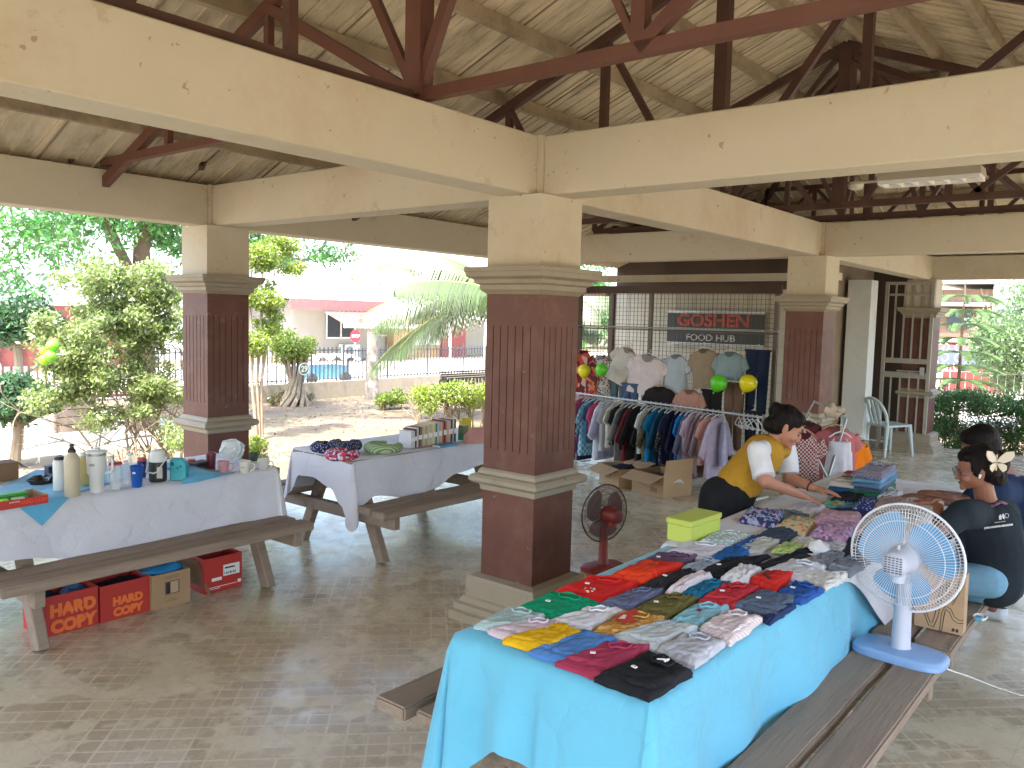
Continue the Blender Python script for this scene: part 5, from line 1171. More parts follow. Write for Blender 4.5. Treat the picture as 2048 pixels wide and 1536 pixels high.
c=atz(400,942,ZD); t=thing('lunch_box','flat black lunch box behind the blue folded cloth','box',(c.x,c.y,ZD),.3); bm=B(); box(bm,-.07,.06,-.04,.04,.001,.045); fin('base',bm,blkp,t,bev=.006); bm=B(); box(bm,-.072,.062,-.042,.042,.046,.06); fin('lid',bm,blkp,t,bev=.004); bm=B(); box(bm,.02,.03,-.0445,-.0425,.035,.05); fin('clasp',bm,white,t)
lathething('tumbler','maroon travel tumbler beside the black lunch box','tumbler',(422,941),ZD,[('body',[(.025,0),(.026,.004),(.030,.10)],marp),('lid',[(.031,.1005),(.031,.112),(.024,.116)],mat('maroon_lid',(.14,.03,.03),.3))])
def mug(label,px,col,h=.075,r=.036,side=1,m=None,taper=.78):
    m=m or mat('mug_%d'%(col[0]*100+col[2]*10),col,.3,.03); t=lathething('mug',label,'mug',px,ZD,[('body',[(r*taper*.9,0),(r*taper,.003),(r,h),(r*.93,h-.001),(r*taper*.85,.012)],m)],group='ceramic mugs')
    bm=B(); tube(bm,[hd*side*(r*.93)+Vector((0,0,h*.82)),hd*side*(r*1.55)+Vector((0,0,h*.78)),hd*side*(r*1.7)+Vector((0,0,h*.5)),hd*side*(r*1.4)+Vector((0,0,h*.28)),hd*side*(r*.84)+Vector((0,0,h*.2))],.004,8); fin('handle',bm,m,t,smooth=True); return t
t=mug('pink mug with a dark speckled handle','' or (447,946),(.52,.26,.28)); 
mug('white mug with a brown rim and a dark line of print',(490,946),(.60,.58,.52)); mug('plain white mug at the right end of the drinks table',(527,940),(.56,.56,.54),.072)
c=atz(490,946,ZD)
bm=B(); M=frameM(np.array((c.x,c.y,ZD+.04))-0.0345*np.array([_F[0],_F[1],0]),(hd.x,hd.y,0),(0,0,1)); box(bm,-.012,.012,-.0012,.0012,0,.001,M=M)
pr_=[o for o in COL.objects if o.get('label','').startswith('white mug with')][0]; q=fin('print_line',bm,blkp); q.parent=pr_; q.matrix_parent_inverse=Matrix.Translation(-Vector(pr_.location))
# dinner plates in a clear plastic bag
c=atz(465,925,ZD); t=thing('wrapped_plates','stack of white plates standing in a clear plastic bag behind the mugs','plates',(c.x+.03,c.y+.05,ZD)); 
tl=Matrix.Translation((0,0,.078))@Vector((-_F[0],-_F[1],.3)).to_track_quat('Z','Y').to_matrix().to_4x4()
for kk in range(3):
    bm=B(); lathe(bm,[(.002,0),(.036,.002),(.05,.006),(.063,.014),(.065,.016),(.065,.018),(.05,.009),(.036,.005),(.002,.004)],32,M=tl@Matrix.Translation((0,0,.008*kk))); fin('plate',bm,mat('plate_white',(.62,.66,.66),.25,.03),t,smooth=True)
bm=B(); ell(bm,(0,0,.07),(.09,.06,.075),14)
for v in bm.verts:
    v.co+=Vector((noise.noise(v.co*25),noise.noise(v.co*25+Vector((5,0,0))),noise.noise(v.co*25+Vector((0,5,0)))))*.022; v.co.z=max(.002,v.co.z)
fin('plastic_bag',bm,mat('film_plastic',(.72,.77,.77),.2,0,alpha=.6),t)
c=atz(530,925,ZD); lathething('dark_pot','small dark pot between the two white mugs','pot',None,ZD,[('body',[(.02,0),(.028,.01),(.028,.05),(.02,.06)],mat('dark_green_pot',(.03,.05,.035),.5))],pos=(c.x-.02,c.y+.1,ZD))
# black polythene heap and cardboard at the far left of the table
c=atz(88,970,ZD); t=thing('black_bag','crumpled black plastic bag lying behind the red tray','bag',(c.x,c.y+.03,ZD)); bm=B(); ell(bm,(0,0,.02),(.085,.05,.03),14)
for v in bm.verts: v.co+=Vector((noise.noise(v.co*22),noise.noise(v.co*22+Vector((5,0,0))),noise.noise(v.co*22+Vector((0,5,0)))))*.035; v.co.z=max(.001,v.co.z)
fin('bag_body',bm,mat('black_film',(.015,.018,.018),.25,.1),t,smooth=False)
c=atz(104,955,ZD); t=thing('navy_box','small navy box behind the white bottle','box',(c.x,c.y,ZD)); bm=B(); box(bm,-.03,.04,-.03,.03,.001,.06); fin('body',bm,mat('navy_card',(.01,.02,.06),.5),t,bev=.003); bm=B(); box(bm,-.032,.042,-.032,.032,.061,.07); fin('lid',bm,mat('navy_card',(0,0,0)),t,bev=.003)
card=mat('cardboard',(.36,.235,.125),.85,.1,4,bump=.1,bs=30); cardd=mat('cardboard_brown',(.20,.12,.065),.85,.12,4)
c=atz(15,965,ZD); t=thing('cardboard_box','brown cardboard box at the far left edge behind the red tray','box',(c.x-.03,c.y+.12,ZD)); bm=B(); box(bm,-.12,.11,-.06,.06,.001,.10); fin('body',bm,cardd,t); bm=B(); v=[bm.verts.new(p) for p in((.11,-.06,.1),(.11,.06,.1),(.16,.05,.055),(.16,-.07,.055))]; bm.faces.new(v); fin('flap',bm,card,t)
# red tray with green boxes
redc=mat('red_carton',(.42,.030,.022),.55,.08,3); org=mat('orange_print',(.75,.16,.03),.6,.03); orgd=mat('dark_orange_print',(.62,.07,.02),.6,.03)
p1_=atz(97,1006,ZD); p0_=atz(0,1022,ZD); d_=(p1_-p0_); d_.z=0; d_.normalize(); n_=Vector((-d_.y,d_.x,0)); Lb=.30; org_=p1_-d_*Lb
t=thing('carton_tray','shallow red carton tray of green packets at the left end of the drinks table','tray'); t.matrix_world=frameM((org_.x,org_.y,ZD+.001),d_,n_)
bm=B(); box(bm,0,Lb,0,.003,0,.042); fin('front_side',bm,redc,t); bm=B(); box(bm,0,Lb,.003,.16,0,.003); box(bm,0,Lb,.157,.16,.003,.05); box(bm,Lb-.003,Lb,.003,.157,.003,.046); box(bm,0,.003,.003,.157,.003,.046); fin('tray_body',bm,card,t)
text('print','HARD COPY',.024,orgd,frameM((Lb-.07,-.0005,.022),(1,0,0),(0,0,1)),t,bold=.0008); text('print','BOND PAPER',.008,white,frameM((Lb-.16,-.0005,.030),(1,0,0),(0,0,1)),t)
TM=t.matrix_world.copy()
def ontray(name,label,cat,x0,x1,y0,y1,z0,z1,m,bev=.006,rot=0):
    o=thing(name,label,cat); o.matrix_world=TM@Matrix.Translation(((x0+x1)/2,(y0+y1)/2,z0))@Matrix.Rotation(rot,4,'Z'); bm=B(); box(bm,-(x1-x0)/2,(x1-x0)/2,-(y1-y0)/2,(y1-y0)/2,0,(z1-z0)*.7); fin('body',bm,m,o,bev=bev); bm=B(); box(bm,-(x1-x0)/2-.001,(x1-x0)/2+.001,-(y1-y0)/2-.001,(y1-y0)/2+.001,(z1-z0)*.7+.0005,z1-z0); fin('lid',bm,m,o,bev=bev)
grn=mat('green_plastic',(.06,.36,.07),.35,.05)
ontray('green_container','long bright green container lying in the red tray','container',.03,.235,.055,.12,.004,.062,grn,.012)
ontray('pale_green_packet','pale green packet leaning in the red tray','packet',.14,.20,.012,.05,.004,.045,mat('pale_green',(.50,.58,.42),.6,.05),rot=-.3)
ontray('lime_tin','small lime tin at the left end of the red tray','tin',.085,.12,.01,.045,.004,.048,mat('lime_plastic',(.38,.62,.03),.4,.05),.01)
# ================= BOXES UNDER THE LEFT TABLE =================
def openbox(name,label,p0,p1,dep,h,m,inner=None,rz=None,flaps=(),z=0,th=.004):
    p0=Vector(p0);p1=Vector(p1); d=(p1-p0); d.z=0; L=d.length; d.normalize(); n=Vector((-d.y,d.x,0)); t=thing(name,label,'box'); t.matrix_world=frameM((p0.x,p0.y,z+.001),d,n)
    bm=B(); box(bm,0,L,0,th,0,h); box(bm,0,L,dep-th,dep,0,h); box(bm,0,th,th,dep-th,0,h); box(bm,L-th,L,th,dep-th,0,h); box(bm,th,L-th,th,dep-th,0,th); fin('walls',bm,m,t)
    for (side,ln,ang) in flaps:
        bm=B(); c_,s_=math.cos(ang)*ln,math.sin(ang)*ln
        q={'f':[(0,0,h),(L,0,h),(L-.01,-c_,h+s_),(.01,-c_,h+s_)],'b':[(0,dep,h),(L,dep,h),(L-.01,dep+c_,h+s_),(.01,dep+c_,h+s_)],'l':[(0,0,h),(0,dep,h),(-c_,dep-.01,h+s_),(-c_,.01,h+s_)],'r':[(L,0,h),(L,dep,h),(L+c_,dep-.01,h+s_),(L+c_,.01,h+s_)]}[side]
        bm.faces.new([bm.verts.new(p) for p in q]); o=fin('flap',bm,inner or card,t); o.modifiers.new('thickness','SOLIDIFY').thickness=.004
    return t,L
def fillcloth(t,L,dep,z,cols,seed):
    rnd=random.Random(seed)
    for k,(c_,lab,cat) in enumerate(cols):
        bm=B(); ell(bm,(0,0,0),(L*.5*.8/len(cols)*1.4,dep*.36,.03),10)
        for v in bm.verts: v.co+=Vector((0,0,1))*.03*noise.noise(v.co*18+Vector((k,seed,0)))
        o=fin('crumpled_cloth',bm,cmat('fill_%d_%d'%(seed,k),c_),smooth=True); p=t.matrix_world@Vector((L*(k+.5)/len(cols),dep*.5,z)); o.location=p; tagit(o,lab,cat)
a=atz(80,1276,0);b=atz(203,1250,0); yy=1.66
t,L=openbox('carton','leftmost red HARD COPY carton under the bench',(a.x,yy,0),(b.x-.004,yy,0),.24,.215,redc)
text('print','HARD\nCOPY',.088,org,frameM((L*.55,-.001,.085),(1,.0,.0),(0,0,1)),t,bold=.0062,sx=.98,ext=.0006); fillcloth(t,L,.24,.16,[((.02,.03,.05),'dark navy clothes filling the leftmost HARD COPY carton','clothes'),((.1,.2,.4),'blue cloth showing at the right of the leftmost carton','clothes')],401)
a=atz(206,1250,0);b=atz(301,1222,0)
t,L=openbox('carton','second red HARD COPY carton with dark contents under the bench',(a.x,yy-.005,0),(b.x,yy-.005,0),.24,.205,redc)
text('print','HARD\nCOPY',.062,org,frameM((L*.55,-.001,.070),(1,0,0),(0,0,1)),t,bold=.0045,sx=1,ext=.0006); fillcloth(t,L,.24,.15,[((.015,.015,.02),'black bag inside the second HARD COPY carton','bag')],402)
a=atz(304,1223,0);b=atz(386,1205,0)
t,L=openbox('cardboard_box','plain cardboard box with a square cut window under the bench',(a.x,yy-.03,0),(b.x,yy-.03,0),.22,.205,card)
bm=B(); M=frameM((L*.52,-.0015,.115),(1,0,0),(0,0,1)); box(bm,-.045,.045,-.04,.04,0,.001,M=M); fin('window_frame',bm,cardd,t); bm=B(); box(bm,-.038,-.012,-.033,.033,.001,.0018,M=M); fin('window_hole',bm,blkp,t); bm=B(); box(bm,-.012,.036,-.033,.033,.001,.0016,M=M); fin('window_card',bm,mat('card_light',(.42,.32,.2),.8,.1),t)
for zz,w in((.182,.05),(.172,.04),(.045,.02),(.035,.04)): bm=B(); box(bm,-w,w,-.0015,.0015,0,.001,M=frameM((L*.52,-.001,zz),(1,0,0),(0,0,1))); fin('printed_line',bm,cardd,t)
fillcloth(t,L,.22,.20,[((.03,.22,.45),'blue cloth sticking out of the plain cardboard box','clothes')],403)
a=atz(412,1192,0);b=atz(481,1170,0)
t,L=openbox('carton','red carton with a white shipping label at the right end under the bench',(a.x,yy+.01,0),(b.x,yy-.0,0),.24,.22,redc)
bm=B(); box(bm,L*.5,L*.93,-.0012,0,.09,.16); fin('shipping_label',bm,white,t); bm=B(); 
for i in range(7): box(bm,L*.53+i*.012,L*.53+i*.012+.004+.003*(i%2),-.0022,-.0013,.1,.115)
box(bm,L*.54,L*.8,-.0022,-.0013,.135,.145); fin('label_print',bm,blkp,t); bm=B(); box(bm,L*.2,L*.46,-.0012,0,.07,.09); fin('small_label',bm,white,t)
bm=B(); box(bm,L*.05,L*.85,-.0012,0,.03,.034); box(bm,L*.05,L*.4,-.0012,0,.02,.024); box(bm,L*.88,L*.97,-.0012,0,.03,.05); fin('white_print',bm,white,t)
q=[atz(385,1192,0)+Vector((0,.22,.2)),atz(395,1190,0)+Vector((.02,.04,.205)),atz(424,1192,0),atz(418,1188,0)+Vector((0,.2,0))]; bm=B(); bm.faces.new([bm.verts.new(p) for p in q]); o=fin('carton_flap',bm,cardd); o.modifiers.new('thickness','SOLIDIFY').thickness=.005; tagit(o,'loose red and brown carton flap leaning against the labelled red carton','cardboard flap')
# cardboard boxes in front of the clothes rail
a=atz(1198,961,0);b=atz(1236,978,0)
def boxA(label,p0,p1,dep,h,flaps,seed,fill):
    d=Vector(p1)-Vector(p0); t,L=openbox('cardboard_box',label,p0,p1,dep,h,card,flaps=flaps); return t,L
a=atz(1198,962,0);b=atz(1237,978,0); t,L=boxA('smaller open cardboard box of dark clothes in front of the clothes rail',a,b,.30,.20,[('f',.17,-.35),('b',.15,.3),('l',.10,-.1)],1,None)
for zz in(.115,.095,.075): bm=B(); box(bm,L*.3,L*.62,-.002,-.0005,zz,zz+.012); fin('printed_line',bm,cardd,t)
fillcloth(t,L,.3,.17,[((.02,.022,.03),'dark clothes in the smaller cardboard box','clothes')],404)
a=atz(1263,981,0);b=atz(1326,998,0); t,L=boxA('larger open cardboard box with raised flaps in front of the clothes rail',a,b,.40,.22,[('f',.19,-.35),('r',.16,1.45),('b',.19,.15),('r',.001,0)],2,None)
for zz,x0_,x1_ in((.12,.2,.4),(.10,.2,.38)): bm=B(); box(bm,L*x0_,L*x1_,-.002,-.0005,zz,zz+.008); fin('printed_line',bm,cardd,t)
for i in range(5): bm=B(); box(bm,L*.6+i*.02,L*.6+i*.02+.009,-.002,-.0005,.04,.09); fin('printed_mark',bm,cardd,t)
fillcloth(t,L,.4,.15,[((.10,.05,.035),'brown cloth in the larger cardboard box','clothes'),((.55,.5,.48),'white cloth corner in the larger cardboard box','clothes')],405)
# ================= STALL, MESH SCREEN, GATE =================
def atd(u,v,t): return Vector(CAMP+ray(u,v)*t)
tile=mat('cream_wall_tile',(.50,.46,.36),.6,.08,2,dirt=(.3,.25,.17),dirts=2,dirta=.4); brownd=mat('dark_brown_wall',(.075,.045,.030),.8,.2,2); 
t=thing('food_stall','closed food stall with a cream back wall and shade-coloured ceiling void behind the mesh screen','stall',(7.0,2.6,0))
bm=B(); box(bm,0,.12,-1.75,1.24,0,2.2)
fin('back_wall',bm,tile,t); bm=B()
for k in range(9): box(bm,-.004,0,-1.74,1.23,.24*k+.0,.24*k+.006)
for k in range(11): box(bm,-.0041,-.0002,-1.7+k*.27,-1.694+k*.27,0,2.2)
fin('tile_joints',bm,mat('joint',(.3,.27,.2),.8,.1),t)
bm=B(); box(bm,0.01,.11,-1.75,1.24,2.21,3.05); box(bm,-1.75,0,-1.75,1.24,2.86,2.9); fin('upper_wall',bm,brownd,t)  # dark brown of these panels paints in the shade of the ceiling void
bm=B(); box(bm,-1.6,-1.45,-2.55,1.9,2.235,2.315); fin('cream_beam',bm,cream,t)
bm=B(); box(bm,-.05,.06,1.245,1.32,0,2.2); fin('corner_post',bm,brownd,t); bm=B(); box(bm,-2.2,-2.12,1.4,1.48,0,2.1); fin('corner_post',bm,brownd,t)
bm=B(); box(bm,.13,2.4,-1.8,-1.72,0,2.9); fin('side_wall',bm,mat('taupe_wall',(.26,.20,.14),.8,.15),t)
# hanging wires under the stall ceiling
t2=thing('shop_sign','dark sign board reading GOSHEN FOOD HUB on the stall wall behind the mesh','sign',(6.9,2.17,1.66))
board=mat('sign_board_black',(.035,.033,.03),.5,.2,3); aly=mat('aluminium_trim',(.35,.36,.36),.35,.1,metal=.6)
bm=B(); box(bm,0,.03,-.72,.72,-.235,.235); fin('board',bm,board,t2)
bm=B(); box(bm,-.012,0,-.73,.73,.205,.24); box(bm,-.012,0,-.73,.73,-.03,.0); box(bm,-.012,0,-.73,.73,-.24,-.205); fin('metal_trim',bm,aly,t2)
text('lettering','GOSHEN',.24,mat('faded_red_letter',(.40,.07,.04),.6,.3,12),frameM((-.006,.02,.10),(0,-1,0),(0,0,1)),t2,bold=.008,ext=.004,sx=1.12)
text('lettering','FOOD HUB',.125,mat('grey_white_letter',(.5,.5,.47),.6,.1),frameM((-.006,.05,-.135),(0,-1,0),(0,0,1)),t2,bold=.002,ext=.004,sx=1.15)
def screen(name,label,x,y0,y1,z0,z1,sp,m,posts=()):
    t=thing(name,label,'screen',(x,(y0+y1)/2,z0)); c=(y0+y1)/2; bm=B()
    n=int((y1-y0)/sp)
    for i in range(n+1): y=y0-c+i*sp; box(bm,-.0018,.0018,y-.0018,y+.0018,0,z1-z0)
    for i in range(int((z1-z0)/sp)+1): z=i*sp; box(bm,.0019,.0055,y0-c,y1-c,z-.0018,z+.0018)
    fin('wire_mesh',bm,m,t); fm=mat('frame_brown',(.13,.10,.07),.6,.15)
    bm=B(); box(bm,-.02,.02,y0-c-.02,y1-c+.02,z1-z0,z1-z0+.09); fin('top_rail',bm,brownd,t)
    bm=B(); box(bm,-.02,.02,y0-c,y1-c,.0,.04); fin('bottom_rail',bm,fm,t)
    for y in posts: bm=B(); box(bm,-.024,.024,y-c-.02,y-c+.02,-z0,z1-z0); fin('frame_post',bm,fm,t)
    return t
wire=mat('dark_wire',(.045,.038,.03),.6,.1)
t=screen('mesh_screen','tall wire mesh screen in a brown frame behind the clothes rail',4.75,.42,2.95,.25,2.06,.05,wire,(.44,1.94,2.93))
c=(.42+2.95)/2
for zz in(1.665,1.638): bm=B(); tube(bm,[(-.035,.42-c-.02,zz-.25),(-.035,2.95-c,zz-.25)],(.009 if zz>1.65 else .007),8); fin('cross_pipe',bm,aly if zz>1.65 else MATS['frame_brown'],t)
screen('mesh_screen','second finer wire mesh panel in front of the garden greenery',6.95,3.95,5.0,.1,2.1,.05,wire,(4.98,))
# white pillar and brown wall
t=thing('white_pillar','plain whitewashed pillar between the brown column and the barred gate','pillar',(8,.585,0)); bm=B(); box(bm,0,.3,-.155,.155,0,2.37)
fin('shaft',bm,mat('whitewash',(.66,.69,.66),.8,.08,1.5,dirt=(.3,.3,.26),dirts=1.5,dirta=.35),t,bev=.004); bm=B(); box(bm,-.012,.31,-.17,.17,0,.09); fin('base',bm,taupe,t)
t=thing('brown_wall','dark brown rendered wall standing behind the barred gate','wall',(9.62,.9,0)); bm=B(); box(bm,0,.12,-.72,1.6,0,2.75); fin('wall',bm,brownd,t); 
bm=B(); box(bm,-.02,-.001,-.72,1.6,0,.3); fin('skirting',bm,MATS['taupe_paint'],t)
gm=mat('gate_grey_paint',(.36,.34,.28),.5,.12,5,dirt=(.2,.13,.08),dirts=5,dirta=.4)
t=thing('barred_gate','open grey steel gate of vertical bars with a bolt at mid height','gate',(8.8,.14,0)); y0,y1=-.30,.30
for a in(y0,y1): bm=B(); beamb(bm,(0,a,0),(0,a,2.38),.045,.045); fin('stile',bm,gm,t)
bm=B()
for z,w in((2.36,.04),(2.2,.03),(1.27,.07),(1.07,.08),(.15,.04)): bm=B(); beamb(bm,(0,y0,z),(0,y1,z),.035,w); fin('rail',bm,gm,t)
bm=B()
for i in range(1,5): y=y0+i*.12; beamb(bm,(0,y,.15),(0,y,1.07),.022,.022); beamb(bm,(0,y,1.27),(0,y,2.36),.022,.022)
fin('bars',bm,gm,t); bm=B(); tube(bm,[(-.04,-.24,1.13),(-.04,.1,1.13)],.012,8); tube(bm,[(-.04,-.06,1.13),(-.1,-.06,1.09)],.01,6); box(bm,-.05,-.02,-.26,-.2,1.08,1.19); fin('bolt',bm,MATS['alloy'],t)
# monobloc chair
chm=mat('pale_green_plastic',(.46,.54,.52),.35,.04)
t=thing('plastic_chair','pale green-white moulded plastic chair beside the barred gate','chair',(8.22,.16,0),math.radians(-125)); 
bm=B(); v=[]
n=10
a=[[bm.verts.new((-.2+.4*i/n,-.2+.4*j/n,.42-.02*math.sin(math.pi*i/n)*math.sin(math.pi*j/n)+.015*(j/n))) for j in range(n+1)] for i in range(n+1)]
for i in range(n):
    for j in range(n): bm.faces.new((a[i][j],a[i+1][j],a[i+1][j+1],a[i][j+1]))
r_=bmesh.ops.extrude_face_region(bm,geom=list(bm.faces)); bmesh.ops.translate(bm,verts=[g_ for g_ in r_['geom'] if isinstance(g_,bmesh.types.BMVert)],vec=(0,0,-.025)); bmesh.ops.recalc_face_normals(bm,faces=bm.faces); fin('seat',bm,chm,t)
for sx,sy in((-1,-1),(1,-1),(-1,1),(1,1)): bm=B(); tube(bm,[(sx*.18,sy*.18,.41),(sx*.215,sy*.225,0)],[.03,.018],8); fin('leg',bm,chm,t,smooth=True)
bm=B(); bp=[]
for i in range(17):
    a_=math.pi*i/16; bp.append((.205*math.cos(a_),-.2-.12*math.sin(a_),.42+.36*math.sin(a_)**.6))
tube(bm,bp,.022,8)
for x_ in(-.075,0,.075): tube(bm,[(x_,-.2,.42),(x_*1.2,-.26,.6),(x_*1.1,-.318,.77)],[.02,.024,.02],8)
fin('backrest',bm,chm,t,smooth=True)
t=thing('black_crate','low black crate on the floor behind the plastic chair','crate',(9.0,.12,0),.3); bm=B(); box(bm,-.1,.1,-.26,.26,.005,.1); fin('body',bm,blkp,t,bev=.008); bm=B(); box(bm,-.11,.11,-.27,.27,.1005,.125); fin('rim',bm,blkp,t,bev=.004)
# ceiling lights
t=thing('fluorescent_light','long louvred fluorescent ceiling fixture below the right roof truss','ceiling light',(3.0,-1.35,2.84)); hs=mat('fixture_cream',(.52,.48,.38),.5,.05)
bm=B(); box(bm,-.09,.09,-.34,.34,.0,.06); 
for v in bm.verts:
    if v.co.z<.01: v.co.x*=1.25; v.co.y*=1.03
fin('housing',bm,hs,t); bm=B()
for i in range(7): y=-.32+i*.1065; box(bm,-.1,.1,y-.006,y+.006,-.03,-.001)
box(bm,-.112,-.1,-.34,.34,-.03,-.001); box(bm,.1,.112,-.34,.34,-.03,-.001); box(bm,-.1,.1,-.34,-.33,-.0305,-.0005);box(bm,-.1,.1,.33,.34,-.0305,-.0005); fin('louvre',bm,white,t)
bm=B(); beamb(bm,(0,0,.06),(.3,0,.14),.02,.02); fin('bracket',bm,steel,t)
t=thing('lamp_fitting','small bare cream lamp fitting beside the long ceiling light','ceiling light',(3.0,-.82,2.86)); bm=B(); lathe(bm,[(.02,-.06),(.05,-.05),(.06,-.02),(.05,0)],16); fin('shade',bm,hs,t,smooth=True); bm=B(); box(bm,-.02,.02,-.25,-.05,-.012,.0); fin('arm',bm,hs,t)
# ================= HANGING CLOTHES =================
plast=mat('hanger_white',(.55,.56,.54),.4,.03); wood=mat('hanger_wood',(.40,.22,.13),.6,.1)
def hangm(name,label,cat,loc,ang,kind,col,L=.55,w=.2,pat=None,pc=None,ps=30,hang=plast,seed=0,th=.028,slant=0,sl=.14,group=None,hook=True,tilt=0):
    """garment hanging from loc (top of the hook); its width runs along direction ang"""
    t=thing(name,label,cat,loc,ang,group=group); m=cmat('hung_%d'%seed,col,pat,pc,ps); bm=B(); S_=Vector((seed*1.3,seed*.7,0)); zt=-.07
    def ring(cx,z,a,b,n=20,wr=.008):
        r=[]
        for i in range(n):
            q=2*math.pi*i/n; x=cx+a*math.cos(q); y=b*math.sin(q); k=(.35-abs(noise.noise(Vector((x*13,q*.2,z*3))+S_)))*wr*2.6+.8*noise.noise(Vector((x*30,0,z*5))+S_)*wr
            r.append(bm.verts.new((x+slant*z,y+k*(1 if math.sin(q)>0 else -1),z)))
        return r
    def skin(rs,c0=True,c1=False):
        for a,b in zip(rs,rs[1:]):
            for i in range(len(a)): bm.faces.new((a[i],a[(i+1)%len(a)],b[(i+1)%len(a)],b[i]))
        if c0: bm.faces.new(rs[0][::-1])
        if c1: bm.faces.new(rs[-1])
    if kind in('tee','tank','coat','dress'):
        rs=[]; N=16; shw=w*(.38 if kind=='tank' else .48)
        for i in range(N+1):
            s=i/N; z=zt-s*L
            if kind=='tank': a=w*.62 if s<.22 else w*(.66+.12*s)
            elif kind=='dress': a=w*(.40+.52*min(1,s*10)) *(1 if s<.35 else 1+.35*(s-.35))
            else: a=w*(.34+.62*min(1,s*11)+.04*s)
            if kind=='tank' and s<.22: a=w*.60
            rs.append(ring(0,z-(.12*L if kind=='tank' else 0)*(1-s),a,th*(.5+.5*min(1,s*5))*(1+.5*s)+.004,24,.007+.012*s))
        skin(rs)
        if kind=='tank':
            for sg in(-1,1):
                for yy in(-.012,.012): tube(bm,[(sg*w*.42,yy,zt-.12*L-.01),(sg*w*.33,yy*.3,zt-.02)],.0035,5)
        elif sl:
            for sg in(-1,1):
                rs=[]
                for i in range(7):
                    s=i/6; x=sg*(w*.78+sl*.42*s); z=zt-.035-sl*(.28+.9*s); 
                    r=[]
                    for k in range(12):
                        q=2*math.pi*k/12; p=Vector((sg*math.cos(q)*.055*(1-.1*s)*.85,math.sin(q)*th*.75,math.cos(q)*.055*.55)); kk=noise.noise(Vector((x*20,q,z*20))+S_)*.007
                        r.append(bm.verts.new((x+p.x+slant*z,p.y+kk,z+p.z)))
                    rs.append(r)
                skin(rs,True,True)
    elif kind=='pants':
        for sg in(-1,1):
            rs=[]
            for i in range(13):
                s=i/12; z=zt-s*L; a=w*(.5+.02*(1-s))*(1-.28*s); rs.append(ring(sg*w*.47,z,a,th*(1-.2*s),14,.008))
            skin(rs,True,True)
        box(bm,-w*1.0,w*1.0,-th*.95,th*.95,zt-.0,zt+.022)
    elif kind=='skirt':
        rs=[ring(0,zt-L*i/10,w*(.8+.3*i/10),th*(.7+.6*i/10),26,.006+.012*i/10) for i in range(11)]; skin(rs)
    bmesh.ops.recalc_face_normals(bm,faces=bm.faces); fin('fabric',bm,m,t,smooth=80)
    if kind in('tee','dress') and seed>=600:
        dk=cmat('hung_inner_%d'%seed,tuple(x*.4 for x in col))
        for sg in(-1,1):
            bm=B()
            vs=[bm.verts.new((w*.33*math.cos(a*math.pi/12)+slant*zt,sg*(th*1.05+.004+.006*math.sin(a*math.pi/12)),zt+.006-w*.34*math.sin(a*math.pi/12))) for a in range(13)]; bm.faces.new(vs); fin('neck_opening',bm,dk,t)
    if hook:
        bm=B(); tube(bm,[(.0,0,-.045),(0,0,-.028),(.012,0,-.018),(.014,0,-.004),(.004,0,.006),(-.008,0,.002)],.0032,6)
        tube(bm,[(-w*.62,0,zt-.012),(-w*.3,0,-.052),(0,0,-.04),(w*.3,0,-.052),(w*.62,0,zt-.012)],.006,6); fin('hanger',bm,hang,t,smooth=True)
    if tilt: t.rotation_euler=(0,tilt,ang)
    return t
# clothes rail
ra=Vector((4.40,2.72,.86)); rb=Vector((3.93,.22,.845)); rd=(rb-ra).normalized(); pn=math.atan2(rd.x,-rd.y)  # width direction of the clothes
t=thing('clothes_rail','long grey metal clothes rail loaded with hanging tops','clothes rail',(0,0,0)); bm=B(); tube(bm,[ra,rb],.013,10); fin('rail',bm,aly,t,smooth=True)
px_=Vector((rd.y,-rd.x,0))
for p in(ra+rd*.04,rb-rd*.04):
    bm=B(); tube(bm,[p,Vector((p.x,p.y,.04))],.012,8); fin('post',bm,aly,t,smooth=True); bm=B(); tube(bm,[Vector((p.x,p.y,.03))+px_*.24,Vector((p.x,p.y,.03))-px_*.24],.013,8); fin('foot',bm,plast,t,smooth=True)
bm=B(); tube(bm,[Vector((ra.x,ra.y,.035)),Vector((rb.x,rb.y,.035))],.010,8); fin('base_bar',bm,plast,t,smooth=True)
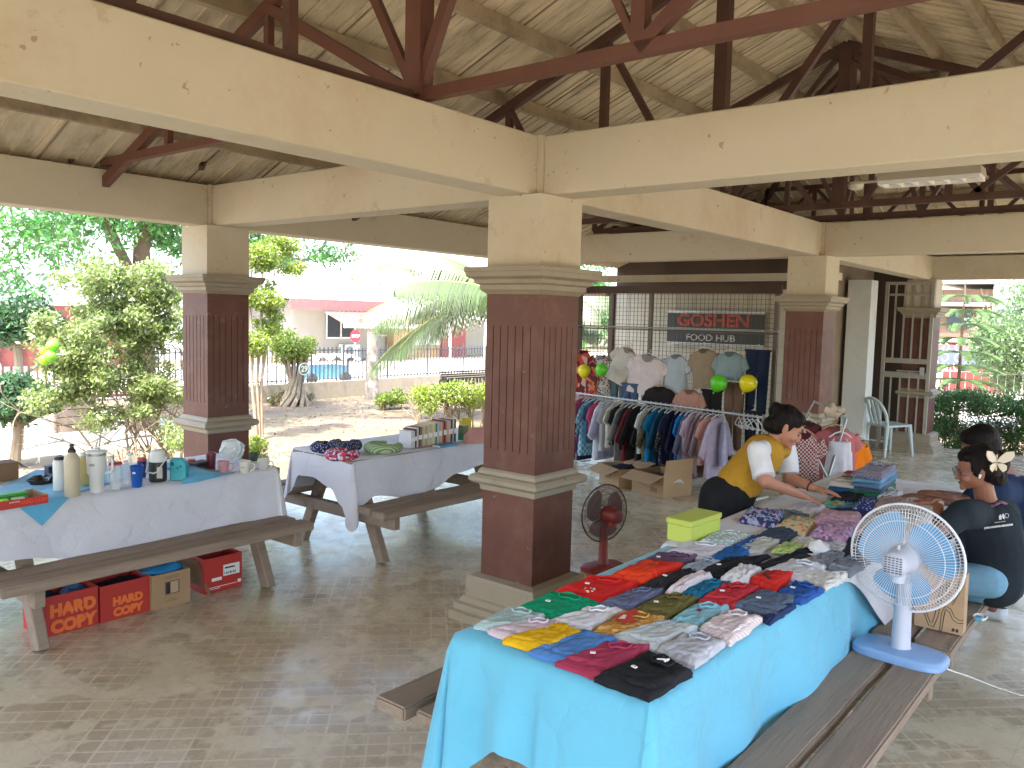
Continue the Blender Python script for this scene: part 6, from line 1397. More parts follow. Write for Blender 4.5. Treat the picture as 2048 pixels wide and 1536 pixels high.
R_=[('pink long top',(.55,.16,.30),.66,'tee'),('rose shirt',(.42,.08,.16),.5,'tee'),('dark navy long shirt',(.02,.03,.06),.72,'coat'),('sea blue checked blouse',(.10,.28,.40),.66,'coat','check',(.35,.5,.55)),('steel blue tee',(.05,.13,.22),.5,'tee'),('raspberry blouse',(.42,.07,.15),.45,'tee'),('white long shirt',(.55,.56,.58),.68,'coat'),('lavender blouse',(.33,.33,.45),.64,'coat'),('light grey top',(.38,.38,.38),.55,'tee'),('cream tee',(.5,.49,.42),.5,'tee'),('black tee',(.02,.02,.022),.46,'tee'),('black and white striped dress',(.5,.5,.48),.68,'coat','stripe',(.015,.015,.018)),('dark charcoal tee',(.035,.03,.032),.5,'tee'),('dark red top',(.14,.02,.025),.66,'coat'),('black cardigan',(.018,.016,.018),.6,'coat'),('second black long tee',(.022,.02,.024),.66,'coat'),('white short-sleeved tee',(.55,.57,.57),.5,'tee'),('camouflage shirt',(.13,.12,.07),.68,'coat','floral',(.05,.06,.035)),('bright blue shirt',(.01,.15,.32),.6,'tee'),('dark teal shirt',(.01,.06,.12),.64,'coat'),('black polka-dot blouse',(.02,.02,.025),.62,'coat','dots',(.4,.4,.4)),('navy tee',(.012,.018,.05),.56,'tee'),('dark indigo blouse',(.015,.015,.04),.6,'coat'),('vivid blue polo',(.01,.16,.42),.5,'tee'),('slate blue blouse',(.13,.15,.22),.58,'coat'),('striped lilac tee',(.40,.27,.38),.5,'tee','stripe',(.5,.42,.48)),('mauve long blouse',(.24,.17,.20),.66,'coat'),('dusty mauve tee',(.22,.16,.17),.62,'coat'),('peach blouse',(.50,.27,.22),.5,'tee'),('pale lilac blouse',(.38,.33,.42),.62,'coat'),('lilac tank top',(.36,.36,.48),.5,'tank')]
tot=(rb-ra).length; nR=len(R_)
for i,r in enumerate(R_):
    f=.03+.80*i/(nR-1); p=ra+rd*tot*f; p.z+=.012; nm=r[0]
    lab=f'{nm} at the left end of the clothes rail' if i==0 else (f'{nm} last in the packed row on the clothes rail' if i==nR-1 else f'{nm} on the rail between the {R_[i-1][0]} and the {R_[i+1][0]}')
    if len(lab.split())>16: lab=f'{nm} on the rail just right of the {R_[i-1][0]}'
    rr=random.Random(i); hangm('hanging_'+('tank_top' if r[3]=='tank' else 'shirt'),lab,'shirt',p,pn+(.22 if i<nR-1 else .75)*(1 if i==nR-1 else rr.uniform(-.6,1)),r[3] if r[3]!='coat' else 'tee',r[1],L=r[2]*.97,w=.19+.02*rr.random(),pat=r[4] if len(r)>4 else None,pc=r[5] if len(r)>5 else None,ps=28 if len(r)>4 and r[4]!='dots' else 70,seed=500+i,th=.022,sl=.0 if r[3]=='tank' else (.15 if r[3]=='tee' else .3),group='clothes on the long rail')
# empty hangers at the right end
for i in range(5):
    f=.90+.02*i; p=ra+rd*tot*f; p.z+=.012; t=thing('empty_hanger','empty grey plastic hanger at the right end of the clothes rail','hanger',p,pn+.8+.06*i,group='empty hangers at the rail end'); bm=B()
    tube(bm,[(.0,0,-.045),(0,0,-.028),(.012,0,-.018),(.014,0,-.004),(.004,0,.006),(-.008,0,.002)],.003,6); fin('hook',bm,plast,t,smooth=True); bm=B(); tube(bm,[(-.17,0,-.115),(-.06,0,-.055),(0,0,-.042),(.06,0,-.055),(.17,0,-.115),(.165,0,-.13),(-.165,0,-.13)],.006,6,closed=True); fin('frame',bm,plast,t,smooth=True)
# display on the mesh: label, cat, pixel of the hook, kind, colour, length, half width
D_=[('white and brown leaf-print blouse at the left of the mesh','blouse',(1203,700),'dress',(.42,.38,.32),.62,.13,'floral',(.10,.07,.05),45,wood,0),
('orange and maroon floral dress behind the yellow balloon','dress',(1168,690),'dress',(.12,.02,.02),.9,.11,'multi',[(.55,.13,.05),(.5,.3,.22),(.10,.02,.02),(.4,.06,.04)],14,wood,0),
('second orange and red printed dress at the far left of the mesh','dress',(1186,716),'dress',(.30,.04,.03),.75,.08,'multi',[(.12,.02,.02),(.5,.15,.06),(.3,.2,.15),(.12,.03,.03)],18,wood,0),
('grey-green denim trousers hanging right of the green balloon','trousers',(1240,706),'pants',(.075,.11,.12),.46,.105,None,None,30,plast,0),
('cream blouse hanging askew behind the pink-white blouse','blouse',(1262,688),'tee',(.48,.44,.38),.40,.13,None,None,30,wood,.4),
('large pink-white wide-neck blouse in the middle of the mesh','blouse',(1300,700),'tee',(.56,.48,.46),.42,.2,None,None,30,plast,.12),
('pale blue gathered blouse right of the pink-white blouse','blouse',(1353,698),'dress',(.36,.40,.42),.42,.13,None,None,30,plast,0),
('brown linen blouse under the FOOD HUB sign','blouse',(1408,686),'tee',(.28,.21,.14),.40,.13,None,None,30,plast,-.1),
('faded blue short blouse right of the brown blouse','blouse',(1462,692),'dress',(.22,.29,.31),.28,.135,None,None,30,plast,0),
('dark navy jeans at the right end of the mesh','jeans',(1517,690),'pants',(.016,.026,.055),.62,.12,None,None,30,plast,0),
('black cropped top on a pink hanger below the cream blouses','top',(1320,762),'tee',(.02,.014,.014),.30,.15,None,None,30,wood,0),
('peach pink top on a wooden hanger right of the black cropped top','top',(1380,768),'dress',(.42,.22,.16),.32,.125,None,None,30,wood,0),
('black trousers behind the right green balloon','trousers',(1425,770),'pants',(.015,.014,.014),.62,.105,None,None,30,plast,0),
('brown trousers behind the right yellow balloon','trousers',(1470,756),'pants',(.14,.085,.055),.66,.1,None,None,30,plast,0),
('dark trousers hanging beside the vested woman\'s head','trousers',(1508,812),'pants',(.02,.022,.03),.5,.08,None,None,30,plast,0),
('blue denim shorts below the cream blouses','shorts',(1262,758),'pants',(.06,.09,.15),.22,.10,None,None,30,wood,0)]
for i,(lab,cat,px,kd,col,L_,w_,pat,pc,ps,hg,tl_) in enumerate(D_):
    p=atx(px[0],px[1],4.66-.02*(i%3)-(.07 if i>=10 else 0)); hangm('displayed_'+{'blouse':'blouse','dress':'dress','trousers':'trousers','jeans':'jeans','top':'crop_top','shorts':'shorts'}[cat],lab,cat,p,-math.pi/2+.05*((i%3)-1),kd,col,L=L_*1.06,w=w_*1.16,pat=pat,pc=pc,ps=ps,hang=hg,seed=600+i,th=.03,sl=.13,tilt=tl_,group='clothes displayed on the mesh screen')
for (u,v,c,r,lab) in((1168,742,YEL,.078,'yellow balloon left of the green one at the left of the mesh'),(1203,740,GRN,.076,'green balloon beside the column-side yellow balloon on the mesh'),(1437,767,GRN,.094,'larger green balloon on the right part of the mesh'),(1496,767,YEL,.094,'larger yellow balloon on the right part of the mesh')):
    balloon(lab,atx(u,v,4.38),r,c,(.1,.25,-1) if r<.08 else (0,.5,-1),group='balloons on the mesh screen')
# shoes / small boxes below the display, right
t=thing('storage_crate','pale plastic crate standing under the right end of the rail','crate',(4.55,.55,0)); bm=B(); box(bm,-.14,.14,-.2,.2,.003,.3); fin('body',bm,mat('grey_crate',(.18,.15,.12),.7,.1),t,bev=.01); bm=B(); box(bm,-.15,.15,-.21,.21,.301,.33); fin('lid',bm,blkp,t,bev=.005)
# second folding rack behind the table
T6=5.75
t=thing('folding_rack','folding grey tube clothes stand forming a V behind the long table','clothes stand',(0,0,0))
A_=atd(1655,958,T6);B_=atd(1601,850,T6-.1);C_=atd(1692,838,T6+.2);E_=atd(1628,802,T6+.3)
bm=B(); tube(bm,[A_,B_],.011,8); tube(bm,[A_,C_],.011,8); fin('poles',bm,aly,t,smooth=True); bm=B(); tube(bm,[B_,E_,C_],.009,8); fin('top_bar',bm,aly,t,smooth=True)
bm=B(); f0=A_.copy(); 
for dx in(-.25,.25): tube(bm,[A_,Vector((A_.x+dx,A_.y+dx*.6,.0))],.011,8)
fin('legs',bm,aly,t,smooth=True)
fa=math.atan2(-_R[1]*-1,_R[0]) ; fa=math.atan2(_R[1],_R[0])
for i,(lab,cat,(u,v),tt,kd,col,L_,w_,pat,pc,ps) in enumerate((('maroon and white gingham dress hanging on the folding stand','dress',(1606,846),T6-.12,'dress',(.16,.025,.03),.62,.13,'check',(.5,.4,.36),75),('rose pink blouse behind the white strappy top','blouse',(1672,838),T6+.25,'tee',(.42,.13,.14),.40,.16,None,None,30),('white strappy top on the folding stand','top',(1682,852),T6+.1,'tank',(.56,.56,.60),.36,.13,None,None,30),('bright orange garment showing behind the pink blouse','blouse',(1700,862),T6+.3,'tee',(.65,.17,.01),.26,.12,None,None,30),('khaki canvas tote hanging at the right of the stand','bag',(1722,862),T6+.4,'skirt',(.22,.16,.10),.30,.075,None,None,30),('dark red blouse bunched at the top of the stand','blouse',(1618,826),T6+.3,'tee',(.09,.02,.02),.20,.10,None,None,30))):
    hangm('stand_'+{'dress':'dress','blouse':'blouse','top':'tank_top','bag':'tote_bag'}[cat],lab,cat,atd(u,v,tt),fa,kd,col,L=L_,w=w_,pat=pat,pc=pc,ps=ps,seed=700+i,th=.04,hang=wood if i in(0,1) else plast,sl=.1)
# beige garments draped over the top bar
bm=B(); c=atd(1665,822,T6+.25); ell(bm,(0,0,0),(.13,.06,.05),16)
for v in bm.verts: v.co+=Vector((noise.noise(v.co*14),noise.noise(v.co*14+Vector((5,0,0))),noise.noise(v.co*14+Vector((0,5,0)))))*.06
tagit(fin('draped_clothes',bm,cmat('beige_drape',(.42,.34,.26)),smooth=70,loc=c),'crumpled beige clothes thrown over the top of the folding stand','clothes')
# tangle of white hangers at the foot of the V
base=atd(1668,968,5.15)
for i in range(16):
    rr=random.Random(i+40); p=base+Vector((_R[0],_R[1],0))*(.02+.008*i)+Vector((0,0,.03-.0035*i)); t=thing('loose_hanger','white plastic hanger in the tangled bundle tied below the folding stand','hanger',p,fa+.9+rr.uniform(-.15,.15),group='bundle of loose hangers'); t.rotation_euler=(rr.uniform(.6,1.0),rr.uniform(-.2,.2),fa+.9+rr.uniform(-.15,.15)); bm=B()
    tube(bm,[(.0,0,-.045),(0,0,-.028),(.012,0,-.018),(.014,0,-.004),(.004,0,.006),(-.008,0,.002)],.003,5); tube(bm,[(-.15,0,-.11),(-.06,0,-.055),(0,0,-.042),(.06,0,-.055),(.15,0,-.11),(.145,0,-.125),(-.145,0,-.125)],.005,5,closed=True); fin('frame',bm,plast,t,smooth=True)
# ================= FANS =================
def fan(label,loc,axis,base_mat,body,guard,blade,R=.2,zh=.42,poler=.022,nb=3,nw=96,base_r=.14,basex=1.25,grill_alpha=False,poles=None,az=None,solid=False):
    """desk / floor fan: base, pole, motor housing, wire guards, blades; the front faces along axis"""
    t=thing('electric_fan',label,'fan',loc); ax=Vector((axis[0],axis[1],0)).normalized(); sd_=Vector((-ax.y,ax.x,0)); Mx=frameM((0,0,0),sd_,(0,0,1))  # local z = sd x up = front or back
    fr=ax
    Q=Matrix(((sd_.x,0,fr.x,0),(sd_.y,0,fr.y,0),(0,1,0,zh),(0,0,0,1)))
    ang=math.atan2(ax.y,ax.x)+math.pi/2
    bm=B(); ol=[]; 
    for k in range(28):
        a=2*math.pi*k/28; ex=.55; ol.append((basex*base_r*abs(math.cos(a))**ex*(1 if math.cos(a)>0 else -1),base_r*.72*abs(math.sin(a))**ex*(1 if math.sin(a)>0 else -1)))
    rings=[]
    for s,z in((.98,0),(1,.004),(1,.018),(.985,.0205),(1,.023),(.97,.03),(.90,.036),(.3,.042)): rings.append([bm.verts.new((x*s*math.cos(ang)-y*s*math.sin(ang),x*s*math.sin(ang)+y*s*math.cos(ang),z)) for x,y in ol])
    for a,b in zip(rings,rings[1:]):
        for i in range(28): bm.faces.new((a[i],a[(i+1)%28],b[(i+1)%28],b[i]))
    bm.faces.new(rings[0][::-1]); bm.faces.new(rings[-1]); fin('base',bm,base_mat,t,smooth=30)
    bm=B(); lathe(bm,[(poler*1.6,.035),(poler*1.35,.05),(poler*1.2,zh*.5),(poler,zh-.10),(poler*.75,zh-.095),(poler*.7,zh-.05)],22); fin('pole',bm,body,t,smooth=True)
    bm=B(); lathe(bm,[(.02,-.185),(.042,-.18),(.050,-.165),(.052,-.10),(.06,-.075),(.062,-.06),(.035,-.05),(.02,-.045)],26,M=Q@Matrix.Translation((0,0,.03))); 
    lathe(bm,[(.026,-.07),(.03,-.03),(.024,-.0)],14,M=Matrix.Translation((-fr.x*.085,-fr.y*.085,zh-.01))); h=fin('motor_housing',bm,body,t,smooth=50)
    bm=B()
    for i in range(-3,4):
        for j in range(-2,3): 
            box(bm,j*.014-.0045,j*.014+.0045,i*.0095-.0016,i*.0095+.0016,-.1565,-.1535,M=Q)
    fin('vent_slots',bm,blkp,h); bm=B(); tube(bm,[Q@Vector((0,.05,-.10)),Q@Vector((0,.072,-.10))],.006,8); fin('oscillation_knob',bm,body,h,smooth=True)
    for s in(-1,1):
        bm=B(); zc_=s*.035
        for k in range(nw):
            a=2*math.pi*k/nw+(.0 if s<0 else math.pi/nw); pts=[]
            for r,z in((.045,zc_*1.35),(R*.55,zc_*1.25),(R*.86,zc_),(R*.985,zc_*.3),(R,zc_*.1)): aa=a+(.10*(r/R)*s); pts.append(Q@Vector((r*math.cos(aa),r*math.sin(aa),z)))
            tube(bm,pts,.0011 if R<.25 else .0014,3,cap=False)
        for r,z,w in((.045,zc_*1.35,.003),(R*.72,zc_*1.12,.0014),(R*.88,zc_*.93,.0013)): tube(bm,[Q@Vector((r*math.cos(q*.1745),r*math.sin(q*.1745),z)) for q in range(36)],w,5,closed=True)
        fin('rear_guard' if s<0 else 'front_guard',bm,guard,t)
    bm=B(); tube(bm,[Q@Vector((R*1.005*math.cos(q*.1309),R*1.005*math.sin(q*.1309),0)) for q in range(48)],.0052,8,closed=True); fin('guard_ring',bm,guard,t,smooth=True)
    hb=bm=B(); lathe(bm,[(.032,-.02),(.035,.0),(.03,.022),(.01,.03)],20,M=Q); hub=fin('hub',bm,blade,t,smooth=True)
    for k in range(nb):
        bm=B(); a0=2*math.pi*k/nb+.4; rows=[]
        for i in range(9):
            r=.03+(R*.86-.03)*i/8; wd=(.35+.62*math.sin(math.pi*(.12+.70*i/8)))*1.05*(2*math.pi/nb)*.48; row=[]
            for j in range(9):
                u=j/8-.5; a=a0+u*2*wd*(.9)+.25*i/8; row.append(bm.verts.new(Q@Vector((r*math.cos(a),r*math.sin(a),-.018+.036*(j/8)+.004*math.sin(j/8*math.pi)))))
            rows.append(row)
        for i in range(8):
            for j in range(8): bm.faces.new((rows[i][j],rows[i+1][j],rows[i+1][j+1],rows[i][j+1]))
        fin('blade',bm,blade,t,smooth=True)
    return t
fblue=mat('fan_base_blue',(.22,.37,.62),.4,.03); fgrey=mat('fan_pole_grey',(.44,.47,.56),.4,.03); fguard=mat('fan_guard_white',(.66,.68,.72),.4,.02); fblade=mat('fan_blade_blue',(.14,.40,.68),.2,.03,alpha=.85)
fl_=fan('large white wire fan with blue blades standing on the right bench',(-.235,-2.09,.432),(.99,-.06),fblue,fgrey,fguard,fblade,R=.212,zh=.405,base_r=.145,basex=1.2,poler=.027,nw=100)
fred=mat('fan_red',(.25,.035,.025),.4,.1); fredd=mat('fan_guard_dark',(.05,.018,.015),.4,.1); frb=mat('fan_blade_maroon',(.13,.03,.03),.3,.1,alpha=.8)
fan('dark red fan standing on the floor between the front column and the cardboard boxes',(1.10,.17,.0),(.30,.95),fred,fred,fredd,frb,R=.20,zh=.40,base_r=.13,poler=.026,nw=80)
bm=B(); c0=atz(1800,1312,.45); pts=[c0,atz(1830,1325,.445),atz(1870,1328,.44)]+[atz(1905,1342,.40),atz(1935,1352,.25),atz(1985,1372,.03),atz(2040,1390,.008),atz(2100,1400,.008)]
tube(bm,pts,.0028,6); tagit(fin('power_cord',bm,white,smooth=True),'white power cord of the large fan running over the bench to the floor','cord')
# paper bag, cable and tape on the bench
kr=mat('kraft_paper',(.42,.28,.165),.8,.06,4,bump=.08,bs=20); blk_print=mat('black_print',(.03,.025,.02),.6,.1)
p0=atz(1828,1250,.436);p1=atz(1925,1272,.436); d=(p1-p0); d.z=0; L_=d.length; t=thing('paper_bag','brown paper bag with black looping lines standing on the bench behind the fan','paper bag'); t.matrix_world=frameM((p0.x,p0.y,.436),d,(-d.y,d.x,0))
L_=max(L_,.19); bm=B(); bag=[(0,L_,0,.085,0),(0,L_,0,.085,.04),(.0,L_-.003,.005,.08,.26)]
rs=[[bm.verts.new((x,y,z)) for x,y in((a,c_),(b,c_),(b,e),(a,e))] for a,b,c_,e,z in bag]
for a,b in zip(rs,rs[1:]):
    for i in range(4): bm.faces.new((a[i],a[(i+1)%4],b[(i+1)%4],b[i]))
bm.faces.new(rs[0][::-1]); bm.faces.new(rs[-1]); fin('body',bm,kr,t)
for k,pts in enumerate(([(.0,.13),(.03,.10),(.05,.06),(.062,.03),(.072,.03),(.08,.07),(.09,.15),(.095,.2)],[(.0,.115),(.025,.085),(.045,.045),(.058,.015),(.078,.012),(.092,.06),(.10,.13),(.105,.2)],[(.11,.0),(.115,.07),(.12,.1),(.135,.09),(.15,.06),(.17,.05),(L_,.055)],[(.102,.0),(.105,.08),(.118,.115),(.14,.105),(.155,.075),(.175,.064),(L_,.068)],[(.125,.23),(.13,.17),(.145,.14),(.16,.2),(.165,.24)],[(.115,.23),(.12,.16),(.145,.125),(.17,.19),(.178,.24)])):
    bm=B(); tube(bm,[(x,-.0008+z*.02,z) for x,z in pts],.0016,5); fin('printed_line',bm,blk_print,t)
for x,w in((.155,.012),(.17,.015)): bm=B(); box(bm,x-.006,x+.004,-.0012,0,.01,.024); fin('printed_mark',bm,blk_print,t)
t=thing('cable_coil','loop of white cable and a blue adaptor on the bench beside the paper bag','cable',atz(1960,1238,.44)); bm=B()
for k in range(3): tube(bm,[(.035*math.cos(a*.35)*(1+.1*k),.022*math.sin(a*.35)*(1+.1*k),.004+.004*k) for a in range(18)],.003,5,closed=True)
fin('cable',bm,white,t,smooth=True); bm=B(); box(bm,-.05,-.015,-.015,.015,.001,.02); fin('adaptor',bm,mat('adaptor_blue',(.12,.35,.5),.4,.05),t,bev=.003)
# ================= PEOPLE =================
skin1=mat('skin_warm',(.40,.185,.115),.5,.07,8,bump=.05,bs=120); skin2=mat('skin_deep',(.235,.10,.062),.5,.08,8,bump=.05,bs=120); skin3=mat('skin_brown',(.15,.065,.042),.5,.08,8)
for s_ in(skin1,skin2,skin3): s_.node_tree.nodes['Principled BSDF'].inputs['Subsurface Weight'].default_value=.06
hairm=mat('black_hair',(.007,.005,.005),.6,.3,30,bump=.6,bs=60,stretch=(1,1,.25),spec=.15)
def V3(*a): return Vector(a)
def cone(bm,a,b,ra,rb,n=14,flat=None):
    a=Vector(a);b=Vector(b); L=(b-a).length
    if L<1e-5: ell(bm,a,(ra,ra,ra),8); return
    tube(bm,[a,a.lerp(b,.33),a.lerp(b,.66),b],[ra,ra+(rb-ra)*.33,ra+(rb-ra)*.66,rb],n); ell(bm,a,(ra,ra,ra),8); ell(bm,b,(rb,rb,rb),8)
def voxel(name,bm,m,parent,size=.006,smooth=4,loc=None):
    """union of overlapping volumes -> one continuous smooth surface"""
    me=bpy.data.meshes.new(name); bmesh.ops.recalc_face_normals(bm,faces=bm.faces); bm.to_mesh(me); bm.free(); o=bpy.data.objects.new(name,me); COL.objects.link(o)
    r=o.modifiers.new('r','REMESH'); r.mode='VOXEL'; r.voxel_size=size; r.adaptivity=0
    s=o.modifiers.new('s','SMOOTH'); s.factor=.5; s.iterations=smooth
    bpy.context.view_layer.update(); dg=bpy.context.evaluated_depsgraph_get(); m2=bpy.data.meshes.new_from_object(o.evaluated_get(dg)); bpy.data.objects.remove(o)
    for p in m2.polygons: p.use_smooth=True
    m2.materials.clear(); m2.materials.append(m); m2.name=name
    o=bpy.data.objects.new(name,m2); COL.objects.link(o)
    if parent is not None: o.parent=parent
    return o
def wrinkle(o,amp,sc,dirn=None,seed=0):
    me=o.data; S_=Vector((seed,seed*2,0)); nrm=[v.normal.copy() for v in me.vertices]
    for v,n in zip(me.vertices,nrm):
        p=v.co.copy(); 
        if dirn: p=p-Vector(dirn)*p.dot(Vector(dirn))*.7
        k=noise.noise(p*sc+S_)*.6+(.25-abs(noise.noise(p*sc*.7+S_)))*.9
        v.co+=n*k*amp
    me.update()
def cut(o,p,d,r):
    '''flat cuff: push vertices beyond the plane back onto it'''
    p=Vector(p); d=Vector(d).normalized()
    for v in o.data.vertices:
        q=v.co-p; k=q.dot(d)
        if k>0 and q.length<r: v.co-=d*k*.93
    o.data.update()
def hand(bm,wr,palm_dir,normal,size=.17,curl=.5,side=1):
    """palm, four fingers of unequal length with knuckle bends, and a thumb from the side of the palm"""
    d=Vector(palm_dir).normalized(); n=Vector(normal); n=(n-d*n.dot(d)).normalized(); s=d.cross(n)*side; w=Vector(wr); k=size/.17
    pl_=w+d*.085*k
    M=Matrix(((s.x,d.x,n.x,0),(s.y,d.y,n.y,0),(s.z,d.z,n.z,0),(0,0,0,1)))
    ell(bm,w+d*.045*k,(.036*k,.05*k,.014*k),10,M=M); cone(bm,w-d*.01,w+d*.02,.020*k,.022*k,10)
    for i,(off,l) in enumerate(((-.027,.066),(-.009,.076),(.009,.071),(.026,.056))):
        a=w+d*(.078-.006*abs(i-1.3))*k+s*off*k; q=d.copy(); c=curl*(1+.12*i)
        p1=a+(q-n*.25*c).normalized()*l*.45*k; p2=p1+(q-n*.8*c).normalized()*l*.32*k; p3=p2+(q-n*1.3*c).normalized()*l*.24*k
        tube(bm,[a-d*.02*k,a,p1,p2,p3],[.0088*k,.0088*k,.0080*k,.0074*k,.0060*k],8); ell(bm,p3,(.006*k,.006*k,.006*k),6)
    a=w+d*.03*k-s*.03*k; p1=a+(d*.7-s*.75-n*.2).normalized()*.032*k; p2=p1+(d*.95-s*.2-n*.35).normalized()*.028*k
    tube(bm,[a+s*.012*k,a,p1,p2],[.012*k,.0115*k,.0095*k,.0075*k],8); ell(bm,p2,(.0075*k,.0075*k,.0075*k),6)
def headshape(bm,c,f,up,k=1.0):
    f=Vector(f).normalized(); up=Vector(up); up=(up-f*up.dot(f)).normalized(); s=f.cross(up)
    M=Matrix(((s.x,f.x,up.x,0),(s.y,f.y,up.y,0),(s.z,f.z,up.z,0),(0,0,0,1))); T=Matrix.Translation(Vector(c))@M@Matrix.Diagonal((k,k,k,1))
    def E(p,r,n=12): ell(bm,(0,0,0),r,n,M=T@Matrix.Translation(p))
    E((0,-.012,.03),(.072,.088,.078),16); E((0,.022,-.018),(.062,.062,.075),14); E((0,.045,-.066),(.034,.035,.028),10); E((0,.030,-.058),(.046,.045,.032),10)
    E((0,.085,-.012),(.0105,.016,.024),8); E((0,.092,-.030),(.015,.014,.0095),8); E((-.010,.086,-.034),(.008,.009,.006),6); E((.010,.086,-.034),(.008,.009,.006),6)
    E((0,.076,-.054),(.021,.010,.0062),8); E((0,.075,-.064),(.018,.010,.0062),8); E((0,.076,-.084),(.018,.014,.014),8)
    E((0,.070,.018),(.05,.016,.010),8)
    for q in(-1,1):
        E((q*.040,.055,-.030),(.022,.024,.024),8); E((q*.072,-.008,-.014),(.009,.017,.030),8); E((q*.080,-.014,-.004),(.005,.014,.022),8)
    return T
def face(T,parent,closed=True,col=(.25,.09,.07)):
    lip=mat('lips',(.26,.10,.08),.45,.05)
    for q in(-1,1):
        bm=B(); ell(bm,(0,0,0),(.0115,.006,.0065 if not closed else .0045),8,M=T@Matrix.Translation((q*.028,.0745,-.004))); fin('eye',bm,mat('eye_dark',(.02,.012,.01),.25,.1),parent,smooth=True)
        bm=B(); tube(bm,[T@Vector((q*.013,.0835,.016)),T@Vector((q*.028,.083,.0205)),T@Vector((q*.044,.072,.016))],.0024,5); fin('eyebrow',bm,hairm,parent)
    bm=B(); tube(bm,[T@Vector((-.014,.0825,-.0585)),T@Vector((-.006,.087,-.056)),T@Vector((.006,.087,-.056)),T@Vector((.014,.0825,-.0585))],.0042,6); fin('lips',bm,lip,parent,smooth=True)
Fv=Vector((F2[0],F2[1],F2[2])); Rv=Vector(_R); Uv=Vector((0,0,1))
def decal(o,tgt,nrm,off=.002):
    from mathutils.bvhtree import BVHTree
    bpy.context.view_layer.update(); bvh=BVHTree.FromObject(tgt,bpy.context.evaluated_depsgraph_get()); n=Vector(nrm).normalized(); mi=tgt.matrix_world.inverted()
    for v in o.data.vertices:
        h=bvh.ray_cast(v.co-n*.25,n)
        if h[0] is not None: v.co=h[0]-n*off
# ---- 1: woman bending over the table, mustard vest ----
t=thing('person','person in a mustard vest and white tee bending over the table to sort clothes','person',(0,0,0))
pel=atd(1462,985,4.52); chest=atd(1522,912,4.5); nk=atd(1550,889,4.5); hd_=atd(1572,855,4.47)
SR=atd(1515,902,4.36); ER=atd(1530,962,4.27); WR=atd(1602,990,4.36)
SL=atd(1572,895,4.66); EL=atd(1578,955,4.62); WL=atd(1626,976,4.52)
f=(Rv*.90-Uv*.55-Fv*.20); up=Uv*.80+Rv*.45
bm=B(); T=headshape(bm,hd_,f,up,.97); cone(bm,nk-(hd_-nk)*.3,hd_-up.normalized()*.03-f.normalized()*.02,.046,.043)
cone(bm,chest,nk-(nk-chest)*.15,.075,.055); cone(bm,SR,SL,.04,.04); cone(bm,pel.lerp(chest,.25),chest,.07,.075)
cone(bm,SR,ER,.044,.037); cone(bm,ER,WR,.037,.022); cone(bm,SL,EL,.043,.036); cone(bm,EL,WL,.036,.022)
dR=(atd(1645,1004,4.40)-WR); dL=(atd(1665,984,4.48)-WL)
hand(bm,WR,dR,Uv+Fv*-.3,.165,.55,1); hand(bm,WL,dL,Uv,.165,.35,-1)
foot=Vector((pel.x-.05,pel.y+.06,0))
for s in(-1,1):
    q=Fv*.09*s; q.z=0; cone(bm,pel+q*.6-Vector((0,0,.06)),Vector((pel.x-.02,pel.y+.03,.44))+q,.05,.045); cone(bm,Vector((pel.x-.02,pel.y+.03,.44))+q,foot+q+Vector((0,0,.07)),.052,.034); cone(bm,foot+q+Vector((0,0,.035)),foot+q+Vector((.07,-.09,.03)),.034,.028)
bd=voxel('body',bm,skin1,t,.0048,3); face(T,t)
# white tee: sleeves and hem
bm=B(); cone(bm,SR,SR.lerp(ER,.85),.057,.060); cone(bm,SL,SL.lerp(EL,.85),.055,.058); cone(bm,SR,SL,.055,.055); cone(bm,chest,nk-(nk-chest)*.25,.095,.062)
for (A1,B1,rr) in((SR,ER,.060),(SL,EL,.057)): cone(bm,A1.lerp(B1,.7),A1.lerp(B1,.84),rr,rr*.99)
o=voxel('white_tee',bm,cmat('tee_white',(.66,.69,.74)),t,.007,4); wrinkle(o,.010,13,seed=3)
cut(o,SR.lerp(ER,.86),ER-SR,.12); cut(o,SL.lerp(EL,.86),EL-SL,.12)
bm=B(); bk=(pel-chest).normalized(); cone(bm,chest+bk*-.02,pel-bk*.12,.112,.112,18); cone(bm,chest,nk-(nk-chest)*.12,.105,.060); cone(bm,SR.lerp(SL,.24),SR.lerp(SL,.76),.066,.064); cone(bm,pel-bk*.14,pel-bk*.075,.118,.122)
o=voxel('mustard_vest',bm,cmat('vest_mustard',(.42,.235,.028)),t,.008,6); wrinkle(o,.013,9,seed=5)
bm=B(); cone(bm,pel-bk*.09,pel+Vector((-.02,.02,-.12)),.108,.125,18); hp=pel+Vector((-.02,.03,-.1))
for s in(-1,1): q=Fv*.075*s; q.z=0; cone(bm,hp+q,Vector((foot.x,foot.y,.10))+q,.105,.09,16)
cone(bm,hp,Vector((foot.x,foot.y,.12)),.135,.125,18); cone(bm,pel+Vector((-.05,.04,-.02)),pel+Vector((-.05,.04,-.2)),.115,.12,18)
o=voxel('black_skirt',bm,cmat('skirt_black',(.012,.013,.016)),t,.011,5); wrinkle(o,.008,7,(0,0,1),2)
bm=B(); Tk=T@Matrix.Scale(1,4)
def hairell(p,r,n=12): ell(bm,(0,0,0),r,n,M=T@Matrix.Translation(p))
hairell((0,-.022,.045),(.081,.092,.078),16); hairell((0,-.045,.0),(.077,.068,.075),12); hairell((0,.02,.068),(.066,.055,.045),12); hairell((0,-.095,.055),(.05,.045,.045),12); hairell((-.06,-.005,.02),(.022,.03,.045),8); hairell((.06,-.005,.02),(.022,.03,.045),8); hairell((0,-.085,-.03),(.045,.04,.045),8)
o=voxel('hair',bm,hairm,t,.005,2); wrinkle(o,.007,38,(0,0,1),9)
for sh_ in(SR,SL): pass
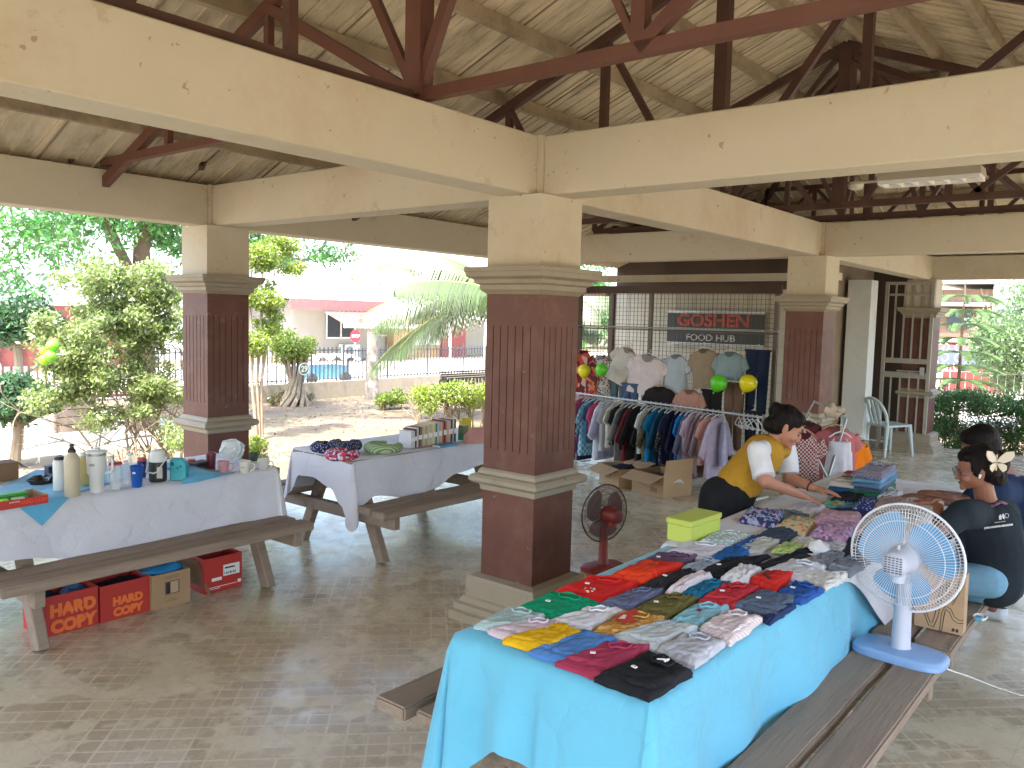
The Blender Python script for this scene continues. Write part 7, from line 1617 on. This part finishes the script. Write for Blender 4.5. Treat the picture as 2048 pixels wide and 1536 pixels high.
bm=B(); tube(bm,[T@Vector((-.055,-.02,-.10)),T@Vector((-.04,.04,-.135)),T@Vector((0,.075,-.165)),T@Vector((.04,.04,-.135)),T@Vector((.055,-.02,-.10))],.0022,5); ell(bm,T@Vector((0,.078,-.172)),(.009,.009,.009),6); fin('necklace',bm,mat('gold',(.6,.42,.2),.3,.1,metal=.8),t,smooth=True)
bm=B(); dd=(WL-EL).normalized(); a=dd.cross(Uv).normalized(); b_=dd.cross(a); tube(bm,[WL-dd*.02+(a*math.cos(q*.5236)+b_*math.sin(q*.5236))*.0245 for q in range(12)],.004,6,closed=True); fin('bracelet',bm,mat('dark_strap',(.03,.02,.02)),t,smooth=True)
# ---- 2: seated woman, butterfly clip ----
t=thing('person','seated person in a dark printed tee with a butterfly hair clip, glasses and an earbud','person',(0,0,0))
pel=atd(1988,1150,3.98); mid=atd(1994,1095,3.95); chest=atd(1982,1045,3.9); nk=atd(1975,998,3.88); hd_=atd(1952,938,3.84)
SL=atd(1925,1030,3.74); EL=atd(1880,1062,3.70); WL=atd(1876,1008,3.88); SR=atd(2010,1025,4.05); ER=atd(1935,1025,4.25); WR=atd(1898,996,4.27)
f=(-Rv*.92+Fv*.35-Uv*.22); up=Uv*.97-Rv*.2
bm=B(); T=headshape(bm,hd_,f,up,.93); cone(bm,nk-Uv*.03,hd_-Uv*.02+Rv*.02,.048,.043); cone(bm,SL,SR,.045,.045); cone(bm,chest,nk-Uv*.02,.08,.05); cone(bm,pel,chest,.09,.085)
cone(bm,SL,EL,.043,.036); cone(bm,EL,WL,.035,.021); cone(bm,SR,ER,.043,.036); cone(bm,ER,WR,.035,.021)
hand(bm,WL,atd(1838,996,4.0)-WL,Uv,.165,.45,1); hand(bm,WR,atd(1855,985,4.32)-WR,Uv,.165,.45,-1)
kn=Vector((pel.x-.08,pel.y+.42,.50)); 
for s in(-1,1):
    q=Vector((.1*s,0,0)); cone(bm,pel+q,kn+q,.06,.048); cone(bm,kn+q,Vector((kn.x+.02,kn.y-.02,.08))+q,.05,.034); cone(bm,Vector((kn.x+.02,kn.y-.02,.04))+q,Vector((kn.x+.02,kn.y+.12,.03))+q,.034,.028)
voxel('body',bm,skin2,t,.0048,3); face(T,t,False)
bm=B(); cone(bm,pel-Uv*.02,mid,.138,.130,18); cone(bm,mid,chest,.130,.128,18); cone(bm,chest,nk-Uv*.035,.122,.058,18); cone(bm,SL,SR,.068,.068)
cone(bm,SL,SL.lerp(EL,.85),.062,.056); cone(bm,SR,SR.lerp(ER,.7),.062,.056)
tee=voxel('dark_tee',bm,cmat('tee_navy_black',(.016,.024,.032)),t,.008,6); wrinkle(tee,.013,8,seed=11); cut(tee,SL.lerp(EL,.85),EL-SL,.11)
bm=B(); cone(bm,pel-Uv*.03,pel-Uv*.02+(kn-pel)*.3,.125,.11)
for s in(-1,1): q=Vector((.1*s,0,0)); cone(bm,pel+q,kn+q,.084,.064); cone(bm,kn+q,Vector((kn.x+.02,kn.y-.02,.12))+q,.066,.055)
o=voxel('light_jeans',bm,cmat('jeans_light',(.16,.33,.47)),t,.009,5); wrinkle(o,.006,9,seed=4)
bm=B(); hairell((0,-.028,.045),(.082,.092,.080),16); hairell((0,-.055,.0),(.080,.070,.080),14); hairell((0,.02,.072),(.066,.052,.04),12); hairell((0,-.085,-.045),(.055,.045,.055),12); hairell((0,-.11,.02),(.05,.045,.06),12); hairell((-.066,.0,.02),(.016,.034,.045),8); hairell((.066,.0,.02),(.016,.034,.045),8)
o=voxel('hair',bm,hairm,t,.005,2); wrinkle(o,.008,38,(.3,.2,1),19)
# butterfly claw clip
cp=atd(1993,925,3.72); gold=mat('clip_gold',(.55,.47,.33),.35,.05,metal=.5); cream_=mat('clip_cream',(.62,.56,.46),.4,.05); cl=None; MM=frameM(cp,Rv,Uv)@Matrix.Scale(1.2,4)
bm=B(); tube(bm,[(0,-.03,0),(0,.03,0)],.004,6); 
for v in bm.verts: v.co=MM@v.co
cl=fin('butterfly_clip',bm,gold,t,smooth=True)
for s in(-1,1):
    for pts in([(0,.004),(.008,.022),(.026,.042),(.050,.046),(.052,.03),(.042,.012),(.022,.001)],[(0,-.003),(.018,-.002),(.030,-.010),(.030,-.024),(.020,-.034),(.008,-.020)]):
        bm=B(); vs=[bm.verts.new(MM@Vector((s*x,y,.004+.35*x))) for x,y in pts]; bm.faces.new(vs); w=fin('wing',bm,cream_,cl); w.modifiers.new('thickness','SOLIDIFY').thickness=.003
        bm=B(); tube(bm,[MM@Vector((s*x,y,.004+.35*x)) for x,y in pts],.0018,5,closed=True); fin('wing_edge',bm,gold,w,smooth=True)
bm=B(); 
for s in(-1,1): tube(bm,[T@Vector((s*.034+.022*math.cos(a*.5236),.098,-.004+.020*math.sin(a*.5236))) for a in range(12)],.0017,5,closed=True); tube(bm,[T@Vector((s*.056,.096,.002)),T@Vector((s*.080,-.005,.004))],.0016,5)
tube(bm,[T@Vector((-.012,.099,0)),T@Vector((.012,.099,0))],.0016,5); fin('glasses',bm,mat('glasses_grey',(.15,.15,.17),.3,.05),t,smooth=True)
bm=B(); sgn=-1 if (T.to_3x3()@Vector((1,0,0))).dot(Fv)>0 else 1
tube(bm,[T@Vector((sgn*.086,-.004,-.008)),T@Vector((sgn*.088,.004,-.026))],[.007,.0035],8); fin('earbud',bm,white,t,smooth=True)
bm=B(); tube(bm,[nk+Rv*.075-Uv*.02-Fv*.03,nk+Rv*.02-Fv*.075-Uv*.002,nk-Rv*.05-Fv*.06-Uv*.045,nk-Rv*.085-Uv*.09],.007,6); o=fin('lanyard',bm,mat('lanyard_blue',(.05,.05,.14),.7,.2,pat='check',pc=(.3,.08,.1),ps=60),t,smooth=True)
dd=(WL-EL).normalized(); a=dd.cross(Uv).normalized(); b_=dd.cross(a); bm=B(); tube(bm,[WL+(a*math.cos(q*.5236)+b_*math.sin(q*.5236))*.024 for q in range(12)],.005,6,closed=True); wt=fin('wrist_watch',bm,mat('watch_strap',(.35,.16,.08),.5,.1),t,smooth=True); bm=B(); lathe(bm,[(.013,.0),(.013,.006)],16,M=Matrix.Translation(WL-Fv*.024+Uv*.006)@(-Fv).to_track_quat('Z','Y').to_matrix().to_4x4()); fin('dial',bm,mat('dial_gold',(.6,.52,.42),.3,.05),wt)
# print on the back of the tee
nv=(atd(1997,1045,1)-Vector(CAMP)).normalized(); nn_=nv.copy(); pr=mat('print_white',(.62,.65,.66),.7,.03); c=atd(1996,1048,3.7)
for s_,sz,(u,v),bo in(('JUNIOR MARKETING ASSOCIATION',.0105,(1997,1053),.0009),('HIGH SOCIETY ALLIANCE',.0055,(2000,1044),.0002)):
    c=atd(u,v,3.7); rot=Matrix.Rotation(math.radians(9),4,Vector(nv)); X=(rot@Rv.to_4d()).to_3d() if False else Matrix.Rotation(math.radians(-10),3,nv)@Rv; o=text('back_print',s_,sz,pr,frameM(c,X,Uv),tee,ext=.0,bold=bo,sx=.80); decal(o,tee,nv)
bm=B(); 
def patch(pts,name):
    bm=B(); bm.faces.new([bm.verts.new(atd(u,v,3.7)) for u,v in pts]); bmesh.ops.subdivide_edges(bm,edges=bm.edges,cuts=1); o=fin(name,bm,pr,tee); decal(o,tee,nv)
patch([(1998,1039),(1998,1032),(2001,1028),(2004,1033),(2003,1039)],'back_emblem'); patch([(2006,1037),(2004,1030),(2007,1026),(2009,1032),(2010,1038)],'back_emblem')
bm=B(); tube(bm,[atd(2014+4*math.cos(a*.45),1031+4.5*math.sin(a*.45),3.7) for a in range(14)],.0011,4,closed=True); o=fin('back_emblem',bm,pr,tee); decal(o,tee,nv,.003)
# ---- 3: person behind ----
t=thing('person','person in a navy tee seated behind, mostly hidden by the butterfly-clip person','person',(0,0,0))
pel=atd(2055,1118,4.72); chest=atd(2035,1000,4.62); nk=atd(2010,945,4.6); hd_=atd(1957,893,4.55); SL=atd(1990,985,4.45); SR=atd(2058,985,4.8); EL=atd(1925,1005,4.42); WL=atd(1866,998,4.3); ER=atd(1960,1000,4.85); WR=atd(1880,988,4.65)
f=(-Rv*.9+Fv*.3-Uv*.35)
bm=B(); T=headshape(bm,hd_,f,Uv*.9-Rv*.35,.97); cone(bm,nk,hd_+Rv*.02,.05,.045); cone(bm,SL,SR,.05,.05); cone(bm,pel,chest,.12,.11); cone(bm,chest,nk,.10,.055); cone(bm,SL,EL,.045,.038); cone(bm,EL,WL,.036,.023); cone(bm,SR,ER,.045,.037); cone(bm,ER,WR,.036,.023)
hand(bm,WL,atd(1822,988,4.32)-WL,Uv,.175,.4,1); hand(bm,WR,atd(1840,980,4.6)-WR,Uv,.17,.4,-1)
kn=Vector((pel.x+.02,pel.y+.42,.5)); 
for s in(-1,1):
    q=Vector((.1*s,0,0)); ft=Vector((kn.x,kn.y-.05,.05)) if s>0 else Vector((1.93,-2.12,.05))
    cone(bm,pel+q,kn+q,.08,.055); cone(bm,kn+q,ft+q*.3,.05,.036)
voxel('body',bm,skin3,t,.005,3); face(T,t,False)
bm=B(); cone(bm,pel-Uv*.04,chest,.155,.148,18); cone(bm,chest,nk-Uv*.03,.135,.064,18); cone(bm,SL,SR,.085,.085); cone(bm,SL,SL.lerp(EL,.6),.076,.066); cone(bm,SR,SR.lerp(ER,.6),.076,.066)
o=voxel('navy_tee',bm,cmat('tee_navy',(.012,.026,.065)),t,.009,6); wrinkle(o,.009,7,seed=21)
bm=B(); 
for s in(-1,1):
    q=Vector((.1*s,0,0)); ft=Vector((kn.x,kn.y-.05,.12)) if s>0 else Vector((1.93,-2.14,.12)); cone(bm,pel+q*.8-Uv*.03,kn+q,.10,.07); cone(bm,kn+q,ft+q*.3,.068,.055)
o=voxel('dark_trousers',bm,cmat('trousers_dark',(.03,.035,.05)),t,.01,5)
bm=B(); hairell((0,-.025,.045),(.084,.096,.080),16); hairell((0,-.05,.0),(.080,.07,.08),12); hairell((0,.025,.072),(.068,.054,.04),12)
o=voxel('hair',bm,hairm,t,.006,3); wrinkle(o,.004,24,seed=29)
shoe=mat('shoe_grey',(.42,.45,.46),.6,.1,6)
for s in(-1,1):
    q=Vector((.1*s,0,0))*.3; ft=Vector((kn.x,kn.y-.05,0)) if s>0 else Vector((1.93,-2.14,0)); bm=B(); cone(bm,ft+q+Vector((0,0,.045)),ft+q+Vector((-.02,.15,.035)),.045,.034); cone(bm,ft+q+Vector((0,0,.04)),ft+q+Vector((0,0,.08)),.044,.042)
    for v in bm.verts: v.co.z=max(.004,v.co.z)
    voxel('shoe',bm,shoe,t,.006,2)
dd=(WL-EL).normalized(); a=dd.cross(Uv).normalized(); b_=dd.cross(a); bm=B(); tube(bm,[WL+dd*.0+(a*math.cos(q*.5236)+b_*math.sin(q*.5236))*.026 for q in range(12)],.0022,5,closed=True); fin('green_wristband',bm,mat('band_green',(.12,.45,.12),.5,.1),t,smooth=True)
bm=B(); tube(bm,[WL-dd*.022+(a*math.cos(q*.5236)+b_*math.sin(q*.5236))*.026 for q in range(12)],.005,6,closed=True); fin('wrist_watch',bm,mat('watch_silver',(.55,.55,.55),.3,.1,metal=.5),t,smooth=True)
# translucent plastic bag on the bench end
c=atd(2035,1185,4.1); t=thing('plastic_bag','clear crumpled plastic bag beside the seated person at the right edge','bag',(c.x,c.y,c.z)); bm=B(); ell(bm,(0,0,0),(.10,.08,.08),14)
for v in bm.verts: v.co+=Vector((noise.noise(v.co*15),noise.noise(v.co*15+Vector((5,0,0))),noise.noise(v.co*15+Vector((0,5,0)))))*.06
fin('bag_body',bm,mat('film_plastic',(.75,.8,.8)),t)
